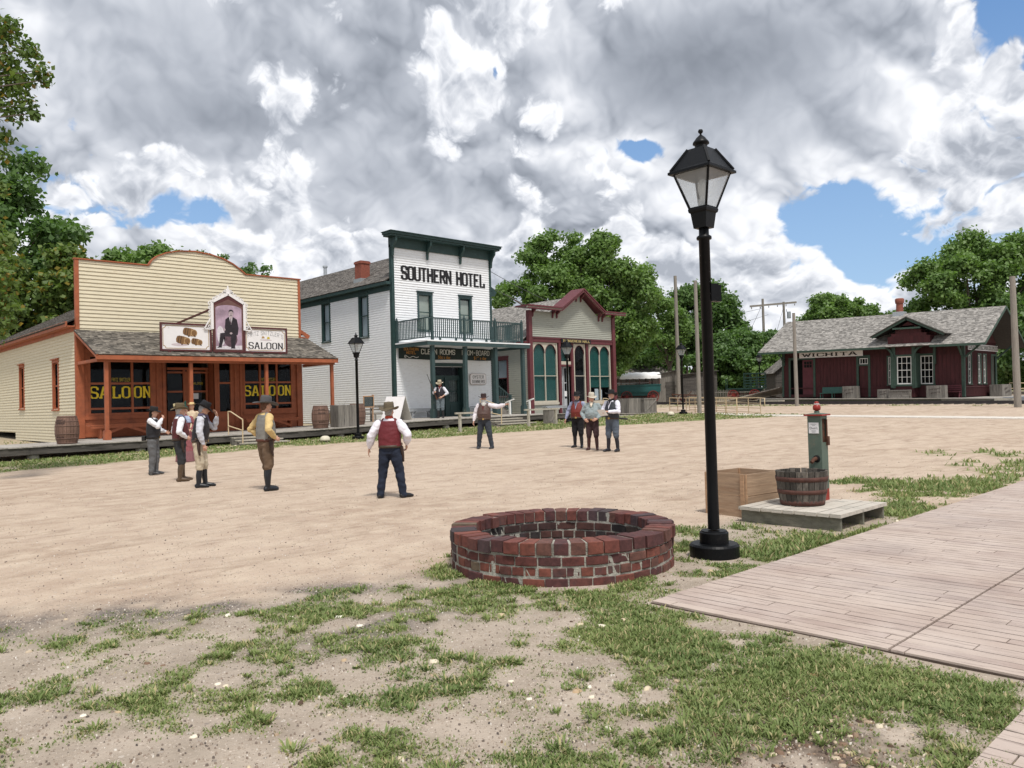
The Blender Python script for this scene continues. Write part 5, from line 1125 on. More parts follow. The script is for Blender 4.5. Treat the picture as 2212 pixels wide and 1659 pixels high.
# ================================================================== LAMPS
def street_lamp(loc, label, group=None, box=False, rz=0):
    t_ = thing('street_lamp', label, 'street lamp', loc, rz, group)
    mb = MB(); mb.lathe((0, 0, 0), [(.25, -.06), (.25, .115), (.248, .118), (.232, .135), (.228, .136), (.15, .138), (0, .138)], 40, smooth=False); mb.lathe((0, 0, .138), [(.146, 0), (.146, .105), (.144, .110), (.132, .118), (.130, .128), (.06, .130), (0, .130)], 40, smooth=False); mb.build('base', M['black_iron'], t_)
    mb = MB(); mb.lathe((0, 0, .28), [(.060, 0), (.056, .4), (.056, 2.98), (.075, 2.985), (.078, 3.0), (.075, 3.015), (.052, 3.03), (.050, 3.16)], 24); mb.build('post', M['black_iron'], t_)
    q = math.pi/4
    mb = MB(); mb.lathe((0, 0, 3.38), [(.0, 0), (.105, 0), (.132, .155), (.150, .165), (.158, .19), (.150, .215), (.0, .215)], 4, smooth=False, a0=q)
    for k in range(4):
        a = q+k*math.pi/2; mb.beam((.138*math.cos(a), .138*math.sin(a), 3.585), (.292*math.cos(a), .292*math.sin(a), 3.955), .022, .022, (math.cos(a), math.sin(a), 0))
    mb.lathe((0, 0, 3.94), [(.0, .012), (.30, .0), (.355, .004), (.355, .028), (.315, .05), (.145, .262), (.118, .27), (0, .27)], 4, smooth=False, a0=q)
    for k in range(4):
        a = q+k*math.pi/2; mb.beam((.33*math.cos(a), .33*math.sin(a), 3.985), (.145*math.cos(a), .145*math.sin(a), 4.205), .022, .018, (math.cos(a), math.sin(a), 1))
    mb.build('lantern_frame', M['black_iron'], t_)
    for k in range(4):
        a, b_ = q+k*math.pi/2+.04, q+(k+1)*math.pi/2-.04; mb = MB()
        mb.add([(.136*math.cos(a), .136*math.sin(a), 3.59), (.136*math.cos(b_), .136*math.sin(b_), 3.59), (.288*math.cos(b_), .288*math.sin(b_), 3.945), (.288*math.cos(a), .288*math.sin(a), 3.945)], [(0, 1, 2, 3)]); mb.build('glass', M['lampglass'], t_)
    mb = MB(); mb.tube([(0, 0, 3.59), (0, 0, 3.68)], .045, 12); mb.lathe((0, 0, 3.68), [(.028, 0), (.034, .05), (.048, .10), (.045, .16), (.028, .21), (0, .225)], 14); mb.build('bulb', M['bulb'], t_)
    mb = MB(); mb.lathe((0, 0, 4.19), [(.088, 0), (.090, .014), (.066, .020), (.064, .062), (.085, .070), (.082, .088), (.062, .112), (.046, .135), (.024, .155), (.011, .165), (.010, .178), (.022, .188), (.027, .203), (.020, .22), (0, .225)], 24); mb.build('finial', M['black_iron'], t_)
    if box:
        a = math.atan2(RT.y, RT.x)-rz; c_, s_ = math.cos(a), math.sin(a); X = Vector((c_, s_, 0)); Y = Vector((-s_, c_, 0)); mb = MB()
        def bx(x0, x1_, y_, z0, z1_): mb.hexa([X*x+Y*yy+Vector((0, 0, z)) for x in (x0, x1_) for yy in (-y_, y_) for z in (z0, z1_)])
        bx(.045, .10, .045, 2.62, 2.80); bx(.10, .150, .038, 2.615, 2.785); bx(.10, .125, .04, 2.785, 2.80); mb.build('outlet_box', M['black_iron'], t_)
    return t_
street_lamp((7.06, 4.49, 0), 'large black street lamp in the foreground beside the brick ring', box=True)
G_L = 'black street lamps along the boardwalk'
street_lamp((17.69, 27.92, .24), 'black street lamp between saloon and hotel, behind the red-vested man', G_L)
street_lamp((30.47, 27.87, .42), 'black street lamp before the hall door, left of the three men', G_L)
street_lamp((40.65, 27.72, .56), 'black street lamp before the grey crates at the boardwalk end', G_L)
street_lamp((66.0, 36.6, 1.04), 'distant black street lamp behind the green hay wagon', G_L)

# ================================================================== BARRELS, CRATES, BENCHES ON THE WALK
def barrel(loc, label, words, group='brown barrels on the boardwalk', h=.98, r0=.30, r1=.385, face=-2.0):
    t_ = thing('barrel', label, 'barrel', loc, 0, group)
    mb = MB(); n = 20
    for k in range(n):
        a0_, a1_ = 2*math.pi*k/n+.012, 2*math.pi*(k+1)/n-.012; m = 10; vs = []; 
        for i in range(m+1):
            s_ = i/m; r_ = r0+(r1-r0)*(1-(2*s_-1)**2); z = h*s_
            vs += [(r_*math.cos(a0_), r_*math.sin(a0_), z), (r_*math.cos(a1_), r_*math.sin(a1_), z)]
        vs2 = [(x*.93, y*.93, z) for x, y, z in vs]
        mb.add(vs, [(2*i, 2*i+1, 2*i+3, 2*i+2) for i in range(m)]); b0 = vs[-2:]+vs2[-2:]; mb.add(b0, [(0, 1, 3, 2)])
    mb.lathe((0, 0, 0), [(0, h-.035), (r0*.94, h-.035)], 20); mb.lathe((0, 0, 0), [(r0*.95, .01), (r1*.94, h*.5), (r0*.94, h-.03)], 20)
    mb.build('staves', M['barrel'], t_)
    for s_ in (.04, .20, .36, .64, .80, .96):
        r_ = r0+(r1-r0)*(1-(2*s_-1)**2)+.006; mb = MB(); r2 = r0+(r1-r0)*(1-(2*(s_+.03)-1)**2)+.006; mb.lathe((0, 0, h*s_-.018), [(r_-.012, 0), (r_, 0), (r2, .036), (r2-.012, .036)], 28); mb.build('hoop', M['hoopd'], t_)
    mb = MB()
    for text, z0, hh, half in words:
        def P(a, d, z, half=half):
            s_ = z/h; r_ = r0+(r1-r0)*(1-(2*s_-1)**2)+.004+d; an = face+a/r1; return (r_*math.cos(an), r_*math.sin(an), z)
        lettering(mb, P, text, -half, half, z0, hh, d=.004, thick=1.1, serif=.7)
    mb.build('stencil', M['inkfaint'], t_)
    return t_
barrel((7.66, 30.78, bz(7.66)), 'brown stencilled barrel standing alone at the saloon corner', [('EMPORIUM', .70, .055, .17), ('MERCANTILE', .80, .05, .19), ('WICHITA', .22, .05, .15)], face=-2.45)
barrel((17.62, 30.8, bz(17.6)), 'brown stencilled barrel left of the slatted crate near the lamp', [('DRY GOODS', .80, .05, .15), ('PROVISIONS', .64, .055, .16), ('WICHITA', .26, .05, .13)], h=1.0, face=-1.95)
barrel((20.05, 31.7, bz(20.1)), 'brown barrel behind the lamp post, right of the slatted crate', [], h=.98, r0=.32, r1=.40)
def slat_crate(name, label, x0, x1, y0, y1, z0, h, group, mat='greywood', vertical=True, bw_=.13, lid=False, brace=False, words=()):
    oo = ((x0+x1)/2, (y0+y1)/2, z0); t_ = thing(name, label, 'crate', oo, group=group); mb = MB(oo); th = .022
    def side(P, a0, a1):
        if vertical:
            n = max(2, round((a1-a0)/bw_))
            for i in range(n):
                s_, e_ = a0+(a1-a0)*i/n+.004, a0+(a1-a0)*(i+1)/n-.004; mb.pbox(P, s_, e_, -.0, th*random.uniform(.8, 1.2), z0+random.uniform(0, .008), z0+h-random.uniform(0, .012))
        else:
            n = max(2, round(h/bw_))
            for i in range(n): mb.pbox(P, a0, a1, 0, th*random.uniform(.8, 1.2), z0+h*i/n+.004, z0+h*(i+1)/n-.004)
    side(PU(y0+th), x0, x1); side(lambda a, d, z: (x0+th-d, a, z), y0+.03, y1-.03); side(lambda a, d, z: (x1-th+d, a, z), y0+.03, y1-.03); side(lambda a, d, z: (a, y1-th+d, z), x0, x1)
    mb.build('boards', M[mat], t_)
    mb = MB(oo)
    if brace:
        P = PU(y0-.004)
        mb.pbox(P, x0, x1, 0, .02, z0+.0, z0+.09); mb.pbox(P, x0, x1, 0, .02, z0+h-.09, z0+h); mb.beam(P(x0+.06, .024, z0+.12), P(x1-.06, .024, z0+h-.12), .014, .09)
        P = PV(x0-.004); mb.pbox(P, y0+.03, y1-.03, 0, .02, z0, z0+.09); mb.pbox(P, y0+.03, y1-.03, 0, .02, z0+h-.09, z0+h)
    mb.box(x0+.03, y0+.03, z0+h-.05, x1-.03, y1-.03, z0+h-(.03 if not lid else -.012)) if lid else mb.box(x0+.03, y0+.03, z0+.01, x1-.03, y1-.03, z0+.04)
    mb.build('lid' if lid else 'frame', M[mat], t_)
    if words:
        mb = MB(oo)
        for P, text, a0, a1, zz, hh in words: lettering(mb, P, text, a0, a1, zz, hh, d=.004, thick=1.0, serif=.6, tilt=.12)
        mb.build('stencil', M['inkfaint'], t_)
    return t_
slat_crate('wooden_crate', 'tall grey slatted crate standing between two barrels', 18.36, 19.32, 30.55, 31.25, bz(18.8), .98, 'grey crates on the boardwalk')
mb = MB((18.8, 31, 1.6)); 
plant = thing('dried_plant', 'sparse dried plant sticking out of the slatted crate', 'plant', (18.8, 31.0, 1.4))
mb = MB()
for k in range(9):
    a = random.uniform(0, 6.28); L = random.uniform(.2, .5); pts = [(0, 0, 0), (.08*math.cos(a), .08*math.sin(a), L*.5), (.24*math.cos(a), .24*math.sin(a), L)]
    mb.tube(pts, [.006, .004, .002], 5)
mb.build('stems', M['greywood'], plant)
slat_crate('wooden_crate', 'grey crate at the far boardwalk end, left of the lamp', 38.9, 40.1, 30.5, 31.5, bz(39.5), .95, 'grey crates on the boardwalk', brace=False)
slat_crate('wooden_crate', 'braced grey crate behind the lamp at the far boardwalk end', 40.2, 41.5, 30.3, 31.1, bz(40.8), .95, 'grey crates on the boardwalk', brace=True)
slat_crate('small_crate', 'small upright slatted crate on the grass beside the hitching rail', 29.2, 29.8, 28.05, 28.5, gz(29.5, 28.2), .82, 'grey crates on the boardwalk', brace=True)
def x_bench(label, x0, x1, y, z0, mat, h=.55, d=.42, braced=True, group='benches against the shop fronts', name='bench', col=None):
    oo = ((x0+x1)/2, y, z0); t_ = thing(name, label, 'bench', oo, group=group)
    mb = MB(oo); mb.box(x0, y-d/2, z0+h-.05, x1, y+d/2, z0+h); mb.box(x0+.05, y-d/2+.01, z0+h-.15, x1-.05, y-d/2+.04, z0+h-.051); mb.build('seat', mat, t_)
    for a in (x0+.40, x1-.42): 
        mb = MB(oo); mb.box(a, y-d/2+.05, z0, a+.07, y+d/2-.03, z0+h-.051)
        if not braced: mb.beam((a+.03, y-.1, z0+.12), (a+(.35 if a < (x0+x1)/2 else -.3), y-.1, z0+h-.06), .05, .05)
        mb.build('leg', mat, t_)
    if braced:
        xm = (x0+x1)/2; mb = MB(oo)
        for xa in (x0+.46, x1-.4): mb.beam((xa, y-d/2+.03, z0+.12), (xm, y-d/2+.03, z0+h-.08), .03, .10)
        mb.build('brace', mat, t_)
    return t_
x_bench('long orange bench under the left saloon window', 9.35, 12.1, 34.55, bz(10.5), M['orange'], .56)
x_bench('long orange bench under the right saloon window', 15.85, 18.5, 34.55, bz(17), M['orange'], .50)
bm = pmat('pale_grey_bench', (.34, .36, .38), .1, 5, .7)
x_bench('grey-white bench against hotel wall left of the door', 24.95, 27.0, 34.75, .86, bm, .52, braced=False)
x_bench('grey-white bench against hotel wall under the oyster sign', 29.75, 31.3, 34.75, .88, bm, .52, braced=False)
x_bench('pale bench in front of the left hall window', 35.25, 37.6, 34.3, bz(36.5), bm, .52, braced=False)
# porch-side bench with slatted back near the hotel corner
oo = (22.0, 33.4, .8); t_ = thing('slat_bench', 'grey slatted bench behind the barrel at hotel corner', 'bench', oo, group='benches against the shop fronts')
mb = MB(oo); mb.box(20.9, 33.2, 1.18, 23.1, 33.6, 1.23); mb.build('seat', M['greywood'], t_)
mb = MB(oo)
for z in (1.36, 1.52): mb.box(20.9, 33.60, z, 23.1, 33.63, z+.09)
mb.build('backrest', M['greywood'], t_)
for a in (21.0, 22.05, 23.0):
    mb = MB(oo); mb.box(a, 33.2, bz(a), a+.07, 33.27, 1.18); mb.box(a, 33.6, bz(a), a+.07, 33.66, 1.62); mb.build('leg', M['greywood'], t_)
oo = (16.9, 36.8, .7); t_ = thing('yellow_post', 'short ochre post beside the hotel side wall', 'post', (20.6, 34.9, .7)); mb = MB((20.6, 34.9, .7)); mb.box(20.5, 34.85, .7, 20.62, 34.95, 1.42); mb.build('post_shaft', pmat('ochre', (.33, .20, .04), .1, 5, .7), t_); mb = MB((20.6, 34.9, .7)); mb.box(19.7, 34.86, 1.36, 22.5, 34.90, 1.44); mb.build('cross_rail', M['greywood'], t_)
# chalkboard
oo = (21.5, 33.0, .8); t_ = thing('menu_board', 'dark menu chalkboard on a wooden stand beside the hotel wall', 'sign', oo)
PE = PU(32.98); mb = MB(oo); a0, a1, z0, z1 = 21.22, 21.84, 1.52, 2.10
mb.pbox(PE, a0, a0+.05, 0, .03, z0, z1); mb.pbox(PE, a1-.05, a1, 0, .03, z0, z1+.05); mb.pbox(PE, a0, a1, .001, .025, z1-.05, z1); mb.pbox(PE, a0, a1, .001, .025, z0, z0+.05)
mb.pbox(PE, a1-.08, a1-.02, -.06, -.01, .8, 2.15); mb.pbox(PE, a0+.02, a0+.08, -.06, -.01, .8, 1.6)
mb.build('frame', M['newwood'], t_); mb = MB(oo); mb.pbox(PE, a0+.04, a1-.04, -.0, .012, z0+.04, z1-.04); mb.build('board', M['banner'], t_)
mb = MB(oo)
for k in range(8): 
    z = z1-.10-k*.055; x = a0+.09
    while x < a1-.12: w_ = random.uniform(.02, .06); mb.add([PE(x, .014, z), PE(x+w_, .014, z), PE(x+w_, .014, z+.014), PE(x, .014, z+.014)], [(0, 1, 2, 3)]); x += w_+.02
mb.build('chalk_lines', M['greytext'], t_)
# A-frame board
oo = (23.1, 33.0, .82); t_ = thing('sandwich_board', 'white folding A-frame board standing behind the red-vested man', 'sign', oo)
mb = MB(oo); T0, T1 = Vector((23.22, 32.25, 2.03)), Vector((22.85, 33.35, 2.03))
for sg in (-1, 1):
    ax = Vector((1, .30, 0)).normalized(); off = ax*(.50*sg); b0, b1 = Vector((T0.x, T0.y, .84))+off, Vector((T1.x, T1.y, .84))+off
    n_ = ax*.018*sg; mb.hexa([b0, T0, b1, T1, b0+n_, T0+n_, b1+n_, T1+n_])
    mb.build('panel', pmat('aged_white_board', (.66, .64, .58), .08, 3, .6, 0, 0, (1, 1, 1), (.4, .36, .3), .1) if sg > 0 else M['signwhite'], t_); mb = MB(oo)
mb.beam(Vector((22.97, 32.38, 1.2)), Vector((23.4, 32.5, 1.2)), .02, .03); mb.build('spreader', M['greywood'], t_)
# hitching rails
def hitch(label, x0, x1, y, ztop):
    g = gz(x0, y); oo = ((x0+x1)/2, y, g); t_ = thing('hitching_rail', label, 'hitching rail', oo, group='wooden hitching rails')
    mb = MB(oo); mb.box(x0-.15, y-.06, ztop-.08, x1+.15, y+.06, ztop); mb.build('top_rail', M['palewood'], t_)
    for a in (x0+.1, x1-.1): mb = MB(oo); mb.box(a-.055, y-.05, gz(a, y)-.1, a+.055, y+.05, ztop-.081); mb.build('post', M['palewood'], t_)
hitch('weathered hitching rail behind the bearded man', 22.6, 24.5, 27.4, 1.20)
hitch('weathered hitching rail between boardwalk steps and hall lamp', 27.05, 29.2, 27.5, 1.23)
# dome ground lights
def dome(u_, v_, label):
    g = gz(u_, v_); t_ = thing('dome_light', label, 'ground light', (u_, v_, g), group='low white dome lights in the grass'); mb = MB()
    mb.lathe((0, 0, .10), [(.0, .16), (.10, .15), (.17, .10), (.20, .02), (.205, -.04), (.195, -.04), (.19, .0)], 20); mb.build('dome', pmat('cream_dome', (.60, .56, .44), .06, 6, .6), t_)
    mb = MB(); mb.lathe((0, 0, -.03), [(.0, .12), (.06, .12), (.06, 0)], 12); 
    for k in range(3): a = k*2.1+.5; mb.beam((.17*math.cos(a), .17*math.sin(a), -.03), (.17*math.cos(a), .17*math.sin(a), .08), .03, .03)
    mb.build('stem', M['concrete'], t_)
dome(16.06, 27.75, 'low white dome light left of the saloon-side lamp post'); dome(38.2, 26.9, 'low white dome light before the grey crates at the far end')
# green stair beside the hotel, white newel stubs
oo = (30.0, 34, .88); t_ = thing('side_stairs', 'green-railed stairs climbing beside the hotel towards the hall', 'stairs', (29.9, 36.3, .88)); oo = (29.9, 36.3, .88)
mb = MB(oo); P0, P1 = (32.3, 35.9, 3.0), (33.9, 35.9, 1.95)
mb.beam(P0, P1, .06, .07); mb.beam((32.3, 35.9, 1.95), (33.9, 35.9, 1.05), .05, .06)
for k in range(1, 11): f_ = k/11; x = 32.3+1.6*f_; mb.box(x-.02, 35.88, 1.95-.9*f_, x+.02, 35.92, 3.0-1.05*f_)
mb.box(33.86, 35.85, .8, 33.97, 35.97, 2.05); mb.build('railing', M['balcony'], t_)
mb = MB(oo)
for k in range(5): mb.box(32.3+.32*k, 35.95, .8, 34.2-.0*k if False else 32.62+.32*k, 36.9, 2.0-.24*k)
mb.build('treads', M['greywood'], t_)
for u_, v_, lab in ((31.0, 32.9, 'short white handrail post at boardwalk, behind the pointing hand'), (32.3, 32.6, 'short white handrail post at boardwalk, beside hall corner')):
    oo = (u_, v_, .88); t_ = thing('white_post', lab, 'post', oo, group='short white posts on the boardwalk'); mb = MB(oo); mb.box(u_-.05, v_-.05, .87, u_+.05, v_+.05, 1.62); mb.build('shaft', M['winwhite'], t_); mb = MB(oo); mb.beam((u_+.1, v_-.25, 1.75), (u_-.05, v_+.3, 1.56), .08, .07); mb.build('cap_rail', M['winwhite'], t_)

# ================================================================== RAMP AT THE BOARDWALK END
oo = (42, 27, .6); t_ = thing('access_ramp', 'pale ramp with tan pipe railings descending from the boardwalk end', 'ramp', oo)
A0, A1 = Vector((44.7, 31.6, .64)), Vector((39.0, 23.05, gz(39, 23)+.04)); dirv = (A1-A0); nrm = Vector((0.832, -.555, 0))*-1.0
nrm = Vector((-dirv.y, dirv.x, 0)).normalized(); nrm = nrm if nrm.x > 0 else -nrm
W_ = 1.5; mb = MB(oo); q = []
for p in (A0, A1):
    for k in (0, W_):
        for h in (-.14, 0): q.append(p+nrm*k+Vector((0, 0, h)))
mb.hexa(q); mb.build('deck', M['walk'], t_)
for side, k in (('near', .04), ('far', W_-.04)):
    mb = MB(oo); n = 7
    for i in range(n+1):
        f_ = i/n; p = A0+dirv*f_*.985+nrm*k; mb.tube([p, p+Vector((0, 0, .92))], .025, 6)
    for h in (.92, .62, .34, .10): mb.tube([A0+nrm*k+Vector((0, 0, h)), A0+dirv*.985+nrm*k+Vector((0, 0, h))], .026 if h > .9 else .02, 6)
    if side == 'far': 
        p = A0+dirv*.985+nrm*k; e = dirv.normalized()*.5; mb.tube([p+Vector((0, 0, .92)), p+e+Vector((0, 0, .90)), p+e+Vector((0, 0, .45)), p+Vector((0, 0, .5))], .024, 6)
    mb.build('railing', M['rail'], t_)

# ================================================================== POLES AND WIRES
def pole(label, u_, v_, top, r_=.13, mat='greywood', lean=(0, 0), name='utility_pole'):
    g = gz(u_, v_); t_ = thing(name, label, 'pole', (u_, v_, g), group='weathered wooden poles'); mb = MB(); mb.tube([(0, 0, -.1), (lean[0]*.5, lean[1]*.5, (top-g)*.5), (lean[0], lean[1], top-g)], [r_*1.12, r_, r_*.85], 14); mb.build('shaft', M[mat], t_); return t_
M['polewood'] = pmat('grey_pole_wood', (.26, .235, .205), .22, 3, .9, .4, 0, (9, 9, .5), (.12, .11, .10), .2)
pole('thick pale pole rising through the big cottonwood beyond the boardwalk end', 62.3, 42.9, 13.0, .17, 'polewood')
pole('tall thin brown pole at the near edge of the ramp', 41.32, 27.0, 8.7, .12, 'polewood')
pole('short weathered pole before the station freight door', 53.2, 26.7, 7.35, .125, 'polewood')
pole('leaning grey pole in front of the station gable', 51.26, 12.62, 7.9, .175, 'polewood', (-.02, .0))
t_ = thing('power_line_frame', 'two-pole power line frame with crossbar and transformer above the station roof', 'power pole', (88.6, 46.9, 1.2)); oo = (88.6, 46.9, 1.2)
for (a, b_, tp) in ((87.6, 47.85, 13.15), (89.4, 46.1, 12.7)): mb = MB(oo); mb.tube([(a, b_, .5), (a, b_, tp)], [.2, .14], 10); mb.build('pole', M['polewood'], t_)
mb = MB(oo); mb.beam((86.45, 48.93, 12.27), (90.55, 45.05, 12.62), .16, .22)
for k in range(6): f_ = k/5; p = Vector((86.6, 48.8, 12.15)).lerp(Vector((90.4, 45.2, 12.45)), f_); mb.tube([p, p-Vector((0, 0, .22))], .05, 6)
mb.build('crossbar', M['polewood'], t_)
mb = MB(oo); mb.tube([(89.85, 45.7, 10.7), (89.85, 45.7, 11.5)], .24, 12); mb.tube([(89.7, 45.9, 11.5), (89.7, 45.9, 11.8)], .05, 6); mb.build('transformer', M['flash'], t_)
wm = pmat('wire', (.10, .10, .11), .1, 3, .6)
def wire(p, q, sag=.8, r_=.02, parent=None, lab=None):
    p, q = Vector(p), Vector(q); n = 14; pts = [p.lerp(q, i/n)-Vector((0, 0, sag*4*(i/n)*(1-i/n))) for i in range(n+1)]
    mb = MB(p); mb.tube(pts, r_, 5); o = mb.build('power_wire', wm); o.location = p; prop(o, lab, 'wire', 'overhead wires'); return o
wire((87.6, 47.85, 12.0), (72, 72, 11.5), 1.2, lab='upper thin wire running left from the power line frame')
wire((88.0, 47.4, 11.2), (76, 62, 9.6), 1.0, lab='lower thin wire running left from the power line frame')
wire((87.6, 47.85, 12.6), (85.4, 50.2, 6.0), .0, .022, lab='slanting guy wire left of the power line frame')
wire((89.4, 46.1, 12.2), (88.0, 47.2, 6.8), .1, .02, lab='slanting guy wire between the two far poles')
wire((32, 36, 9.9), (60, 49, 9.4), .6, .018, lab='wire running from the hotel cornice to the big tree')
wire((32, 36, 8.9), (60, 49, 8.4), .6, .018, lab='lower wire running from the hotel side to the big tree')
# ================================================================== BRICK FIRE RING
ring = thing('brick_ring', 'round low brick fire ring with pale mortar in the foreground', 'fire ring', (5.88, 5.53, 0)); RO, RI, RH = 1.12, .885, .392
def brickmat(name, cols, var):
    m_, t, b = mat_new(name); geo = t.new('ShaderNodeNewGeometry'); tcn = t.new('ShaderNodeTexCoord'); ri = geo.outputs['Random Per Island']
    cr = t.new('ShaderNodeValToRGB'); cr.color_ramp.interpolation = 'CONSTANT'; t.l.new(ri, cr.inputs[0]); el = cr.color_ramp.elements
    while len(el) < len(cols): el.new(.5)
    for i, (p, c) in enumerate(cols): el[i].position = p; el[i].color = (*c, 1)
    v = t.vmath('ADD', tcn.outputs['Object'], t.vmath('SCALE', t.comb(ri, ri, ri), scale=30.0)); n = t.noise(v, 14, 6, .65); n2 = t.noise(v, 4, 3)
    c = t.mix(t.map(n, .35, .7), t.vmath('SCALE', cr.outputs[0], scale=.62), t.vmath('SCALE', cr.outputs[0], scale=1.25)); c = t.mix(t.map(n2, .58, .72, 0, .6), c, (.045, .04, .045)); c = t.mix(t.map(n, .72, .8, 0, .5), c, (.34, .30, .26))
    t.put(b.inputs['Base Color'], c); b.inputs['Roughness'].default_value = .85
    bn = t.new('ShaderNodeBump'); bn.inputs['Strength'].default_value = .5; bn.inputs['Distance'].default_value = .012; t.l.new(n, bn.inputs['Height']); t.l.new(bn.outputs[0], b.inputs['Normal']); return m_
M['ringbrick'] = brickmat('old_red_brick', [(0, (.115, .034, .028)), (.16, (.155, .046, .034)), (.32, (.085, .030, .029)), (.46, (.135, .058, .044)), (.60, (.18, .056, .038)), (.72, (.075, .042, .045)), (.78, (.12, .042, .034)), (.91, (.052, .036, .038)), (.95, (.14, .10, .065))], 0)
M['mortar'] = pmat('pale_mortar', (.36, .345, .30), .22, 18, .95, .6, 0, (1, 1, 1), (.17, .16, .14), .3, 6)
def rbrick(mb, r0, r1, a0, a1, z0, z1, jit=.006):
    n = max(1, int((a1-a0)/.06)); J = lambda: random.uniform(-jit, jit); dr = J()*1.6; dz = J()*.7; vs = []; ch = .006
    secs = []
    for i in range(n+1):
        a = a0+(a1-a0)*i/n; e = (1 if i in (0, n) else 0)*.005
        prof = [(r0+e, z0+ch), (r0+e, z1-ch), (r0+ch+e, z1-e*.5), (r1-ch-e, z1-e*.5), (r1-e, z1-ch), (r1-e, z0+ch), (r1-ch-e, z0), (r0+ch+e, z0)]
        secs.append([((r_+dr+J()*.35)*math.cos(a), (r_+dr+J()*.35)*math.sin(a), z+dz+J()*.3) for r_, z in prof])
    vs = [p for s_ in secs for p in s_]; fs = []
    for i in range(n):
        for k in range(8): k2 = (k+1) % 8; fs.append((i*8+k, i*8+k2, (i+1)*8+k2, (i+1)*8+k))
    fs.append(tuple(range(8))); fs.append(tuple(n*8+k for k in range(7, -1, -1))); mb.add(vs, fs)
mb = MB(); N_ = 46
for k in range(N_):
    w_ = 2*math.pi/N_; g = random.uniform(.008, .022); rbrick(mb, RI-.01, RO+.012, k*w_+g/2, (k+1)*w_-g/2, RH-.112, RH, .010)
mb.build('coping', M['ringbrick'], ring)
M['sootbrick'] = brickmat('sooty_brick', [(0, (.045, .020, .018)), (.3, (.075, .030, .024)), (.55, (.028, .022, .022)), (.8, (.055, .035, .028)), (.92, (.10, .07, .05))], 0)
mb = MB(); mbi = MB(); z = RH-.112-.018; rows = [('s', .078), ('h', .078), ('s', .085), ('s', .08)]; 
for typ, hh in rows:
    n = 33 if typ == 's' else 56
    for side in (0, 1):
        a = random.random(); n_ = n if side == 0 else int(n*.8)
        for k in range(n_):
            w_ = 2*math.pi/n_; f_ = random.uniform(.02, .05)*(.8 if typ == 's' else 1.0); tw = w_*random.uniform(.84, .93) if typ == 'h' else w_*random.uniform(.91, .955)
            if side == 0: rbrick(mb, RO-.10, RO+random.uniform(-.004, .006), a+k*w_, a+k*w_+tw, z-hh, z+random.uniform(-.004, .004), .005)
            else: rbrick(mbi, RI-.0+random.uniform(-.006, .004), RI+.10, a+k*w_, a+k*w_+tw, z-hh, z, .005)
    z -= hh+.016
mb.build('courses', M['ringbrick'], ring); mbi.build('inner_courses', M['sootbrick'], ring)
mb = MB(); n = 160; prof = [(RI+.012, -.05), (RI+.010, RH-.03), (RO-.022, RH-.03), (RO-.010, RH-.12), (RO-.011, -.05)]
vs = [((r_+random.uniform(-.007, .009))*math.cos(2*math.pi*k/n), (r_+random.uniform(-.007, .009))*math.sin(2*math.pi*k/n), zz+random.uniform(-.006, .004)) for r_, zz in [(RI+.012, -.05), (RI+.012, .1), (RI+.012, .2), (RI+.010, RH-.13), (RI+.012, RH-.012), ((RI+RO)/2, RH-.012), (RO-.014, RH-.014), (RO-.015, RH-.12), (RO-.014, .25), (RO-.014, .15), (RO-.014, .06), (RO-.012, -.05)] for k in range(n)]
mb.add(vs, [(i*n+k, i*n+(k+1) % n, (i+1)*n+(k+1) % n, (i+1)*n+k) for i in range(11) for k in range(n)]); mb.build('mortar', M['mortar'], ring)
mb = MB(); mb.lathe((0, 0, 0), [(RI+.02, .035), (.5, .03), (0, .02)], 40); mb.build('ash_bed', pmat('ash_bed', (.11, .095, .085), .5, 12, .95, .6), ring)

# ================================================================== PUMP GROUP
pl = thing('pump_platform', 'low platform of pale weathered boards under the pump and half barrel', 'platform', (9.85, 4.77, 0)); oo = (9.85, 4.77, 0)
mb = MB(oo); y = 4.10; k = 0
while y < 5.44:
    ye = min(y+.148, 5.46); dx = random.uniform(-.02, .02); mb.box(9.15+dx, y+.006, .160, 10.50+dx*2, ye-.009, .20+random.uniform(-.003, .005)); y = ye
mb.build('deck_boards', M['platwood'], pl)
for i, x in enumerate((9.20, 9.83, 10.44)): mb = MB(oo); mb.box(x, 4.13, -.05, x+.045, 5.43, .1595); mb.build('joist', M['platside'], pl)
bx_ = thing('wooden_box', 'open tan wooden box behind the lamp post, beside the pump platform', 'box', (9.90, 5.81, 0), R(-8)); 
mb = MB(); hx, hy, hh = .40, .40, .58; bx_.scale = (.88, .84, 1)
for sgn, P in ((1, lambda a, d, z: (-hx-d, a, z)), (1, lambda a, d, z: (hx+d, a, z)), (1, lambda a, d, z: (a, -hy-d, z)), (1, lambda a, d, z: (a, hy+d, z))):
    for z0, z1 in ((.0, .280), (.294, .58)): mb.pbox(P, -.40, .40, -.0, .022, z0, z1)
mb.box(-.42, -.42, .0, .42, .42, .02) ; mb.build('side_boards', pmat('tan_box_boards', (.34, .235, .155), .25, 2.5, .8, .25, .14, (.8, .8, 12), (.24, .14, .08), .25), bx_)
mb = MB()
for sx, sy in ((-1, -1), (1, -1), (-1, 1), (1, 1)): mb = MB(); mb.box(sx*.40-.02, sy*.40-.02, .0, sx*.40+.02, sy*.40+.02, .578); mb.box(sx*.43-.012, sy*.36-.02, 0, sx*.43+.012, sy*.36+.045, .575) if sx < 0 else None; mb.build('corner_batten', M['newwood'], bx_)
tub = thing('half_barrel', 'half barrel tub with rusty hoops standing on the pump platform', 'half barrel', (9.78, 4.88, .205)); mb = MB(); n = 26; H_ = .44; rb, rt = .272, .325
M['tubw'] = pmat('grey_tub_staves', (.10, .088, .074), .55, 5, .85, .5, .55, (6, 6, 1.6), (.04, .035, .03), .3)
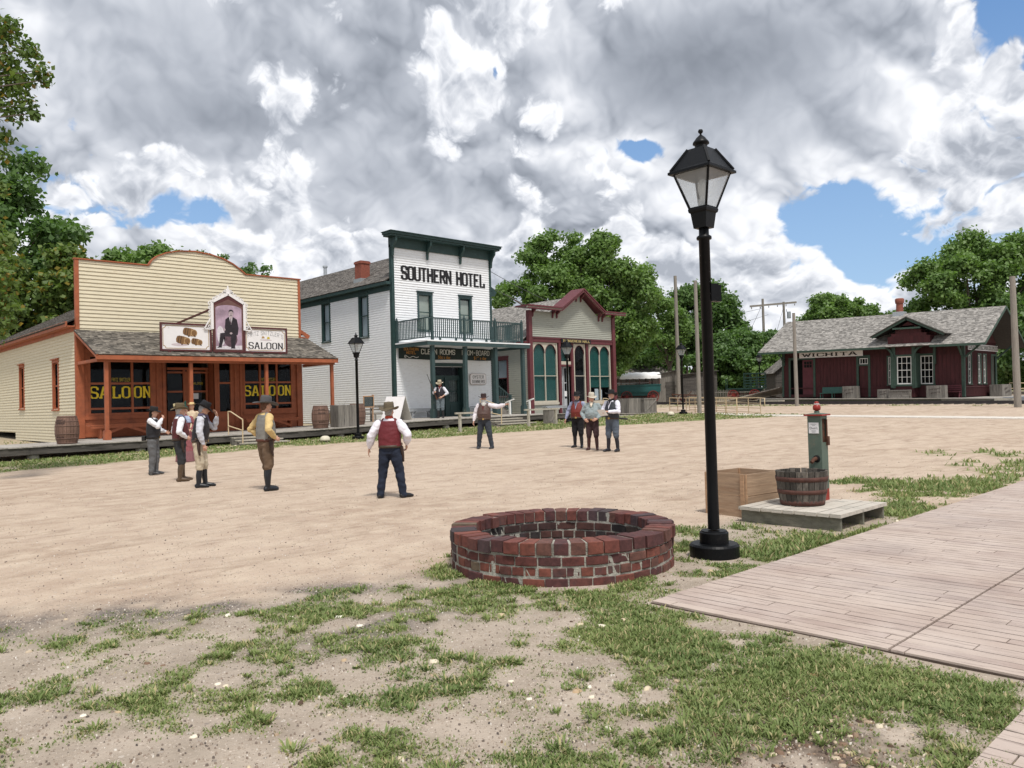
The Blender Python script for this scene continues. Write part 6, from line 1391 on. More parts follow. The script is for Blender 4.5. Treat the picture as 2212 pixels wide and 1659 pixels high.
for k in range(n):
    a0_, a1_ = 2*math.pi*k/n+.012, 2*math.pi*(k+1)/n-.012; th = .028; top = H_+random.uniform(-.006, .004); vs = []
    for z, r_ in ((0, rb), (.15, rb+.028), (.30, rb+.045), (top, rt)):
        for a in (a0_, a1_): vs.append((r_*math.cos(a), r_*math.sin(a), z))
        for a in (a1_, a0_): vs.append(((r_-th)*math.cos(a), (r_-th)*math.sin(a), z))
    fs = [(i*4+j, i*4+(j+1) % 4, (i+1)*4+(j+1) % 4, (i+1)*4+j) for i in range(3) for j in range(4)]+[(12, 13, 14, 15)]; mb.add(vs, fs)
mb.lathe((0, 0, .02), [(0, 0), (rb-.02, 0)], 26); mb.build('staves', M['tubw'], tub)
for z0, r_, w_ in ((.008, rb+.004, .06), (.150, rb+.032, .055), (.310, rb+.05, .058)): mb = MB(); mb.lathe((0, 0, z0), [(r_-.008, 0), (r_, 0), (r_+w_*.13, w_), (r_-.008, w_)], 36); mb.build('hoop', M['hoop'], tub)
mb = MB(); mb.lathe((0, 0, .34), [(0, 0), (rt-.04, 0)], 26); mb.build('soil', M['dark'], tub)
pump = thing('water_pump', 'green boxed water pump with red finial and small white notice', 'water pump', (10.32, 4.90, .20))
M['pumpg'] = pmat('sage_green_paint', (.092, .128, .100), .14, 6, .6, .15, 0, (1, 1, 1), (.16, .15, .11), .15, 4); M['pumpr'] = pmat('red_paint', (.26, .022, .014), .12, 6, .4); M['rust'] = pmat('rust', (.085, .035, .02), .5, 14, .8, .4)
mb = MB(); s_ = .093; zt = 1.135
mb.box(-s_, -s_, .155, s_, s_-.0, zt-.36); mb.box(-s_, -s_+.05, zt-.36, s_, s_, zt); mb.box(-s_, -s_, zt-.36, -s_+.035, -s_+.05, zt); mb.box(s_-.03, -s_, zt-.36, s_, -s_+.05, zt); mb.box(-s_+.035, -s_, zt-.04, s_-.03, -s_+.05, zt)
mb.build('column', M['pumpg'], pump)
mb = MB(); mb.box(-s_+.001, -s_+.001, 0, s_-.001, s_-.001, .1549); mb.build('base', M['pumpr'], pump)
mb = MB(); mb.box(-s_+.037, -s_+.02, zt-.355, s_-.032, -s_+.045, zt-.045); mb.box(s_-.05, -s_-.03, zt-.40, s_-.0, -s_+.01, zt-.28); mb.tube([(.05, -s_-.012, zt-.33), (.05, -s_-.012, zt-.05)], .012, 8); mb.build('handle_bracket', M['rust'], pump)
mb = MB(); mb.box(-s_-.035, -s_-.035, zt+.0, s_+.035, s_+.035, zt+.022, 0); mb.lathe((0, 0, zt+.022), [((s_+.03)*1.414, 0), ((s_-.03)*1.414, .012), (0, .02)], 4, 1, False, math.pi/4); mb.build('cap', [M['pumpr'], M['pumpg']], pump)
mb = MB(); mb.lathe((0, 0, zt+.03), [(.035, 0), (.035, .03), (.03, .035)], 16, 1); mb.lathe((0, 0, zt+.065), [(.02, 0), (.045, .012), (.052, .035), (.050, .06), (.038, .08), (.03, .085)], 20, 0); mb.lathe((0, 0, zt+.15), [(.03, 0), (.037, .004), (.037, .010), (.025, .013)], 20, 2); mb.lathe((0, 0, zt+.163), [(.03, 0), (.033, .01), (.02, .028), (0, .032)], 16, 0); mb.build('finial', [M['pumpr'], M['pumpg'], M['signwhite']], pump)
PPu = lambda a, d, z: (-s_-d, a, z)
mb = MB(); mb.pbox(PPu, -.062, .075, .0, .006, .90, 1.045); o_ = mb.build('notice', M['signwhite'], pump)
font_text('notice_text', "Don't", lambda a, d, z: (-s_-d, -a, z), -.006, .955, .048, M['ink'], o_, (0, 0, 0), .008)
mb = MB()
for z, w_ in ((1.02, .04), (1.003, .02), (.932, .03), (.915, .025)): 
    a = .006-w_
    while a < .006+w_: mb.pbox(PPu, a, min(a+.008, .006+w_), .007, .008, z, z+.007); a += .011
mb.build('notice_text', M['greytext'], o_)
mb = MB(); mb.lathe((0, 0, 0), [(0, .006), (.048, .006), (.050, .0)], 24); o2 = mb.build('spout_hole_dark', M['dark'], pump); o2.rotation_euler = (0, R(-90), 0); o2.location = (-s_-.001, -.02, .560)  # near-black disc on the face, painting the shade inside the hole
mb = MB(); mb.tube([(-s_+.01, -.01, .565), (-s_-.05, .0, .55), (-s_-.095, .01, .515)], [.028, .026, .024], 12); mb.build('spout', M['rust'], pump)

# ================================================================== STATION SURROUNDINGS
oo = (60, 24, .8); t_ = thing('station_platform', 'dark timber platform edge running below the station wall', 'platform', oo)
def pz(v): return 1.0+.018*(v-18.9)
def slab(mb, x0, x1, y0_, y1_, dz0, dz1, mi=None, top=None):
    mb.hexa([(x0, y0_, pz(y0_)+dz0), (x0, y0_, pz(y0_)+dz1), (x0, y1_, pz(y1_)+dz0), (x0, y1_, pz(y1_)+dz1), (x1, y0_, pz(y0_)+dz0), (x1, y0_, pz(y0_)+dz1), (x1, y1_, pz(y1_)+dz0), (x1, y1_, pz(y1_)+dz1)], mi)
mb = MB(oo); slab(mb, 58.95, 60.52, 18.95, 33.0, -.05, 0.0, 0); slab(mb, 58.4, 70.5, 15.7, 18.94, -.05, .02, 0); slab(mb, 60.5, 68, 18.96, 31.6, -.04, -.02, 0); mb.build('deck', M['deckx'], t_)
mb = MB(oo); slab(mb, 59.0, 59.06, 18.95, 33.0, -.40, -.051); mb.build('edge_beam', pmat('mossy_beam', (.055, .06, .042), .35, 2, .9, .4), t_)
mb = MB(oo); slab(mb, 58.45, 58.50, 15.7, 18.94, -.30, -.051); slab(mb, 58.5, 70.4, 15.72, 15.78, -.30, -.051); mb.build('near_edge_beam', M['platside'], t_)
t_ = thing('concrete_slab', 'blue-grey slab continuing right of the station platform', 'platform', (63, 12, .6)); mb = MB((63, 12, .6)); mb.box(59.5, 3, .55, 64, 15.5, .98); mb.build('slab_body', pmat('blue_grey_slab', (.22, .24, .27), .1, 3, .8), t_)
t_ = thing('station_steps', 'small pale wooden steps right of the station platform', 'steps', (57.9, 15.6, .6)); mb = MB((57.9, 15.6, .6)); mb.box(57.9, 14.9, .50, 58.35, 16.0, .78); mb.box(58.2, 14.6, .6, 58.9, 15.65, .93); mb.build('tread', M['palewood'], t_)
t_ = thing('station_steps', 'low pale steps at the left end of the station', 'steps', (58.4, 31.8, .9)); mb = MB((58.4, 31.8, .9)); mb.box(58.2, 30.6, .75, 58.6, 32.8, 1.0); mb.box(58.6, 30.6, .8, 58.96, 32.6, 1.12); mb.build('tread', M['palewood'], t_)
# loading ramp left of the station
t_ = thing('loading_ramp', 'pale plank loading ramp rising to the station end', 'ramp', (63, 34.5, 1)); mb = MB((63, 34.5, 1))
n = 16
for i in range(n):
    a, b_ = i/n, (i+1)/n-.01; ya, yb_ = 37.5-5.2*a, 37.5-5.2*b_; za, zb_ = 1.15+1.05*a, 1.15+1.05*b_
    mb.hexa([(61.6, yb_, zb_-.06), (61.6, yb_, zb_), (61.6, ya, za-.06), (61.6, ya, za), (66.5, yb_, zb_-.06), (66.5, yb_, zb_), (66.5, ya, za-.06), (66.5, ya, za)])
mb.build('planks', M['platwood'], t_)
# track
t_ = thing('railway_track', 'railway track in front of the station platform', 'railway track', (57.2, 30, .8)); oo = (57.2, 30, .8)
for xr in (57.9, 56.46):
    mb = MB(oo)
    for i in range(24):
        ya, yb_ = 4+i*3, 7+i*3; mb.beam((xr, ya, gz(xr, ya)+.10), (xr, yb_, gz(xr, yb_)+.10), .07, .15)
    mb.build('rail', pmat('dark_steel_rail', (.035, .03, .032), .3, 6, .5) if xr > 57 else bpy.data.materials['dark_steel_rail'], t_)
for i in range(110): y = 6+i*.62; mb = MB(oo); g = gz(57.2, y); mb.box(56.0, y, g-.08, 58.4, y+.22, g+.025); mb.build('tie', M['beam'], t_) if i < 60 else None
# crates and benches of the station
G_C = 'grey crates on the station platform'
def scrate(label, y0_, y1_, h, words=True, x0=59.5, dep_=.6, text='FREIGHT', zz=None):
    z0 = (pz((y0_+y1_)/2) if zz is None else zz)
    P = lambda a, d, z: (x0-.03-d, (y0_+y1_)/2-a, z)
    return slat_crate('wooden_crate', label, x0, x0+dep_, y0_, y1_, z0, h, G_C, vertical=True, bw_=.16, lid=True, words=[(P, text, -(y1_-y0_)*.36, (y1_-y0_)*.3, z0+h*.62, .09), (P, 'WICHITA', -(y1_-y0_)*.25, (y1_-y0_)*.25, z0+h*.36, .09)] if words else ())
scrate('tall grey crate beside the green station bench', 25.1, 26.2, .92, text='DRY GOODS'); scrate('grey crate left of the long low crate under the bay window', 22.75, 23.6, .66, text='FREIGHT')
slat_crate('wooden_crate', 'long low dark crate under the station bay window', 59.2, 59.6, 21.25, 22.7, pz(22), .60, G_C, vertical=False, lid=True, brace=True)
scrate('tall grey stencilled crate left of the red station bench', 18.9, 20.1, .88, text='FREIGHT', x0=59.15)
P = lambda a, d, z: (a, 16.97-d, z)
slat_crate('wooden_crate', 'pale grey stencilled crate at the right end of the station', 65.2, 67.6, 17.0, 17.8, 1.0, .85, G_C, words=[(P, 'DRY', 65.7, 66.6, 1.45, .12), (P, 'GOODS', 65.9, 67.1, 1.2, .11)], lid=True, bw_=.2)
t_ = thing('green_bench', 'green painted bench against the station wall', 'bench', (60.1, 27.1, pz(27))); oo = (60.1, 27.1, pz(27)); z0 = pz(27)
M['benchg'] = pmat('bench_green', (.035, .105, .085), .15, 5, .5)
mb = MB(oo); mb.box(59.75, 26.2, z0+.40, 60.25, 28.1, z0+.44); mb.build('seat', M['benchg'], t_); mb = MB(oo); mb.hexa([(60.22, 26.2, z0+.45), (60.30, 26.2, z0+.88), (60.22, 28.1, z0+.45), (60.30, 28.1, z0+.88), (60.25, 26.2, z0+.45), (60.33, 26.2, z0+.88), (60.25, 28.1, z0+.45), (60.33, 28.1, z0+.88)]); mb.build('backrest', M['benchg'], t_)
for y in (26.25, 27.1, 28.03): mb = MB(oo); mb.box(59.78, y, z0, 59.83, y+.05, z0+.40); mb.box(60.2, y, z0, 60.25, y+.05, z0+.44); mb.box(59.75, y, z0+.36, 60.25, y+.05, z0+.399); mb.build('leg', M['benchg'], t_)
t_ = thing('red_bench', 'red slatted bench beside the station corner', 'bench', (60.1, 18.5, pz(18.5))); oo = (60.1, 18.5, pz(18.5)); z0 = pz(18.5)
mb = MB(oo); mb.box(59.7, 18.15, z0+.42, 60.2, 19.4, z0+.46); mb.build('seat', M['depotdoor'], t_); mb = MB(oo)
for k in range(3): mb.box(60.22, 18.15, z0+.53+k*.14, 60.25, 19.4, z0+.63+k*.14)
mb.build('backrest', M['depotdoor'], t_)
for y in (18.2, 19.3): mb = MB(oo); mb.beam((59.78, y, z0), (59.9, y, z0+.42), .05, .06, (0, 1, 0)); mb.beam((60.22, y, z0), (60.22, y, z0+.92), .05, .06, (0, 1, 0)); mb.beam((59.8, y, z0+.1), (60.2, y, z0+.4), .04, .05, (0, 1, 0)); mb.build('leg', M['depotdoor'], t_)
t_ = thing('platform_railing', 'tan pipe railing at the right end of the station', 'railing', (68, 16, 1.0)); mb = MB((68, 16, 1.0))
for x in (68.3, 69.3, 70.3): mb.tube([(x, 17.3-(x-68.3)*.9, .95), (x, 17.3-(x-68.3)*.9, 1.98)], .03, 6)
for z in (1.96, 1.55): mb.tube([(68.3, 17.3, z), (71.5, 14.5, z-.15)], .03, 6)
mb.tube([(68.3, 17.3, 1.96), (67.4, 16.6, 1.96), (67.4, 16.6, .95)], .03, 6); mb.build('pipe', M['rail'], t_)
# ================================================================== WAGONS
def wheel(parent, c, r_, axis, mat, n=14, name='wheel'):
    ax = Vector(axis).normalized(); c = Vector(c); e1 = ax.cross(Vector((0, 0, 1))).normalized(); e2 = ax.cross(e1); mb = MB(); m_ = 28
    pts = [c+(e1*math.cos(2*math.pi*k/m_)+e2*math.sin(2*math.pi*k/m_))*r_ for k in range(m_+1)]
    for p, q in zip(pts[:-1], pts[1:]): mb.beam(p, q, .07, .055, ax.cross((q-p)))
    mb.tube([c-ax*.11, c+ax*.11], .085, 12)
    for k in range(n): a = 2*math.pi*k/n; mb.tube([c, c+(e1*math.cos(a)+e2*math.sin(a))*(r_-.02)], [.026, .018], 5)
    return mb.build(name, mat, parent)
M['wgreen'] = pmat('teal_wagon_paint', (.010, .080, .080), .2, 5, .55); M['wred'] = pmat('red_wheel_paint', (.20, .018, .014), .2, 6, .55); M['wdark'] = pmat('dark_red_frame', (.075, .02, .018), .3, 6, .7); M['canvas'] = pmat('white_canvas', (.80, .80, .80), .05, 2, .8, .2); M['hgreen'] = pmat('hay_wagon_green', (.009, .036, .027), .25, 6, .6)
rzw = math.atan2(RT.y, RT.x); wc = Vector((60.6, 46.3, 1.15)); wag = thing('covered_wagon', 'teal covered wagon with white canvas top and red running gear', 'wagon', wc, rzw+R(5))
mb = MB(); mb.box(-1.95, -.75, 1.02, 1.95, .75, 1.66); mb.box(-1.9, -.62, .66, 1.7, .62, 1.019); mb.box(-2.0, -.80, 1.60, 2.0, -.752, 1.70); mb.box(-1.9, -.752, .95, 1.9, -.745, 1.0) ; mb.build('body', M['wgreen'], wag)
mb = MB()
for x in (-1.85, -1.0, -.05, .9, 1.85):
    for y in (-.74, .74): mb.box(x-.025, y-.025, 1.66, x+.025, y+.025, 2.35)
mb.box(-1.9, -.76, 2.28, 1.9, -.72, 2.34); mb.box(-1.9, .72, 2.28, 1.9, .76, 2.34); mb.box(-1.9, -.74, 1.9, 1.9, -.72, 1.93); mb.build('frame', M['wdark'], wag)
mb = MB(); n, m_ = 22, 12; vs = []; fs = []
for i in range(n+1):
    for j in range(m_+1): a = math.pi*j/m_; x = -2.0+4.0*i/n; z = 2.28+.60*math.sin(a)**.8+.02*math.sin(i*1.4)*math.sin(a); vs.append((x, -.84*math.cos(a), z-(.05*abs(math.sin(i*.9)) if j in (0, m_) else 0)))
for i in range(n):
    for j in range(m_): q = i*(m_+1)+j; fs.append((q, q+1, q+m_+2, q+m_+1))
mb.add(vs, fs, None, True); mb.build('canopy', M['canvas'], wag)
mb = MB(); mb.box(-1.9, .70, 1.85, 1.9, .72, 1.95); mb.build('side_roll', M['canvas'], wag)
mb = MB(); mb.beam((-1.7, 0, .62), (1.7, 0, .62), .12, .12); mb.beam((-1.35, -.75, .58), (-1.35, .75, .58), .1, .1); mb.beam((1.2, -.75, .58), (1.2, .75, .58), .1, .1); mb.beam((1.9, 0, .5), (3.6, .1, .4), .07, .07); mb.build('undercarriage', M['wdark'], wag)
for x in (-1.35, 1.2):
    for y in (-.78, .78): wheel(wag, (x, y, .56), .52, (0, 1, 0), M['wred'])
wc = Vector((65.3, 37.8, 1.12)); hw = thing('hay_wagon', 'dark green hay wagon with slatted rack and bright red spoked wheels', 'wagon', wc, rzw-R(22))
mb = MB(); mb.box(-1.6, -.6, 1.0, 1.9, .6, 1.12); mb.box(-1.2, -.45, .8, 1.6, .45, .999); mb.build('bed', M['hgreen'], hw)
mb = MB()
for y in (-.6, .6):
    for x in (.0, .55, 1.1, 1.85): mb.box(x, y-.025, 1.12, x+.06, y+.025, 2.45)
    for z in (1.25, 1.5, 1.75, 2.0, 2.38): mb.box(0, y-.03, z, 1.9, y-.005, z+.09)
for z in (1.4, 1.8, 2.38): mb.box(1.88, -.6, z, 1.91, .6, z+.09); mb.box(0, -.6, z, .03, .6, z+.09)
for y in (-.55, .55): mb.box(-1.6, y, 1.12, -1.55, y+.05, 2.0)
mb.box(-1.6, -.55, 1.9, -1.55, .6, 1.98); mb.build('rack', M['hgreen'], hw)
mb = MB(); mb.beam((-1.4, 0, .58), (1.5, 0, .58), .1, .1); mb.beam((-.95, -.7, .5), (-.95, .7, .5), .1, .1); mb.beam((.95, -.7, .5), (.95, .7, .5), .1, .1); mb.beam((1.5, -.1, .5), (3.2, -.5, .1), .06, .06); mb.build('undercarriage', M['wdark'], hw)
for x in (-.95, .95):
    for y in (-.72, .72): wheel(hw, (x, y, .48), .46, (0, 1, 0), M['wred'])
# ================================================================== SHEDS AND FENCES BEHIND
def shed(name, label, c, rz, w_, d_, h0, h1, mat, roofmat, cat='shed', door=True, gable=False):
    t_ = thing(name, label, cat, c, rz); mb = MB()
    pts = [(-w_/2, 0), (w_/2, 0), (w_/2, h1), (-w_/2, h0)] if not gable else [(-w_/2, 0), (w_/2, 0), (w_/2, h0), (0, h1), (-w_/2, h0)]
    P = lambda a, d, z: (a, -d_/2-d, z)
    mb.poly(P, pts, -d_, 0)
    x = -w_/2+.1
    while x < w_/2-.05:
        top = (h0+(h1-h0)*(x+w_/2)/w_) if not gable else h0+(h1-h0)*(1-abs(x)/(w_/2)); mb.pbox(P, x, x+.03, .001, .02, 0, top-.05); x += .22
    mb.build('wall', mat, t_)
    mb = MB()
    if gable:
        for s_ in (-1, 1): 
            e = Vector((s_*(w_/2+.3), -d_/2-.3, h0-.15)); up = Vector((-s_*(w_/2+.3), 0, h1-h0+.2)); shingles(mb, e, (0, 1, 0), up, d_+.6, up.length, .2, .25)
    else:
        e = Vector((-w_/2-.15, -d_/2-.2, h0+.02)); up = Vector((w_+.3, 0, h1-h0)); shingles(mb, e, (0, 1, 0), up, d_+.4, up.length, .2, .25)
    mb.build('roof', [roofmat, M['shingle_base']], t_)
    if door: mb = MB(); mb.pbox(P, -.1, .75, .021, .05, 0, 1.95); mb.pbox(P, -.2, .9, .051, .06, 1.5, 1.6); mb.build('door', M['beam'], t_)
    return t_
yb_ = rzw
shed('grey_shed', 'weathered grey plank shed with slanted roof behind the covered wagon', (63.0, 45.0, 1.1), yb_, 2.6, 2.2, 2.55, 3.1, M['greywood'], M['shingle'])
shed('dark_shed', 'dark plank shed behind the two poles', (66.2, 43.5, 1.1), yb_, 3.4, 2.5, 2.6, 2.9, M['beam'], M['shingle'], door=False)
shed('yellow_shed', 'pale yellow shed partly hidden behind the hall', (58.9, 51.6, 1.1), yb_, 3.6, 3, 3.2, 3.4, pmat('yellow_boards', (.50, .42, .20), .1, 4, .7), M['shingle'], door=False)
shed('dark_roofed_barn', 'dark roofed barn behind the covered wagon', (72.5, 56.5, 1.1), yb_+R(90), 8, 9, 3.0, 5.2, M['beam'], M['shingle'], 'barn', door=False, gable=True)
shed('station_shed', 'grey plank outbuilding with shingle roof left of the station', (71.5, 36.6, 1.1), R(-45), 3.6, 3.4, 2.6, 4.0, M['beam'], M['shingle'], 'outbuilding', door=False, gable=True)
t_ = thing('picket_fence', 'low weathered picket fence behind the wagons', 'fence', (67, 40.5, 1.1)); mb = MB((67, 40.5, 1.1)); a, b_ = Vector((64.2, 43.2, 1.1)), Vector((69.5, 37.9, 1.1)); n = 46
for i in range(n): p = a.lerp(b_, i/n); mb.beam(p, p+Vector((0, 0, 1.0+.06*(i % 2))), .09, .02, (1, 0, 0))
mb.build('pickets', M['greywood'], t_); mb = MB((67, 40.5, 1.1)); mb.beam(a+Vector((0, 0, .25)), b_+Vector((0, 0, .25)), .04, .08); mb.beam(a+Vector((0, 0, .8)), b_+Vector((0, 0, .8)), .04, .08); mb.build('rail', M['greywood'], t_)
t_ = thing('farm_implement', 'rusty farm implement standing beside the far lamp post', 'farm implement', (56.2, 38.5, gz(56, 38))); g = 0
wheel(t_, (0, 0, .45), .42, (.2, 1, 0), M['wdark'], 10); mb = MB(); mb.beam((-.9, .3, .9), (1.4, -.8, .75), .08, .08); mb.beam((-.9, .3, .9), (-.2, .2, .3), .06, .06); mb.beam((.3, 0, .5), (1.0, -.4, 1.1), .06, .05); mb.build('beam', M['rust'], t_)
# ================================================================== TREES
def leafmat(name, c0, c1, yellow=None, trans=.35):
    m_, t, b = mat_new(name); geo = t.new('ShaderNodeNewGeometry'); tcn = t.new('ShaderNodeTexCoord'); ri = geo.outputs['Random Per Island']
    n = t.noise(tcn.outputs['Object'], .55, 4); c = t.mix(t.math('ADD', t.math('MULTIPLY', t.map(n, .3, .7), .6), t.math('MULTIPLY', ri, .4)), c0, c1)
    if yellow: c = t.mix(t.math('MULTIPLY', t.math('GREATER_THAN', t.math('FRACT', t.math('MULTIPLY', ri, 7.31)), .90), .75), c, yellow)
    b.inputs['Roughness'].default_value = .5; b.inputs['Specular IOR Level'].default_value = .35; t.put(b.inputs['Base Color'], c)
    tl = t.new('ShaderNodeBsdfTranslucent'); t.put(tl.inputs[0], t.mix(1.0, c, (1.3, 1.5, .7), 'MULTIPLY')); mx = t.new('ShaderNodeMixShader'); mx.inputs[0].default_value = trans
    t.l.new(b.outputs[0], mx.inputs[1]); t.l.new(tl.outputs[0], mx.inputs[2]); t.l.new(mx.outputs[0], t.n['Material Output'].inputs[0]); return m_
L_MID = leafmat('cottonwood_leaves', (.085, .160, .042), (.215, .325, .10)); L_DARK = leafmat('dark_leaves', (.055, .112, .036), (.155, .255, .08)); L_YEL = leafmat('turning_leaves', (.065, .12, .03), (.19, .25, .065), (.34, .24, .04)); L_NEAR = leafmat('near_leaves', (.06, .11, .028), (.17, .24, .065), (.30, .17, .03))
M['bark'] = pmat('bark', (.11, .09, .07), .35, 5, .95, .5, 0, (3, 3, .6))
def fast_mesh(name, V_, F_, mat, parent, loc=(0, 0, 0)):
    me = bpy.data.meshes.new(name); me.vertices.add(len(V_)); me.vertices.foreach_set('co', V_.astype(np.float32).ravel()); k = F_.shape[1]
    me.loops.add(F_.size); me.loops.foreach_set('vertex_index', F_.astype(np.int32).ravel()); me.polygons.add(len(F_)); me.polygons.foreach_set('loop_start', (np.arange(len(F_))*k).astype(np.int32)); me.update(calc_edges=True)
    me.materials.append(mat); o = bpy.data.objects.new(name, me); COL.objects.link(o); o.parent = parent; o.location = loc; return o
def leaf_cloud(subs, n, size, r_=None, droop=0.0, flat=.7):
    """subs: array (k,4) centres+radius. kite-shaped leaves on the sub-lobe shells"""
    r = rng if r_ is None else r_; subs = np.array(subs, float); w_ = subs[:, 3]**2; pick = r.choice(len(subs), n, p=w_/w_.sum())
    d = r.normal(size=(n, 3)); d[:, 2] = d[:, 2]*.9+.12; d /= np.linalg.norm(d, axis=1)[:, None]; rad = subs[pick, 3]*(.35+.72*r.random(n)**.55)*(1+.22*r.normal(size=n))
    c = subs[pick, :3]+d*rad[:, None]*np.array([1, 1, flat]); c[:, 2] -= droop*r.random(n)
    nrm = d*.55+r.normal(size=(n, 3))*.55+np.array([0, 0, .35]); nrm /= np.linalg.norm(nrm, axis=1)[:, None]
    t1 = np.cross(nrm, r.normal(size=(n, 3))); t1 /= np.linalg.norm(t1, axis=1)[:, None]; t2 = np.cross(nrm, t1); s_ = size*(.6+.8*r.random(n))[:, None]
    V_ = np.stack([c-t1*s_*.55, c+t2*s_*.42-t1*s_*.08, c+t1*s_*.62, c-t2*s_*.42-t1*s_*.05], 1).reshape(-1, 3); F_ = np.arange(4*n).reshape(n, 4); return V_, F_
def tree(label, base, lobes, n, size, mat, sub=70, subr=(.9, 1.7), trunk_r=.35, group='trees behind the buildings', seed=1, name='tree', cat='tree', flat=.75, limbs=True, tone=None, branch_to=8):
    r = np.random.default_rng(seed); base = Vector((base[0], base[1], gz(base[0], base[1]))); t_ = thing(name, label, cat, base, 0, group); subs = []; vol = np.array([l[3]*l[4]*l[5] for l in lobes])**.67; cnt = np.maximum(4, (sub*vol/vol.sum()).astype(int))
    for (x, y, z, rx_, ry_, rz_), k in zip(lobes, cnt):
        for _ in range(k):
            d = r.normal(size=3); d[2] = d[2]+.15; d /= np.linalg.norm(d); f_ = .45+.55*r.random()**.5; q = r.uniform(*subr)
            subs.append((x+d[0]*rx_*f_-base.x, y+d[1]*ry_*f_-base.y, z+d[2]*rz_*f_-base.z, q))
    V_, F_ = leaf_cloud(subs, n, size, r, flat=flat); V_[:, 2] = np.maximum(V_[:, 2], .15); fast_mesh('crown', V_, F_, mat, t_)
    mb = MB(); zc = np.mean([l[2] for l in lobes])-base.z; x0 = np.mean([l[0] for l in lobes])-base.x; y0_ = np.mean([l[1] for l in lobes])-base.y; fork = Vector((x0*.3, y0_*.3, zc*.5))
    mb.tube([(0, 0, -.2), (0, 0, .4), (x0*.12, y0_*.12, zc*.25), fork], [trunk_r*1.35, trunk_r, trunk_r*.85, trunk_r*.7], 12)
    idx_ = r.choice(len(subs), min(branch_to*3, len(subs)), replace=False)
    if limbs:
        for i in idx_: s_ = subs[i]; e = Vector(s_[:3]); mid = fork.lerp(e, .5)+Vector((r.normal()*.3, r.normal()*.3, .3)); mb.tube([fork*.92, mid, e], [trunk_r*.42, trunk_r*.22, .03], 6)
    mb.build('trunk', M['bark'], t_); return t_
tree('tall dark green tree rising behind the saloon at the left edge', (11.5, 66), [(8, 68, 15, 4.5, 4.5, 7.5), (13.0, 64.0, 13.6, 3.2, 3.4, 4.6), (15.3, 62.5, 9.5, 2.6, 3, 5.2), (11.2, 65, 18.4, 2.8, 2.6, 3.0), (8, 66, 6, 5, 4, 4)], 52000, .34, L_DARK, 150, (.8, 1.6), .6, seed=2)
tree('yellowing tree in front of the tall dark tree, left of the false front', (13.5, 58), [(11.5, 58, 8.2, 3.4, 2.5, 3.6), (14.6, 57, 9.3, 1.9, 2.2, 3.3), (9, 59, 6, 3, 3, 4)], 26000, .30, L_YEL, 90, (.6, 1.2), .4, seed=3)
tree('low round tree showing above the left of the saloon front', (18.8, 56.5), [(18.3, 58, 10.3, 2.2, 2, 2.2), (20.2, 56.5, 10.8, 1.8, 2, 1.9)], 15000, .28, L_MID, 50, (.6, 1.1), .3, seed=4)
tree('sparse tree whose twigs show above the right of the saloon front', (23.8, 53.2), [(22.6, 54.2, 11.4, 1.3, 1.2, 1.7), (24.6, 52.4, 10.4, 1.6, 1.5, 1.6)], 2700, .20, L_DARK, 60, (.22, .5), .25, seed=5)
tree('big cottonwood behind the hall', (53, 47), [(52.3, 48.5, 12.0, 3.8, 3, 4.9), (54.6, 45.6, 12.3, 3.0, 3, 4.3), (53.2, 47.2, 9.5, 4.4, 3.4, 4.2), (49.3, 51, 10.2, 2.4, 2.4, 3.0), (57.2, 43.4, 10.2, 2.2, 2.4, 3.0), (55.9, 44.0, 11.3, 2.4, 2.4, 3.0), (56.2, 43.8, 7.8, 2.6, 2.4, 2.5), (54, 46, 6.8, 4, 3, 3.4)], 92000, .25, L_MID, 240, (.6, 1.15), .55, seed=6)
tree('green tree between the cottonwood and the two poles', (68.5, 48.2), [(68.1, 48.4, 9.0, 2.0, 2.1, 3.4), (68.8, 47.9, 8.2, 1.7, 1.8, 2.0)], 15000, .25, L_MID, 46, (.5, 1.0), .3, seed=7)
tree('dark tree behind the lamp post, left of the power line frame', (83, 52), [(81.5, 54, 11.5, 2.6, 2.6, 3.6), (83.3, 52, 12.2, 1.9, 2, 2.8), (84.5, 50.8, 8.5, 2.0, 2.4, 4.0)], 26000, .34, L_DARK, 80, (.8, 1.5), .4, seed=8)
tree('wide dark tree behind the grey sheds', (76, 51), [(76, 52, 6.0, 3, 3, 3.6), (79.5, 48.5, 5.6, 3, 3, 3.4), (73, 54, 5.5, 3, 3, 3.4)], 26000, .34, L_DARK, 80, (.8, 1.5), .4, seed=9)
tree('bushy tree behind the hay wagon', (80, 44.5), [(81, 46.2, 6.2, 2.4, 2.6, 3.0), (84.2, 44.2, 6.3, 2.4, 2.4, 2.6), (78.5, 47.5, 4.5, 3, 3, 3)], 24000, .32, L_DARK, 70, (.7, 1.3), .35, seed=10)
tree('light bush behind the loading ramp left of the station', (75, 38.5), [(74.8, 39.2, 3.6, 2.2, 2.0, 2.2), (77.5, 37.4, 4.2, 2.0, 2, 2.4)], 13000, .26, L_MID, 40, (.5, 1.0), .2, seed=11)
tree('round tree showing above the left half of the station roof', (89, 40), [(88.3, 40.2, 10.2, 2.4, 2.4, 2.2), (90.6, 38.2, 10.4, 2.0, 2.2, 2.0), (86.5, 41.5, 8.6, 1.6, 1.8, 1.7)], 21000, .29, L_MID, 80, (.45, 1.0), .35, seed=12)
tree('small tree behind the station chimney', (92.5, 35.5), [(92.8, 35.2, 9.0, 1.7, 1.8, 1.6), (95, 33.2, 9.3, 1.5, 1.5, 1.5)], 8000, .30, L_MID, 34, (.5, .9), .25, seed=13)
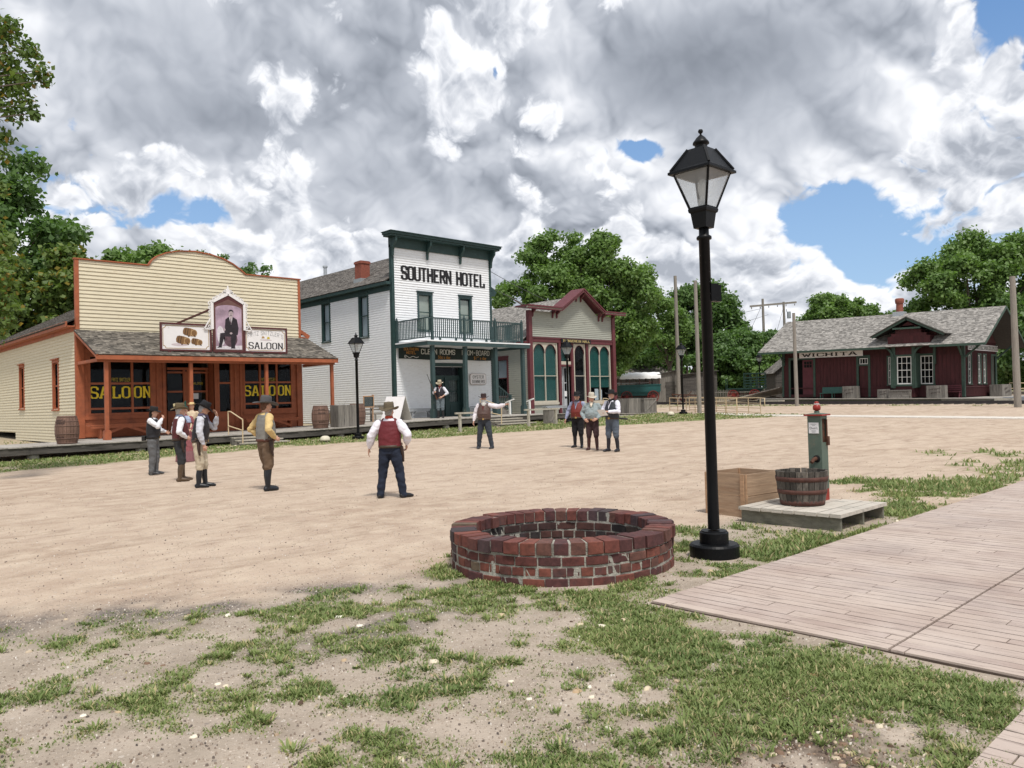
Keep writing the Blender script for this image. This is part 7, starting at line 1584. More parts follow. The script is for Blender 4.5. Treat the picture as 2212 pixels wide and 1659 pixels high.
tree('large tree rising behind the right end of the station', (89, 26), [(86.5, 28.2, 11.0, 2.8, 2.8, 3.4), (89.5, 25.5, 13.2, 3.0, 3, 3.8), (92.5, 22.6, 12.6, 3.2, 3, 4.2), (95.5, 20, 9, 3, 3, 6), (90, 24.5, 7.5, 4.0, 3, 4.5)], 72000, .31, L_MID, 190, (.75, 1.4), .55, seed=14)
tree('dark tree closing the view right of the station gable', (84, 18), [(83, 20.5, 5.5, 2.6, 2.6, 4.5), (86, 16.5, 6.0, 3, 3, 5), (81, 15, 4.5, 3, 3, 4), (90, 12, 5, 4, 4, 5)], 34000, .32, L_DARK, 100, (.8, 1.5), .4, seed=15)
# far wood closing the horizon
r = np.random.default_rng(5); subs = []
for k in range(330):
    a = R(-48)+R(98)*r.random(); dist = r.uniform(128, 150); u_ = dist*math.cos(AZ-a); v_ = dist*math.sin(AZ-a); subs.append((u_, v_, r.uniform(1.5, 6.2), r.uniform(2.0, 3.4)))
V_, F_ = leaf_cloud(subs, 60000, .9, r, flat=.9); V_[:, 2] = np.maximum(V_[:, 2], .3); fw_ = fast_mesh('distant_woods', V_, F_, L_DARK, None); fw_['kind'] = 'stuff'
# near cottonwood reaching in from the left
tr_ = thing('near_cottonwood', 'near cottonwood branch of large leaves hanging in at the upper left', 'tree', (-6.5, 23.5, gz(-6.5, 23.5)), 0, None); ob = Vector((-6.5, 23.5, gz(-6.5, 23.5)))
T0P = [((4.36, 22.05, 11.09), 0.32), ((4.68, 21.75, 10.56), 0.28), ((4.91, 21.54, 10.04), 0.24), ((5.0, 21.45, 9.79), 0.14), ((4.51, 21.91, 9.72), 0.34), ((4.23, 22.18, 10.3), 0.4), ((4.69, 21.75, 9.2), 0.26), ((4.79, 21.65, 8.97), 0.12), ((4.42, 22.0, 9.04), 0.26), ((4.24, 22.17, 8.48), 0.2), ((4.17, 22.24, 8.03), 0.18), ((3.95, 22.44, 11.11), 0.5), ((3.94, 22.46, 9.74), 0.6), ((3.62, 22.76, 10.43), 0.6), ((3.76, 22.62, 8.61), 0.5), ((4.19, 22.22, 7.23), 0.16), ((3.99, 22.41, 6.34), 0.3), ((4.21, 22.2, 5.88), 0.26), ((4.14, 22.27, 4.98), 0.34), ((4.24, 22.17, 4.41), 0.26), ((4.3, 22.11, 3.96), 0.18), ((3.96, 22.43, 3.86), 0.4)]
subs = [(x-ob.x, y-ob.y, z-ob.z, q) for (x, y, z), q in T0P]
for k in range(46): a = rng.random()*6.28; q = rng.random()**.5*3.4; subs.append((q*math.cos(a)-.3, q*math.sin(a)+.2, 6.2+rng.normal()*2.2, .75))
small = subs[:len(T0P)]; V1, F1 = leaf_cloud(small, 5200, .115, np.random.default_rng(31), droop=.15, flat=1.0); V2, F2 = leaf_cloud(subs[len(T0P):], 9000, .20, np.random.default_rng(32))
fast_mesh('crown', np.vstack([V1, V2]), np.vstack([F1, F2+len(V1)]), L_NEAR, tr_)
mb = MB(); mb.tube([(0, 0, -.2), (.1, -.1, 2.5), (.3, -.3, 4.5)], [.42, .32, .26], 12)
for q in small: e = Vector(q[:3]); s0 = Vector((.3, -.3, 4.3)) ; mid = s0.lerp(e, .55)+Vector((0, 0, .5)); mb.tube([s0, mid, e], [.09, .045, .010], 6)
mb.build('trunk', M['bark'], tr_)
# ================================================================== GRASS BLADES
GM, t, b = mat_new('grass_blades'); geo = t.new('ShaderNodeNewGeometry'); tcn = t.new('ShaderNodeTexCoord'); ri = geo.outputs['Random Per Island']
c = t.mix(t.map(t.noise(tcn.outputs['Object'], .9, 4), .32, .68), (.125, .195, .055), (.245, .305, .100)); c = t.mix(t.math('MULTIPLY', ri, .45), c, (.31, .36, .14)); c = t.mix(t.math('GREATER_THAN', t.math('FRACT', t.math('MULTIPLY', ri, 9.7)), .86), c, (.48, .42, .22)); t.put(b.inputs['Base Color'], c); b.inputs['Roughness'].default_value = .55; b.inputs['Specular IOR Level'].default_value = .3
tl = t.new('ShaderNodeBsdfTranslucent'); t.put(tl.inputs[0], c); mx = t.new('ShaderNodeMixShader'); mx.inputs[0].default_value = .35; t.l.new(b.outputs[0], mx.inputs[1]); t.l.new(tl.outputs[0], mx.inputs[2]); t.l.new(mx.outputs[0], t.n['Material Output'].inputs[0])
def blades(N, rmin, rmax, a0, a1, hmul=1.0, wmul=1.0, power=.0, thr=.25, sel=None):
    r = rng; rr_ = rmin*(rmax/rmin)**r.random(N); aa = R(a0)+R(a1-a0)*r.random(N); u_ = rr_*np.cos(AZ-aa); v_ = rr_*np.sin(AZ-aa); g, so, dg, mu = fields_ground(u_, v_)
    if sel is not None: g = g*sel(u_, v_)
    keep = r.random(N) < np.clip((g-thr*.5)*1.25, 0, 1)*(1-.6*np.clip(mu, 0, 1)); u_, v_, rr_, g = u_[keep], v_[keep], rr_[keep], g[keep]; n = len(u_)
    cl = fbm(u_, v_, 3.2, 40, 2); h = (.022+.05*r.random(n)*(.5+cl))*(.55+.8*g)*hmul*(1+rr_/34); w_ = (.0028+.0020*r.random(n))*wmul*(1+rr_/7.5)
    z = gz_np(u_, v_)+(fbm(u_, v_, 1.2, 21, 3)-.5)*.03*np.exp(-rr_/25)-.004; th = r.random(n)*2*np.pi; dx, dy = np.cos(th), np.sin(th); lean = h*(.35+.9*r.random(n)); ph = th+np.pi/2+r.normal(size=n)*.4
    wx, wy = np.cos(ph)*w_, np.sin(ph)*w_
    A_ = np.stack([u_-wx, v_-wy, z], 1); B_ = np.stack([u_+wx, v_+wy, z], 1); C_ = np.stack([u_+dx*lean*.45+wx*.8, v_+dy*lean*.45+wy*.8, z+h*.62], 1); D_ = np.stack([u_+dx*lean*.45-wx*.8, v_+dy*lean*.45-wy*.8, z+h*.62], 1); E_ = np.stack([u_+dx*lean, v_+dy*lean, z+h], 1)
    V_ = np.stack([A_, B_, C_, D_, E_], 1).reshape(-1, 3); i = np.arange(n)*5; F_ = np.concatenate([np.stack([i, i+1, i+2, i+3], 1), np.stack([i+3, i+2, i+4, i+4], 1)]); return V_, i, n
def blade_obj(name, *sets):
    Vs, T = [], []; b0 = 0
    for V_, i, n in sets:
        Vs.append(V_); i = i+b0; T.append(np.concatenate([np.stack([i, i+1, i+2], 1), np.stack([i, i+2, i+3], 1), np.stack([i+3, i+2, i+4], 1)])); b0 += len(V_)
    o = fast_mesh(name, np.vstack(Vs), np.vstack(T), GM, None); o['kind'] = 'stuff'; return o
blade_obj('grass', blades(640000, 2.7, 16, -36, 37, .40, .80, thr=.08), blades(50000, 8, 34, 8, 37, .8, 1.2, thr=.4), blades(120000, 24, 46, -38, 36, .45, 1.2, thr=.5), blades(26000, 46, 70, -5, 38, .35, 1.8, thr=.5))
# tufts: clumps with longer blades
def tufts(N, rmin, rmax):
    r = rng; out = []; rr_ = rmin*(rmax/rmin)**r.random(N); aa = R(-36)+R(73)*r.random(N); u0 = rr_*np.cos(AZ-aa); v0 = rr_*np.sin(AZ-aa); g, so, dg, mu = fields_ground(u0, v0); keep = (r.random(N) < np.clip(g*1.0+.05*so-.10, 0, 1)) & ~((u0 > 5.05) & (v0 < 3.92)) & ~((v0 < 1.2)) & (np.hypot(u0-5.92, v0-5.5) > 1.17); u0, v0 = u0[keep], v0[keep]
    P_ = []
    for x, y in zip(u0, v0):
        k = int(r.integers(14, 34)); s_ = r.uniform(.018, .05); th = r.random(k)*6.283; q = r.random(k)*s_; P_.append(np.stack([x+np.cos(th)*q, y+np.sin(th)*q, th, np.full(k, s_)], 1))
    P_ = np.vstack(P_); n = len(P_); u_, v_, th, s_ = P_.T; rr2 = np.hypot(u_, v_); h = s_*(.45+.75*r.random(n)); w_ = (.0028+.0014*r.random(n))*(1+rr2/9); z = gz_np(u_, v_)+(fbm(u_, v_, 1.2, 21, 3)-.5)*.03*np.exp(-rr2/25)-.004; lean = s_*(.5+.9*r.random(n)); th = th+r.normal(size=n)*.5; dx, dy = np.cos(th), np.sin(th); wx, wy = -dy*w_, dx*w_
    A_ = np.stack([u_-wx, v_-wy, z], 1); B_ = np.stack([u_+wx, v_+wy, z], 1); C_ = np.stack([u_+dx*lean*.5+wx*.85, v_+dy*lean*.5+wy*.85, z+h*.75], 1); D_ = np.stack([u_+dx*lean*.5-wx*.85, v_+dy*lean*.5-wy*.85, z+h*.75], 1); E_ = np.stack([u_+dx*lean, v_+dy*lean, z+h], 1)
    return np.stack([A_, B_, C_, D_, E_], 1).reshape(-1, 3), np.arange(n)*5, n
blade_obj('grass_tufts', tufts(6500, 2.8, 14))
# pebbles, wood chips and dry leaves lying about
def scatter(name, N, rmin, rmax, fn, smin, smax, mat, kind='chip', th=.25):
    r = rng; rr_ = rmin*(rmax/rmin)**r.random(N); aa = R(-36)+R(73)*r.random(N); u_ = rr_*np.cos(AZ-aa); v_ = rr_*np.sin(AZ-aa); p = fn(u_, v_); keep = (r.random(N) < p) & ~((u_ > 5.1) & (v_ < 3.87) & (rr_ < 30)) & ~((v_ < 1.18) & (u_ < 5.1)); u_, v_, rr_ = u_[keep], v_[keep], rr_[keep]; n = len(u_); s_ = (smin+(smax-smin)*r.random(n)**2.2)*(1+rr_/40); z = gz_np(u_, v_)+(fbm(u_, v_, 1.2, 21, 3)-.5)*.03*np.exp(-rr_/25)+.002
    a = r.random(n)*6.283; asp = .45+.5*r.random(n); t_ = s_*th; base = [(-1, -.6), (.1, -1), (1, -.3), (.7, .8), (-.5, .9)]; Vb = []; tilt = r.normal(size=n)*.25
    for k, (x, y) in enumerate(base):
        jx = x*(1+.3*r.normal(size=n)*.5); jy = y*asp; X = (jx*np.cos(a)-jy*np.sin(a))*s_/2; Y = (jx*np.sin(a)+jy*np.cos(a))*s_/2; Vb.append((X, Y, tilt*jx*s_*.3))
    bot = [np.stack([u_+X*1.05, v_+Y*1.05, z-.004+T_*0], 1) for X, Y, T_ in Vb]; top = [np.stack([u_+X*.8, v_+Y*.8, z+t_+np.abs(T_)], 1) for X, Y, T_ in Vb]
    V_ = np.stack(bot+top, 1).reshape(-1, 3); i = np.arange(n)[:, None]*10; tri = []
    for k in range(5): k2 = (k+1) % 5; tri += [[k, k2, 5+k2], [k, 5+k2, 5+k]]
    tri += [[5, 6, 7], [5, 7, 8], [5, 8, 9]]; tri = np.array(tri); F_ = (i[:, :, None]+tri[None]).reshape(-1, 3); o = fast_mesh(name, V_, F_, mat, None); o['kind'] = 'stuff'; return o
def islmat(name, cols):
    m_, t, b = mat_new(name); geo = t.new('ShaderNodeNewGeometry'); cr = t.new('ShaderNodeValToRGB'); t.l.new(geo.outputs['Random Per Island'], cr.inputs[0]); el = cr.color_ramp.elements
    while len(el) < len(cols): el.new(.5)
    for i, (p, c_) in enumerate(cols): el[i].position = p; el[i].color = (*c_, 1)
    t.put(b.inputs['Base Color'], cr.outputs[0]); b.inputs['Roughness'].default_value = .9; b.inputs['Specular IOR Level'].default_value = .15; return m_
pm = islmat('pebble_mix', [(0, (.08, .07, .065)), (.3, (.26, .20, .16)), (.6, (.38, .32, .26)), (.9, (.48, .42, .36)), (1, (.64, .60, .54))])
def pf(u_, v_): g, so, dg, mu = fields_ground(u_, v_); return .22+.30*so*(1-g)+.75*dg
scatter('gravel', 90000, 2.7, 22, pf, .004, .014, pm, th=.45)
cm = islmat('chip_mix', [(0, (.06, .04, .03)), (.35, (.20, .13, .09)), (.7, (.44, .34, .24)), (1, (.62, .55, .42))])
def cf(u_, v_): g, so, dg, mu = fields_ground(u_, v_); return np.clip(mu, 0, 1)*.9+.012*so
scatter('wood_chips', 14000, 2.8, 8, cf, .012, .045, cm, th=.12)
lm = islmat('dry_leaf_mix', [(0, (.30, .16, .08)), (.3, (.55, .45, .30)), (.7, (.72, .64, .50)), (1, (.78, .74, .64))])
def lf(u_, v_): g, so, dg, mu = fields_ground(u_, v_); return .03*so+.10*g
scatter('fallen_leaves', 2600, 3.2, 34, lf, .035, .075, lm, th=.10)
# ================================================================== PEOPLE
def ring_loft(mb, rings, n=18):
    """rings: (cx, cy, cz, rx, ry) stacked upwards or along any path, horizontal ellipses"""
    vs = [(cx+rx_*math.cos(2*math.pi*k/n), cy+ry_*math.sin(2*math.pi*k/n), cz) for cx, cy, cz, rx_, ry_ in rings for k in range(n)]
    fs = [(i*n+k, i*n+(k+1) % n, (i+1)*n+(k+1) % n, (i+1)*n+k) for i in range(len(rings)-1) for k in range(n)]
    fs += [tuple(range(n-1, -1, -1)), tuple((len(rings)-1)*n+k for k in range(n))]; mb.add(vs, fs)
def ell(mb, c, r_, rotz=0.0, n=12):
    c = Vector(c); vs = []; fs = []; m_ = n//2+1
    for i in range(m_):
        th = math.pi*i/(m_-1)
        for k in range(n):
            a = 2*math.pi*k/n; x, y = r_[0]*math.sin(th)*math.cos(a), r_[1]*math.sin(th)*math.sin(a); vs.append((c.x+x*math.cos(rotz)-y*math.sin(rotz), c.y+x*math.sin(rotz)+y*math.cos(rotz), c.z+r_[2]*math.cos(th)))
    for i in range(m_-1):
        for k in range(n): fs.append((i*n+k, (i+1)*n+k, (i+1)*n+(k+1) % n, i*n+(k+1) % n))
    mb.add(vs, fs)
def limb(mb, pts, rad, n=12):
    mb.tube(pts, rad, n); 
    for p, r_ in ((pts[0], rad[0]), (pts[-1], rad[-1])): ell(mb, p, (r_, r_, r_), 0, 10)
    for p, r_ in list(zip(pts, rad))[1:-1]: ell(mb, p, (r_, r_, r_), 0, 10)
def fuse(name, mb, mat, parent, voxel=.012, smooth=4, wrinkle=0.0, wscale=9.0, label=None):
    """union of overlapping closed pieces into one continuous skin"""
    tmp = meshobj('tmp', mb.v, mb.f, mat); md = tmp.modifiers.new('r', 'REMESH'); md.mode = 'VOXEL'; md.voxel_size = voxel; s_ = tmp.modifiers.new('s', 'SMOOTH'); s_.factor = .5; s_.iterations = smooth
    dg = bpy.context.evaluated_depsgraph_get(); me = bpy.data.meshes.new_from_object(tmp.evaluated_get(dg)); bpy.data.objects.remove(tmp)
    n = len(me.vertices); co = np.empty(n*3, np.float32); me.vertices.foreach_get('co', co); co = co.reshape(-1, 3)
    if wrinkle:
        no = np.empty(n*3, np.float32); me.vertices.foreach_get('normal', no); no = no.reshape(-1, 3)
        w_ = np.array([mnoise.noise(Vector((float(c[0])*wscale, float(c[1])*wscale, float(c[2])*wscale*1.8)))+.5*mnoise.noise(Vector((float(c[0])*wscale*2.3+5, float(c[1])*wscale*2.3, float(c[2])*wscale*2.6))) for c in co]); co = co+no*(w_*wrinkle)[:, None]; me.vertices.foreach_set('co', co.astype(np.float32).ravel())
    me.polygons.foreach_set('use_smooth', np.ones(len(me.polygons), bool)); me.materials.clear(); me.materials.append(mat); me.update(); me.name = name
    o = bpy.data.objects.new(name, me); COL.objects.link(o); o.parent = parent
    if label: o['label'] = label
    return o
cloth_cache = {}
def cloth(name, c, var=.14, scale=9, rough=.85, bump=.25):
    if name not in cloth_cache: cloth_cache[name] = pmat(name, c, var, scale, rough, bump, 0, (1, 1, 1), tuple(q*.6 for q in c), .12, 5)
    return cloth_cache[name]
SKIN = pmat('skin', (.54, .31, .22), .12, 14, .55, .08, 0, (1, 1, 1), (.50, .20, .15), .12, 10)
def hand(mb, wr, d, nrm, thumb, curl=.5, point=False, S=1.0):
    """palm + five fingers; d finger direction, nrm palm normal, thumb = side direction of the thumb"""
    wr, d, nrm = Vector(wr), Vector(d).normalized(), Vector(nrm).normalized(); nrm = (nrm-d*nrm.dot(d)).normalized(); side = d.cross(nrm); side = side if side.dot(Vector(thumb)) > 0 else -side
    for k in range(4):   # palm as four metacarpal rays
        o_ = side*(.030-.020*k)*S; mb_r = .0135*S; limb(mb, [wr+o_*.5, wr+o_+d*.082*S], [mb_r*1.15, mb_r], 8)
    ell(mb, wr+d*.045*S, (.026*S, .026*S, .03*S))
    for k, L in enumerate((.072, .080, .075, .060)):
        b0 = wr+side*(.030-.020*k)*S+d*.082*S; c = curl*(.9+.12*k) if not (point and k == 0) else .05; cc = 1.45 if (point and k > 0) else c; p = [b0]; ang = cc*.45
        for j, f_ in enumerate((.45, .32, .25)): ang += cc*.55 if j else 0; dd = d*math.cos(ang)+nrm*math.sin(ang); p.append(p[-1]+dd*L*f_*S)
        limb(mb, p, [.0105*S, .0098*S, .009*S, .0075*S], 8)
    b0 = wr+side*.022*S+d*.02*S; d1 = (side*.75+d*.62+nrm*.25).normalized(); p1 = b0+d1*.038*S; p2 = p1+(d*.75+side*.35+nrm*.5).normalized()*.030*S; limb(mb, [b0, p1, p2, p2+(d*.8+nrm*.45).normalized()*.022*S], [.0145*S, .012*S, .0105*S, .008*S], 8)
def hat(parent, loc, S, mat, brim=.17, crown=.115, cr=.095, curl=.04, tilt=0.0, yaw=0.0, flat=False, band=None, roll=0.0):
    mb = MB(); n = 32; prof = [(cr*1.02, 0), (cr*1.0, .03), (cr*.96, crown*.7), (cr*.84, crown*.95), (cr*.55, crown*(1.0 if flat else .93)), (0, crown*(.99 if flat else .84))]
    rows = [(brim, -.004), (brim, .004), (brim*.75, .005), (cr*1.06, .004)]+prof+[]
    vs = []
    for i, (r_, z) in enumerate(rows):
        for k in range(n):
            a = 2*math.pi*k/n; x, y = r_*math.cos(a), r_*math.sin(a)*1.14; up = 0
            if i < 3: up = curl*max(0, (r_-cr)/(brim-cr))**1.6*(math.cos(a)**2)-.5*curl*max(0, (r_-cr)/(brim-cr))**2*(math.sin(a)**2)
            if i >= 4 and not flat: up = -.012*math.exp(-((x)/.03)**2)*(z/crown)**3+.010*math.cos(a*2)*-(z/crown)**4*.6
            vs.append((x*S, y*S, (z+up)*S))
    fs = [(i*n+k, i*n+(k+1) % n, (i+1)*n+(k+1) % n, (i+1)*n+k) for i in range(len(rows)-1) for k in range(n)]
    under = [(brim*.75*math.cos(2*math.pi*k/n)*S, brim*.75*math.sin(2*math.pi*k/n)*1.14*S, (-.002+curl*.25*(math.cos(2*math.pi*k/n)**2))*S) for k in range(n)]; b0 = len(vs); vs += under; fs += [(k, b0+k, b0+(k+1) % n, (k+1) % n) for k in range(n)]; vs.append((0, 0, 0)); fs += [(b0+k, len(vs)-1, b0+(k+1) % n) for k in range(n)]
    mb.add(vs, fs, None, True)
    o = mb.build('hat', mat, parent); o.location = loc; o.rotation_euler = (tilt, roll, yaw)
    if band: b = MB(); b.lathe((0, 0, .008*S), [((cr*1.045)*S, 0), (cr*1.035*S, .022*S)], 28, sy=1.14); bo = b.build('hat_band', band, o)
    return o
def person(label, pos, z, face, H=1.78, build=.3, hatp=None, vest=None, shirt=(.75, .76, .80), pants=(.05, .05, .06), boots=(.02, .02, .02), boot_top=.12, hair=(.2, .18, .16), beard=None, arms=None, feet=None, head_yaw=0.0, head_pitch=0.0, lean=0.0, bandana=None, belt=(.05, .03, .02), holster=None, rolled=None, vneck=None, group='people in old west costume', extra=None, jacket=None, longhair=False, hand_pose=None, hem=.0, shoulder=.19, sleeve_puff=1.0):
    S = H/1.80; fa = math.atan2(face[1], face[0])-math.pi/2; t_ = thing('person', label, 'person', (pos[0], pos[1], z), fa, group)
    V = lambda x, y, zz: Vector((x*S, (y+lean*max(0, zz-.95))*S, zz*S)); b_ = build; feet = feet or ((-.13, 0, 8), (.13, 0, 8)); arms = arms or {}
    A = {'R': ((.27, -.02, 1.18), (.29, .06, .93)), 'L': ((-.27, -.02, 1.18), (-.29, .06, .93))}; A.update(arms)
    TR = [(.90, .0, .165, .118), (.98, .005, .185+.014*b_, .130+.025*b_), (1.06, .02*b_, .172+.035*b_, .115+.06*b_), (1.16, .035*b_, .175+.035*b_, .122+.07*b_), (1.30, .02*b_, .188+.012*b_, .120+.03*b_), (1.41, 0, .172, .108), (1.475, -.008, .135, .088), (1.52, -.005, .075, .068)]
    def torso(mb, inf, z0, z1, narrow=1.0):
        rs = []
        for zz, yc, rx_, ry_ in TR:
            if zz < z0 or zz > z1: continue
            k = narrow if zz > 1.35 else 1.0; c = V(0, yc, zz); rs.append((c.x, c.y, c.z, (rx_*k+inf)*S, (ry_+inf)*S))
        ring_loft(mb, rs)
    hipx = .092
    legs = []
    for sg, (fx, fy, fang) in zip((-1, 1), feet): hip = V(sg*hipx, 0, .92); kn = V(sg*hipx+(fx-sg*hipx)*.55, fy*.5+.03, .49); an = V(fx, fy, .085); kn.y -= 0; legs.append((hip, kn, an, R(-fang*sg if True else 0)))
    sh = {'R': V(shoulder, -.005, 1.435), 'L': V(-shoulder, -.005, 1.435)}
    # continuous body
    mb = MB(); torso(mb, -.012, .88, 1.53)
    hp = V(0, .02, 1.60); hz = Matrix.Translation(hp) @ Matrix.Rotation(R(head_yaw), 4, 'Z') @ Matrix.Rotation(R(head_pitch), 4, 'X')
    hm = MB(); ell(hm, (0, .008*S, .065*S), (.076*S, .096*S, .108*S), 0, 20); ell(hm, (0, .032*S, -.012*S), (.056*S, .062*S, .055*S), 0, 14); ell(hm, (0, .075*S, .0), (.03*S, .022*S, .02*S), 0, 10)
    hm.tube([(0, .094*S, .075*S), (0, .118*S, .036*S)], [.011*S, .019*S], 8); ell(hm, (0, .112*S, .034*S), (.020*S, .015*S, .012*S)); ell(hm, (0, .083*S, .088*S), (.052*S, .02*S, .014*S)); ell(hm, (0, .090*S, .004*S), (.026*S, .012*S, .008*S))
    for sg in (-1, 1): ell(hm, (sg*.077*S, -.002*S, .045*S), (.012*S, .022*S, .034*S)); ell(hm, (sg*.042*S, .070*S, .030*S), (.022*S, .02*S, .02*S))
    mb.add([hz @ Vector(v) for v in hm.v], hm.f)
    limb(mb, [V(0, -.01, 1.47), hp+Vector((0, -.008*S, .0))], [.060*S, .056*S])
    for sg, (hip, kn, an, fang) in zip((-1, 1), legs): limb(mb, [hip, kn, an], [.085*S, .052*S, .036*S]); 
    HP = hand_pose or {}
    for s_ in ('R', 'L'):
        e, w_ = V(*A[s_][0]), V(*A[s_][1]); limb(mb, [sh[s_], sh[s_].lerp(e, .5), e, e.lerp(w_, .45), w_], [.055*S, .048*S, .040*S, .040*S, .026*S])
        d = (w_-e).normalized(); hpz = HP.get(s_, {}); sx = 1 if s_ == 'R' else -1; nrm = Vector(hpz.get('n', (-sx, .1, 0))); th = Vector(hpz.get('t', (0, 1, .2))); dd = Vector(hpz['d']) if 'd' in hpz else d
        hand(mb, w_+d*.01*S, dd, nrm, th, hpz.get('c', .5), hpz.get('p', False), S*1.02)
    fuse('body', mb, SKIN, t_, .0085*S, 2)
    # face details and hair
    mb = MB()
    for sg in (-1, 1): q = hz @ Vector((sg*.030*S, .092*S, .068*S)); ell(mb, q, (.009*S, .007*S, .006*S), 0, 8)
    mb.build('eyes', cloth('eye_dark', (.02, .018, .016)), t_)
    hc = cloth('hair_%02d%02d' % (int(hair[0]*99), int(hair[2]*99)), hair, .3, 30)
    mb = MB(); hm = MB(); ell(hm, (0, -.016*S, .075*S), (.084*S, .094*S, .100*S), 0, 14); 
    if longhair: ell(hm, (0, -.055*S, -.01*S), (.085*S, .06*S, .12*S), 0, 14)
    else: ell(hm, (0, -.05*S, .01*S), (.07*S, .05*S, .055*S), 0, 12)
    if beard:
        kind, bc = beard; bm = MB()
        if kind == 'full': ell(bm, (0, .070*S, -.05*S), (.078*S, .060*S, .080*S), 0, 14); ell(bm, (0, .085*S, -.13*S), (.068*S, .055*S, .085*S), 0, 12); ell(bm, (0, .098*S, .012*S), (.045*S, .02*S, .014*S)); [ell(bm, (s2*.062*S, .03*S, -.01*S), (.02*S, .035*S, .05*S)) for s2 in (-1, 1)]
        else: ell(bm, (0, .082*S, -.032*S), (.030*S, .022*S, .026*S), 0, 10); ell(bm, (0, .100*S, .014*S), (.038*S, .014*S, .010*S)); 
        B2 = MB(); B2.add([hz @ Vector(v) for v in bm.v], bm.f); fuse('beard', B2, cloth('beard_%02d' % int(bc[0]*99), bc, .3, 40), t_, .008*S, 2, .004, 40)
    mb.add([hz @ Vector(v) for v in hm.v if True], hm.f); fuse('hair', mb, hc, t_, .010*S, 2, .003, 40)
    if hatp:
        hd = dict(hatp); c = hd.pop('c'); bc = hd.pop('bandc', None); q = hz @ Vector((0, -.004*S, .100*S)); hd['crown'] = hd.get('crown', .115)*1.28; hk = 'hat_%d' % int(sum(c)*1000)
        hat(t_, q, S, cloth(hk, c, .12, 12), band=cloth('band_%d' % int(sum(bc)*1000), bc) if bc else None, tilt=R(head_pitch+hd.pop('tilt', 0)), yaw=R(head_yaw), **hd)
    # shirt (or jacket) with sleeves
    sc_ = jacket or shirt; mb = MB(); torso(mb, .012 if not jacket else .026, 1.0 if not jacket else .96, 1.52)
    for s_ in ('R', 'L'):
        e, w_ = V(*A[s_][0]), V(*A[s_][1]); f_ = .93 if rolled is None else rolled; we = e.lerp(w_, f_); p = sleeve_puff
        limb(mb, [sh[s_], sh[s_].lerp(e, .5), e, e.lerp(we, .5), we], [.076*S, .076*S*p, .069*S*p, .064*S*p, .040*S if rolled is None else .050*S])
    ck = 'cloth_%d_%d' % (int(sc_[0]*1000), int(sc_[2]*1000)); fuse('jacket' if jacket else 'shirt', mb, cloth(ck, sc_, .07, 9), t_, .012*S, 2, .013, 9)
    if vest:
        mb = MB(); torso(mb, .030, .97, 1.48, .92)
        for sg in (-1, 1): limb(mb, [V(sg*.10, .0, 1.47), V(sg*.135, -.0, 1.40)], [.060*S, .066*S])
        mb2 = mb; o = fuse('vest', mb2, cloth('vest_%d_%d_%d' % tuple(int(q*1000) for q in vest), vest, .16, 7, .6), t_, .013*S, 3, .006, 9)
        if not jacket and vneck is not False:
            vc = vneck or shirt; m3 = MB()
            yy = lambda zz: np.interp(zz, [1.1, 1.3, 1.5], [.118+.105*b_, .120+.05*b_, .085])+.038
            pts = [(-.055, 1.49), (.055, 1.49), (.030, 1.38), (0, 1.25), (-.030, 1.38)]; fr = [V(x, yy(zz)+.004-abs(x)*.25, zz) for x, zz in pts]; bk = [p-Vector((0, .03*S, 0)) for p in fr]; m3.add(fr+bk, [(0, 1, 2, 3, 4), (9, 8, 7, 6, 5)]+[(i, (i+1) % 5, 5+(i+1) % 5, 5+i) for i in range(5)]); m3.build('shirt_front', cloth('cloth_%d_%d' % (int(vc[0]*1000), int(vc[2]*1000)), vc), t_)
            m3 = MB(); 
            for k in range(4): q = V(.0, yy(1.04+.06*k)-.006, 1.03+.06*k); ell(m3, q, (.008*S, .005*S, .008*S), 0, 8)
            m3.build('buttons', M['gold'], t_)
    if jacket:
        m3 = MB(); yy = lambda zz: np.interp(zz, [.98, 1.15, 1.3, 1.5], [.14+.02*b_, .122+.105*b_, .125+.05*b_, .085])+.030
        pts = [(-.07, 1.46), (.07, 1.46), (.085, 1.2), (.09, 1.0), (-.09, 1.0), (-.085, 1.2)]; fr = [V(x, yy(zz)-abs(x)*.12, zz) for x, zz in pts]; bk = [p-Vector((0, .04*S, 0)) for p in fr]; m3.add(fr+bk, [tuple(range(6)), tuple(range(11, 5, -1))]+[(i, (i+1) % 6, 6+(i+1) % 6, 6+i) for i in range(6)]); m3.build('shirt_front', cloth('grey_undershirt', (.20, .24, .23)), t_)
    # trousers
    mb = MB(); rs = []
    for zz, yc, rx_, ry_ in TR[:3]:
        if zz > 1.0: continue
        c = V(0, yc, zz); rs.append((c.x, c.y, c.z, (rx_+.016)*S, (ry_+.018)*S))
    c = V(0, 0, 1.02); rs.append((c.x, c.y+.02*b_*S, c.z, (.168+.03*b_)*S, (.125+.05*b_)*S)); c = V(0, -.01, .84); rs.insert(0, (c.x, c.y, c.z, .15*S, .115*S)); ring_loft(mb, rs)
    for hip, kn, an, fang in legs:
        lo = an.lerp(kn, max(0.0, (boot_top-.10)/.40)) if boot_top > .15 else an+Vector((0, 0, -.03*S)); pf_ = .078 if boot_top > .15 else .068
        limb(mb, [hip, hip.lerp(kn, .5)+Vector((0, -.008*S, 0)), kn, kn.lerp(lo, .6)+Vector((0, -.012*S, 0)), lo], [.122*S, .112*S, .092*S, pf_*S*1.12, (pf_-(.004 if boot_top > .15 else -.004))*S])
    fuse('trousers', mb, cloth('pants_%d_%d' % (int(pants[0]*1000), int(pants[2]*1000)), pants, .16, 6), t_, .012*S, 2, .014, 7)
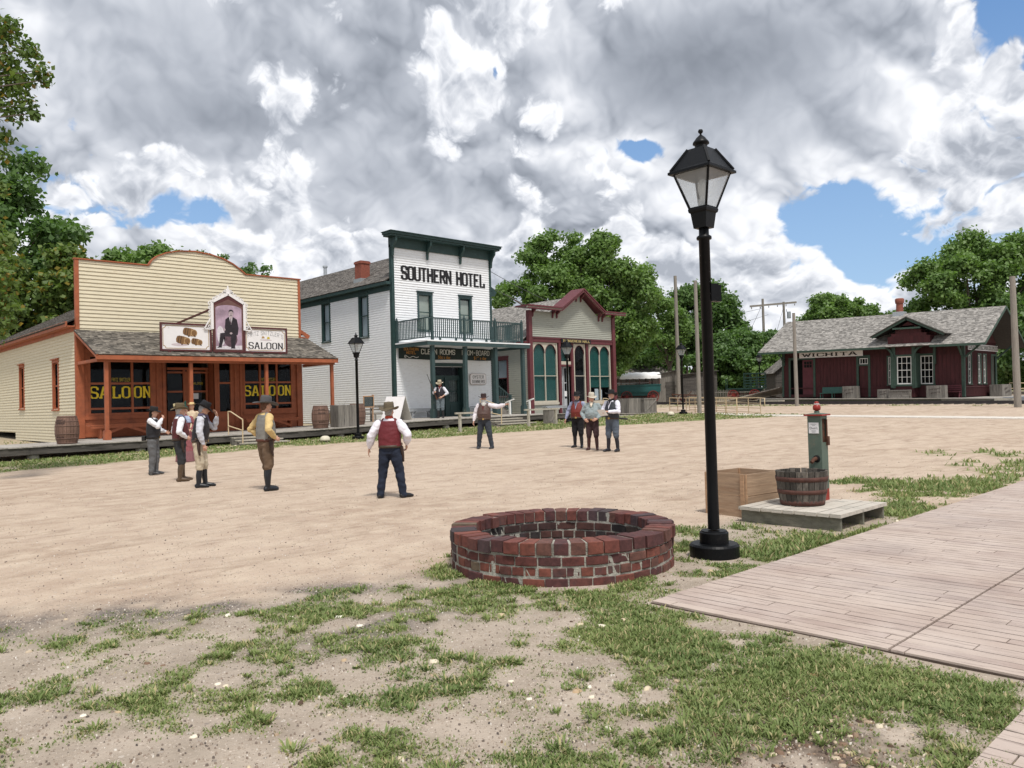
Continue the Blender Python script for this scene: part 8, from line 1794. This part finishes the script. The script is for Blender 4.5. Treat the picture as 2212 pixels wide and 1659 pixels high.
    for (hip, kn, an, fang), fo in zip(legs, feet):
        mb = MB(); dv = Vector((math.sin(R(fo[2])), math.cos(R(fo[2])), 0)); a0_ = Vector((an.x, an.y, 0))
        if boot_top > .15: top = an.lerp(kn, (boot_top-.06)/.40); limb(mb, [an+Vector((0, 0, -.02*S)), an.lerp(top, .5)+Vector((0, -.012*S, 0)), top], [.048*S, .062*S, .062*S])
        else: limb(mb, [an+Vector((0, 0, -.02*S)), an+Vector((0, 0, .04*S))], [.046*S, .046*S])
        z0 = Vector((0, 0, .046*S)); limb(mb, [a0_-dv*.045*S+z0, a0_+dv*.05*S+z0*1.1, a0_+dv*.14*S+z0*.8, a0_+dv*.195*S+z0*.62], [.044*S, .046*S, .042*S, .026*S]); mb.box(a0_.x-.03*S, a0_.y-.065*S, 0.0, a0_.x+.03*S, a0_.y+.01*S, .05*S)
        mb.v = [(x, y, max(zz, 0.0)) for x, y, zz in mb.v]; fuse('boot', mb, cloth('boot_%d_%d' % (int(boots[0]*1000), int(boots[2]*1000)), boots, .2, 10, .38, .1), t_, .010*S, 2)
    if belt:
        mb = MB(); c = V(0, .01*b_, .985); n = 32; ra, rb_ = (.197+.022*b_)*S, (.149+.035*b_)*S
        prof = [(0, -.026), (.008, -.026), (.008, .026), (0, .026)]; vs = [(c.x+(ra+p[0])*math.cos(2*math.pi*k/n), c.y+(rb_+p[0])*math.sin(2*math.pi*k/n), c.z+p[1]*S) for p in prof for k in range(n)]; mb.add(vs, [(i*n+k, i*n+(k+1) % n, ((i+1) % 4)*n+(k+1) % n, ((i+1) % 4)*n+k) for i in range(4) for k in range(n)], None, True); mb.build('belt', cloth('belt_%d' % int(belt[0]*1000), belt, .2, 12, .5), t_)
        mb = MB(); q = Vector((c.x, c.y+rb_+.012, c.z)); mb.box(q.x-.03*S, q.y-.008, q.z-.024*S, q.x+.03*S, q.y+.004, q.z+.024*S); mb.build('buckle', M['gold'], t_)
    if holster:
        sx = holster; mb = MB(); q = V(sx*.225, 0, .96); limb(mb, [q, q+Vector((sx*.02*S, .0, -.12*S)), q+Vector((sx*.03*S, .02*S, -.26*S))], [.042*S, .034*S, .022*S]); fuse('holster', mb, cloth('holster', (.035, .018, .012), .2, 10, .5), t_, .010, 2)
        mb = MB(); limb(mb, [q+Vector((sx*.02, -.02, .06*S)), q+Vector((sx*.02, -.06*S, .09*S)), q+Vector((sx*.02, -.07*S, .045*S))], [.012, .012, .011]); fuse('pistol_grip', mb, cloth('grip', (.10, .06, .04)), t_, .007, 1)
    if bandana:
        mb = MB(); c = V(0, .0, 1.535); n = 20; mb.lathe((c.x, c.y, c.z-.02*S), [(.075*S, 0), (.082*S, .02*S), (.070*S, .055*S)], n, sy=1.05); p0 = V(-.07, .075, 1.54); p1 = V(.07, .075, 1.54); p2 = V(.0, .165+.05*b_, 1.37); pm_ = V(0, .125, 1.53); mb.add([p0, p1, p2, pm_, p0-Vector((0, .012, 0)), p1-Vector((0, .012, 0)), p2-Vector((0, .012, 0))], [(0, 3, 2), (3, 1, 2), (6, 5, 4), (0, 2, 6, 4), (2, 1, 5, 6)]); mb.build('bandana', cloth('bandana_%d_%d' % (int(bandana[0]*1000), int(bandana[2]*1000)), bandana), t_)
    if extra: extra(t_, V, S)
    return t_
def mixv(a, b): return (RT.x*a+FW.x*b, RT.y*a+FW.y*b)
def bag(t_, V, S): mb = MB(); q = V(.10, -.20, .98); mb.box(q.x-.06, q.y-.045, q.z-.07, q.x+.06, q.y+.045, q.z+.06); fuse('belt_pouch', mb, cloth('black_leather', (.012, .012, .012), .2, 9, .4), t_, .012, 2)
person('man in black hat and black vest smoking, leftmost figure in grey jeans', (7.25, 21.15), 0.01, mixv(.96, .10), 1.74, .35, dict(c=(.014, .013, .013), brim=.17, crown=.10, curl=.02, tilt=-4), vest=(.014, .014, .018), pants=(.115, .118, .122), boots=(.035, .035, .04), hair=(.02, .015, .012), longhair=True, head_pitch=-6, arms={'R': ((.24, .20, 1.28), (.07, .27, 1.49)), 'L': ((-.24, .10, 1.18), (-.16, .28, 1.12))}, hand_pose={'R': dict(c=1.2, n=(-.4, -1, 0), t=(0, 0, 1), d=(-.75, .1, .35)), 'L': dict(c=.9)}, feet=((-.10, .03, 4), (.10, -.02, 6)), belt=(.012, .012, .012), extra=bag, vneck=False)
def flower(t_, V, S): mb = MB(); ell(mb, V(-.03, -.10, 1.80), (.035, .03, .03)); ell(mb, V(.03, -.12, 1.77), (.03, .02, .025)); mb.build('hat_flower', cloth('cream_flower', (.45, .38, .22)), t_)
person('man in olive hat and maroon vest with hand on hip and tall brown boots', (6.99, 18.65), 0.0, mixv(.80, .60), 1.78, .55, dict(c=(.115, .085, .045), brim=.185, crown=.12, curl=.05, bandc=(.16, .12, .06)), vest=(.085, .014, .016), pants=(.030, .032, .036), boots=(.085, .055, .032), boot_top=.44, hair=(.42, .40, .38), beard=('goatee', (.55, .53, .5)), arms={'R': ((.34, -.10, 1.17), (.235, .10, 1.02)), 'L': ((-.34, -.05, 1.17), (-.24, .12, 1.03))}, hand_pose={'R': dict(c=.7, d=(-.5, .8, -.2), n=(-1, -.3, 0), t=(0, 0, 1)), 'L': dict(c=.7, d=(.5, .8, -.2), n=(1, -.3, 0), t=(0, 0, 1))}, feet=((-.16, .10, 12), (.15, -.05, 14)), bandana=(.25, .30, .42), holster=1, extra=flower, vneck=False)
person('man in tilted black hat, dark vest and cream trousers touching his face', (6.69, 16.76), 0.0, mixv(.93, .30), 1.80, .40, dict(c=(.010, .010, .012), brim=.19, crown=.12, curl=.05, tilt=-14), vest=(.014, .012, .016), shirt=(.52, .53, .58), pants=(.50, .43, .32), boots=(.014, .016, .020), boot_top=.42, hair=(.30, .30, .31), head_pitch=-16, lean=.10, arms={'R': ((.29, -.0, 1.17), (.26, .10, .90)), 'L': ((-.25, .26, 1.25), (-.12, .30, 1.50))}, hand_pose={'R': dict(c=1.3), 'L': dict(c=.5, d=(.2, -.3, .8), n=(.6, -.7, 0), t=(1, 0, 0))}, feet=((-.10, .10, 6), (.12, -.02, 10)), holster=1, bandana=(.12, .10, .16), beard=('goatee', (.35, .33, .30)), vneck=False)
person('man in wide grey hat, yellow shirt and grey vest with hands on hips', (7.22, 14.79), 0.0, mixv(.72, .70), 1.84, .45, dict(c=(.075, .073, .075), brim=.225, crown=.125, cr=.10, curl=.035, flat=True, tilt=-3), vest=(.20, .195, .18), shirt=(.60, .44, .20), pants=(.145, .095, .060), boots=(.012, .014, .018), boot_top=.46, hair=(.13, .065, .04), longhair=False, head_pitch=-4, beard=('goatee', (.6, .58, .55)), arms={'R': ((.37, -.12, 1.20), (.245, .08, 1.02)), 'L': ((-.37, -.12, 1.20), (-.245, .08, 1.02))}, hand_pose={'R': dict(c=.6, d=(-.3, .9, -.2), n=(-1, -.3, 0), t=(0, 0, 1)), 'L': dict(c=.6, d=(.3, .9, -.2), n=(1, -.3, 0), t=(0, 0, 1))}, feet=((-.09, .08, 4), (.10, -.02, 8)), holster=1, belt=(.09, .03, .018), vneck=False)
person('man seen from behind in red leather vest and dark blue jeans, arms held out', (7.99, 11.60), 0.0, mixv(.06, 1.0), 1.66, .55, dict(c=(.115, .092, .060), brim=.185, crown=.115, cr=.098, curl=.05, bandc=(.20, .16, .10), tilt=3), vest=(.135, .016, .022), shirt=(.74, .72, .78), pants=(.012, .018, .036), boots=(.014, .014, .016), hair=(.30, .28, .26), head_yaw=-14, arms={'L': ((-.34, -.04, 1.19), (-.40, .02, .95)), 'R': ((.36, -.06, 1.20), (.31, .10, 1.00))}, hand_pose={'L': dict(c=.45, n=(1, .2, 0), t=(.4, 1, 0)), 'R': dict(c=.9, t=(0, 1, 0))}, feet=((-.20, .0, 4), (.24, .02, 52)), bandana=(.42, .06, .03), holster=1, sleeve_puff=1.22, shoulder=.20, belt=(.055, .04, .025), vneck=False)
person('bearded man in brown hat and vest pointing to the right', (17.04, 19.32), .11, mixv(-.16, -1.0), 1.78, .75, dict(c=(.035, .018, .018), brim=.175, crown=.11, curl=.045), vest=(.085, .050, .042), shirt=(.72, .68, .72), pants=(.035, .042, .055), boots=(.04, .042, .05), hair=(.62, .62, .60), longhair=True, beard=('full', (.58, .58, .55)), arms={'L': ((-.48, .10, 1.38), (-.74, .16, 1.44)), 'R': ((.30, -.04, 1.16), (.34, .06, .92))}, hand_pose={'L': dict(p=True, c=.4, n=(0, .3, -1), t=(0, 1, .3)), 'R': dict(c=.9)}, feet=((-.24, .02, 14), (.22, -.04, -6)), head_yaw=6, sleeve_puff=1.12, vneck=(.10, .02, .02), group='people in old west costume')
person('man in black hat and red leather vest, left of the group of three', (18.81, 16.82), .10, mixv(-.42, -.9), 1.76, .55, dict(c=(.010, .010, .011), brim=.175, crown=.11, curl=.05), vest=(.165, .022, .016), shirt=(.28, .31, .44), pants=(.008, .008, .010), boots=(.014, .014, .018), boot_top=.42, hair=(.10, .07, .05), beard=('goatee', (.22, .18, .14)), arms={'R': ((.33, -.02, 1.18), (.38, .08, .95)), 'L': ((-.31, -.04, 1.16), (-.33, .10, .93))}, head_yaw=22, feet=((-.13, .03, -14), (.13, -.03, 14)), bandana=(.10, .10, .13), belt=(.05, .02, .012))
person('man in cream hat, grey jacket and white neckerchief with hands at belt', (18.33, 15.80), .08, mixv(-.22, -.95), 1.72, .75, dict(c=(.50, .46, .38), brim=.17, crown=.12, curl=.03, tilt=-4), shirt=(.22, .26, .26), jacket=(.27, .32, .33), pants=(.045, .022, .024), boots=(.060, .022, .020), boot_top=.44, hair=(.25, .20, .16), arms={'R': ((.33, -.04, 1.18), (.22, .18, 1.00)), 'L': ((-.34, -.04, 1.18), (-.18, .22, 1.00))}, hand_pose={'R': dict(c=.6, d=(-.6, .4, -.5), n=(-.3, -1, 0), t=(0, 0, 1)), 'L': dict(c=.5, d=(.8, .3, -.3), n=(.2, -1, 0), t=(0, 0, 1))}, head_yaw=26, head_pitch=-4, feet=((-.14, .04, -10), (.14, -.04, 16)), bandana=(.72, .62, .50), belt=(.09, .03, .015), holster=1)
def paper(t_, V, S):
    mb = MB(); c = V(.02, .44, 1.18); mb.hexa([c+Vector(p) for p in ((-.14, -.05, -.10), (-.14, -.05, -.095), (-.11, .10, .08), (-.11, .10, .085), (.12, -.05, -.12), (.12, -.05, -.115), (.15, .10, .06), (.15, .10, .065))]); mb.build('held_papers', M['paper'], t_)
    mb = MB(); mb.tube([V(-.16, .02, .99), V(-.26, -.40, .94)], [.03, .026], 10); mb.build('long_holster', cloth('black_leather', (.012, .012, .012), .2, 9, .4), t_)
person('man in black hat and black vest reading papers, right of the group of three', (18.21, 14.91), .07, mixv(-.66, -.75), 1.80, .55, dict(c=(.010, .010, .011), brim=.18, crown=.11, curl=.045, tilt=8), vest=(.022, .026, .034), shirt=(.70, .70, .78), pants=(.085, .105, .135), boots=(.016, .016, .022), boot_top=.44, hair=(.20, .19, .18), beard=('goatee', (.5, .5, .5)), arms={'R': ((.27, .10, 1.20), (.10, .34, 1.20)), 'L': ((-.28, .08, 1.18), (-.08, .34, 1.19))}, hand_pose={'R': dict(c=.8, n=(-.4, .2, -1), t=(0, 0, 1)), 'L': dict(c=.8, n=(.4, .2, -1), t=(0, 0, 1))}, head_yaw=8, feet=((-.15, -.02, -6), (.14, .05, 14)), bandana=(.012, .012, .016), extra=paper)
def rifle(t_, V, S):
    r_ = thing('rifle', 'long rifle held upright by the man on the hotel porch', 'rifle', t_.location); r_.rotation_euler = t_.rotation_euler
    g = V(.26, .12, 1.25); ax = Vector((.34, .06, .94)).normalized(); b0 = g-ax*.45; mb = MB(); mb.tube([g+ax*.05, g+ax*1.02], [.016, .014], 10); mb.tube([g+ax*.02-Vector((0, 0, .02)), g+ax*.75-Vector((0, 0, .02))], .012, 8); mb.build('barrel', cloth('gun_metal', (.02, .018, .018), .2, 8, .4), r_)
    mb = MB(); limb(mb, [g+ax*.5, g+ax*.06, g-ax*.10, g-ax*.38], [.018, .024, .028, .046]); fuse('stock', mb, cloth('gun_stock', (.09, .035, .018), .25, 10, .45), r_, .010, 2)
person('man in straw-coloured hat holding a rifle on the hotel porch', (25.28, 32.05), .86, mixv(-.15, -1.0), 1.93, .15, dict(c=(.42, .36, .26), brim=.19, crown=.12, curl=.03, bandc=(.1, .06, .04)), vest=(.018, .014, .020), shirt=(.72, .72, .78), pants=(.135, .165, .185), boots=(.018, .018, .02), boot_top=.42, hair=(.2, .1, .05), arms={'R': ((.32, -.02, 1.22), (.265, .10, 1.22)), 'L': ((-.36, .0, 1.20), (-.14, .17, 1.03))}, hand_pose={'R': dict(c=1.25, d=(-.3, .5, .4), n=(-.8, .5, 0), t=(0, 0, 1)), 'L': dict(c=.6, d=(.8, .2, -.4), n=(.1, -1, 0), t=(0, 0, 1))}, rolled=.45, head_pitch=-14, head_yaw=-8, feet=((-.12, .0, -12), (.10, .02, 12)), bandana=(.26, .03, .025), belt=(.12, .04, .03), extra=rifle)
def woman(label, pos, z, face, H, dress, shawl=None, hatc=(.5, .4, .2), plume=None, hairc=(.25, .12, .06), skirt2=None):
    S = H/1.70; fa = math.atan2(face[1], face[0])-math.pi/2; t_ = thing('person', label, 'person', (pos[0], pos[1], z), fa, 'people in old west costume'); V = lambda x, y, zz: Vector((x*S, y*S, zz*S))
    mb = MB(); ring_loft(mb, [(0, 0, .85*S, .13*S, .10*S), (0, 0, 1.0*S, .12*S, .09*S), (0, 0, 1.2*S, .14*S, .11*S), (0, 0, 1.34*S, .15*S, .09*S), (0, 0, 1.42*S, .07*S, .06*S)]); limb(mb, [V(0, -.01, 1.38), V(0, .01, 1.50)], [.045*S, .043*S]); ell(mb, V(0, .015, 1.575), (.068*S, .085*S, .10*S), 0, 18); ell(mb, V(0, .04, 1.515), (.045*S, .05*S, .045*S)); ell(mb, V(0, .10, 1.555), (.014*S, .014*S, .02*S)); [ell(mb, V(s_*.067, 0, 1.56), (.01*S, .018*S, .028*S)) for s_ in (-1, 1)]
    for s_ in (-1, 1): e = V(s_*.24, -.02, 1.12); w_ = V(s_*.16, .16, .98); limb(mb, [V(s_*.15, 0, 1.34), e, w_], [.04*S, .034*S, .022*S]); hand(mb, w_, (-s_*.6, .5, -.3), (0, -1, -.3), (0, 0, 1), .6, False, S*.9)
    fuse('body', mb, SKIN, t_, .009, 2); mb = MB(); [ell(mb, V(s_*.027, .088, 1.585), (.008*S, .006*S, .006*S), 0, 8) for s_ in (-1, 1)]; mb.build('eyes', cloth('eye_dark', (.02, .018, .016)), t_)
    mb = MB(); ell(mb, V(0, -.022, 1.60), (.076*S, .085*S, .092*S), 0, 14); ell(mb, V(0, -.09, 1.56), (.05*S, .04*S, .05*S)); fuse('hair', mb, cloth('hair_w%d' % int(hairc[0]*100), hairc, .3, 30), t_, .010, 2)
    dm = cloth('dress_%d_%d' % (int(dress[0]*1000), int(dress[2]*1000)), dress, .18, 26); mb = MB(); ring_loft(mb, [(0, -.06*S, .30*S, .26*S, .27*S), (0, -.05*S, .6*S, .24*S, .25*S), (0, -.04*S, .85*S, .20*S, .21*S), (0, -.01*S, .98*S, .135*S, .115*S), (0, 0, 1.05*S, .13*S, .105*S), (0, .01*S, 1.22*S, .155*S, .13*S), (0, 0, 1.35*S, .16*S, .10*S), (0, 0, 1.43*S, .06*S, .058*S), (0, .0, 1.465*S, .052*S, .052*S)])
    for s_ in (-1, 1): e = V(s_*.25, -.02, 1.12); w_ = V(s_*.17, .14, .99); limb(mb, [V(s_*.155, 0, 1.35), V(s_*.21, -.01, 1.23), e, w_], [.068*S, .060*S, .050*S, .034*S])
    fuse('dress', mb, dm, t_, .013, 3, .009, 9)
    mb = MB(); n = 40; rows = [(.30, .0), (.29, .12), (.27, .32)]; vs = [((r_+.018*math.sin(k*math.pi*2*9/n))*math.cos(2*math.pi*k/n)*S, ((r_+.018*math.sin(k*math.pi*2*9/n))*math.sin(2*math.pi*k/n)*1.05-.06)*S, zz*S) for r_, zz in rows for k in range(n)]; mb.add(vs, [(i*n+k, i*n+(k+1) % n, (i+1)*n+(k+1) % n, (i+1)*n+k) for i in range(2) for k in range(n)], None, True); mb.build('underskirt', cloth('skirt_%d' % int((skirt2 or dress)[0]*1000), skirt2 or dress), t_)
    if shawl: mb = MB(); ring_loft(mb, [(0, 0, 1.20*S, .19*S, .15*S), (0, 0, 1.34*S, .185*S, .13*S), (0, 0, 1.42*S, .09*S, .08*S)]); fuse('shawl', mb, cloth('shawl', shawl), t_, .014, 3, .006, 10)
    hat(t_, V(0, .0, 1.655), S, cloth('hat_w%d' % int(hatc[0]*1000), hatc), brim=.135, crown=.07, cr=.08, curl=.012, flat=True)
    if plume: mb = MB(); limb(mb, [V(.0, -.02, 1.70), V(.01, -.04, 1.80), V(-.01, -.02, 1.87)], [.035, .04, .022]); fuse('plume', mb, cloth('green_plume', plume), t_, .012, 1, .012, 30)
    return t_
woman('woman in cream patterned dress and straw hat near the saloon steps', (11.0, 28.16), .14, mixv(.12, -1.0), 1.76, (.56, .45, .32), hatc=(.58, .44, .22), skirt2=(.62, .60, .62))
woman('woman in pink dress and green plumed hat, mostly hidden behind the maroon-vested man', (9.28, 24.28), .09, mixv(.3, -1.0), 1.66, (.26, .085, .095), shawl=(.32, .38, .52), hatc=(.02, .05, .04), plume=(.02, .07, .05), skirt2=(.22, .10, .11))
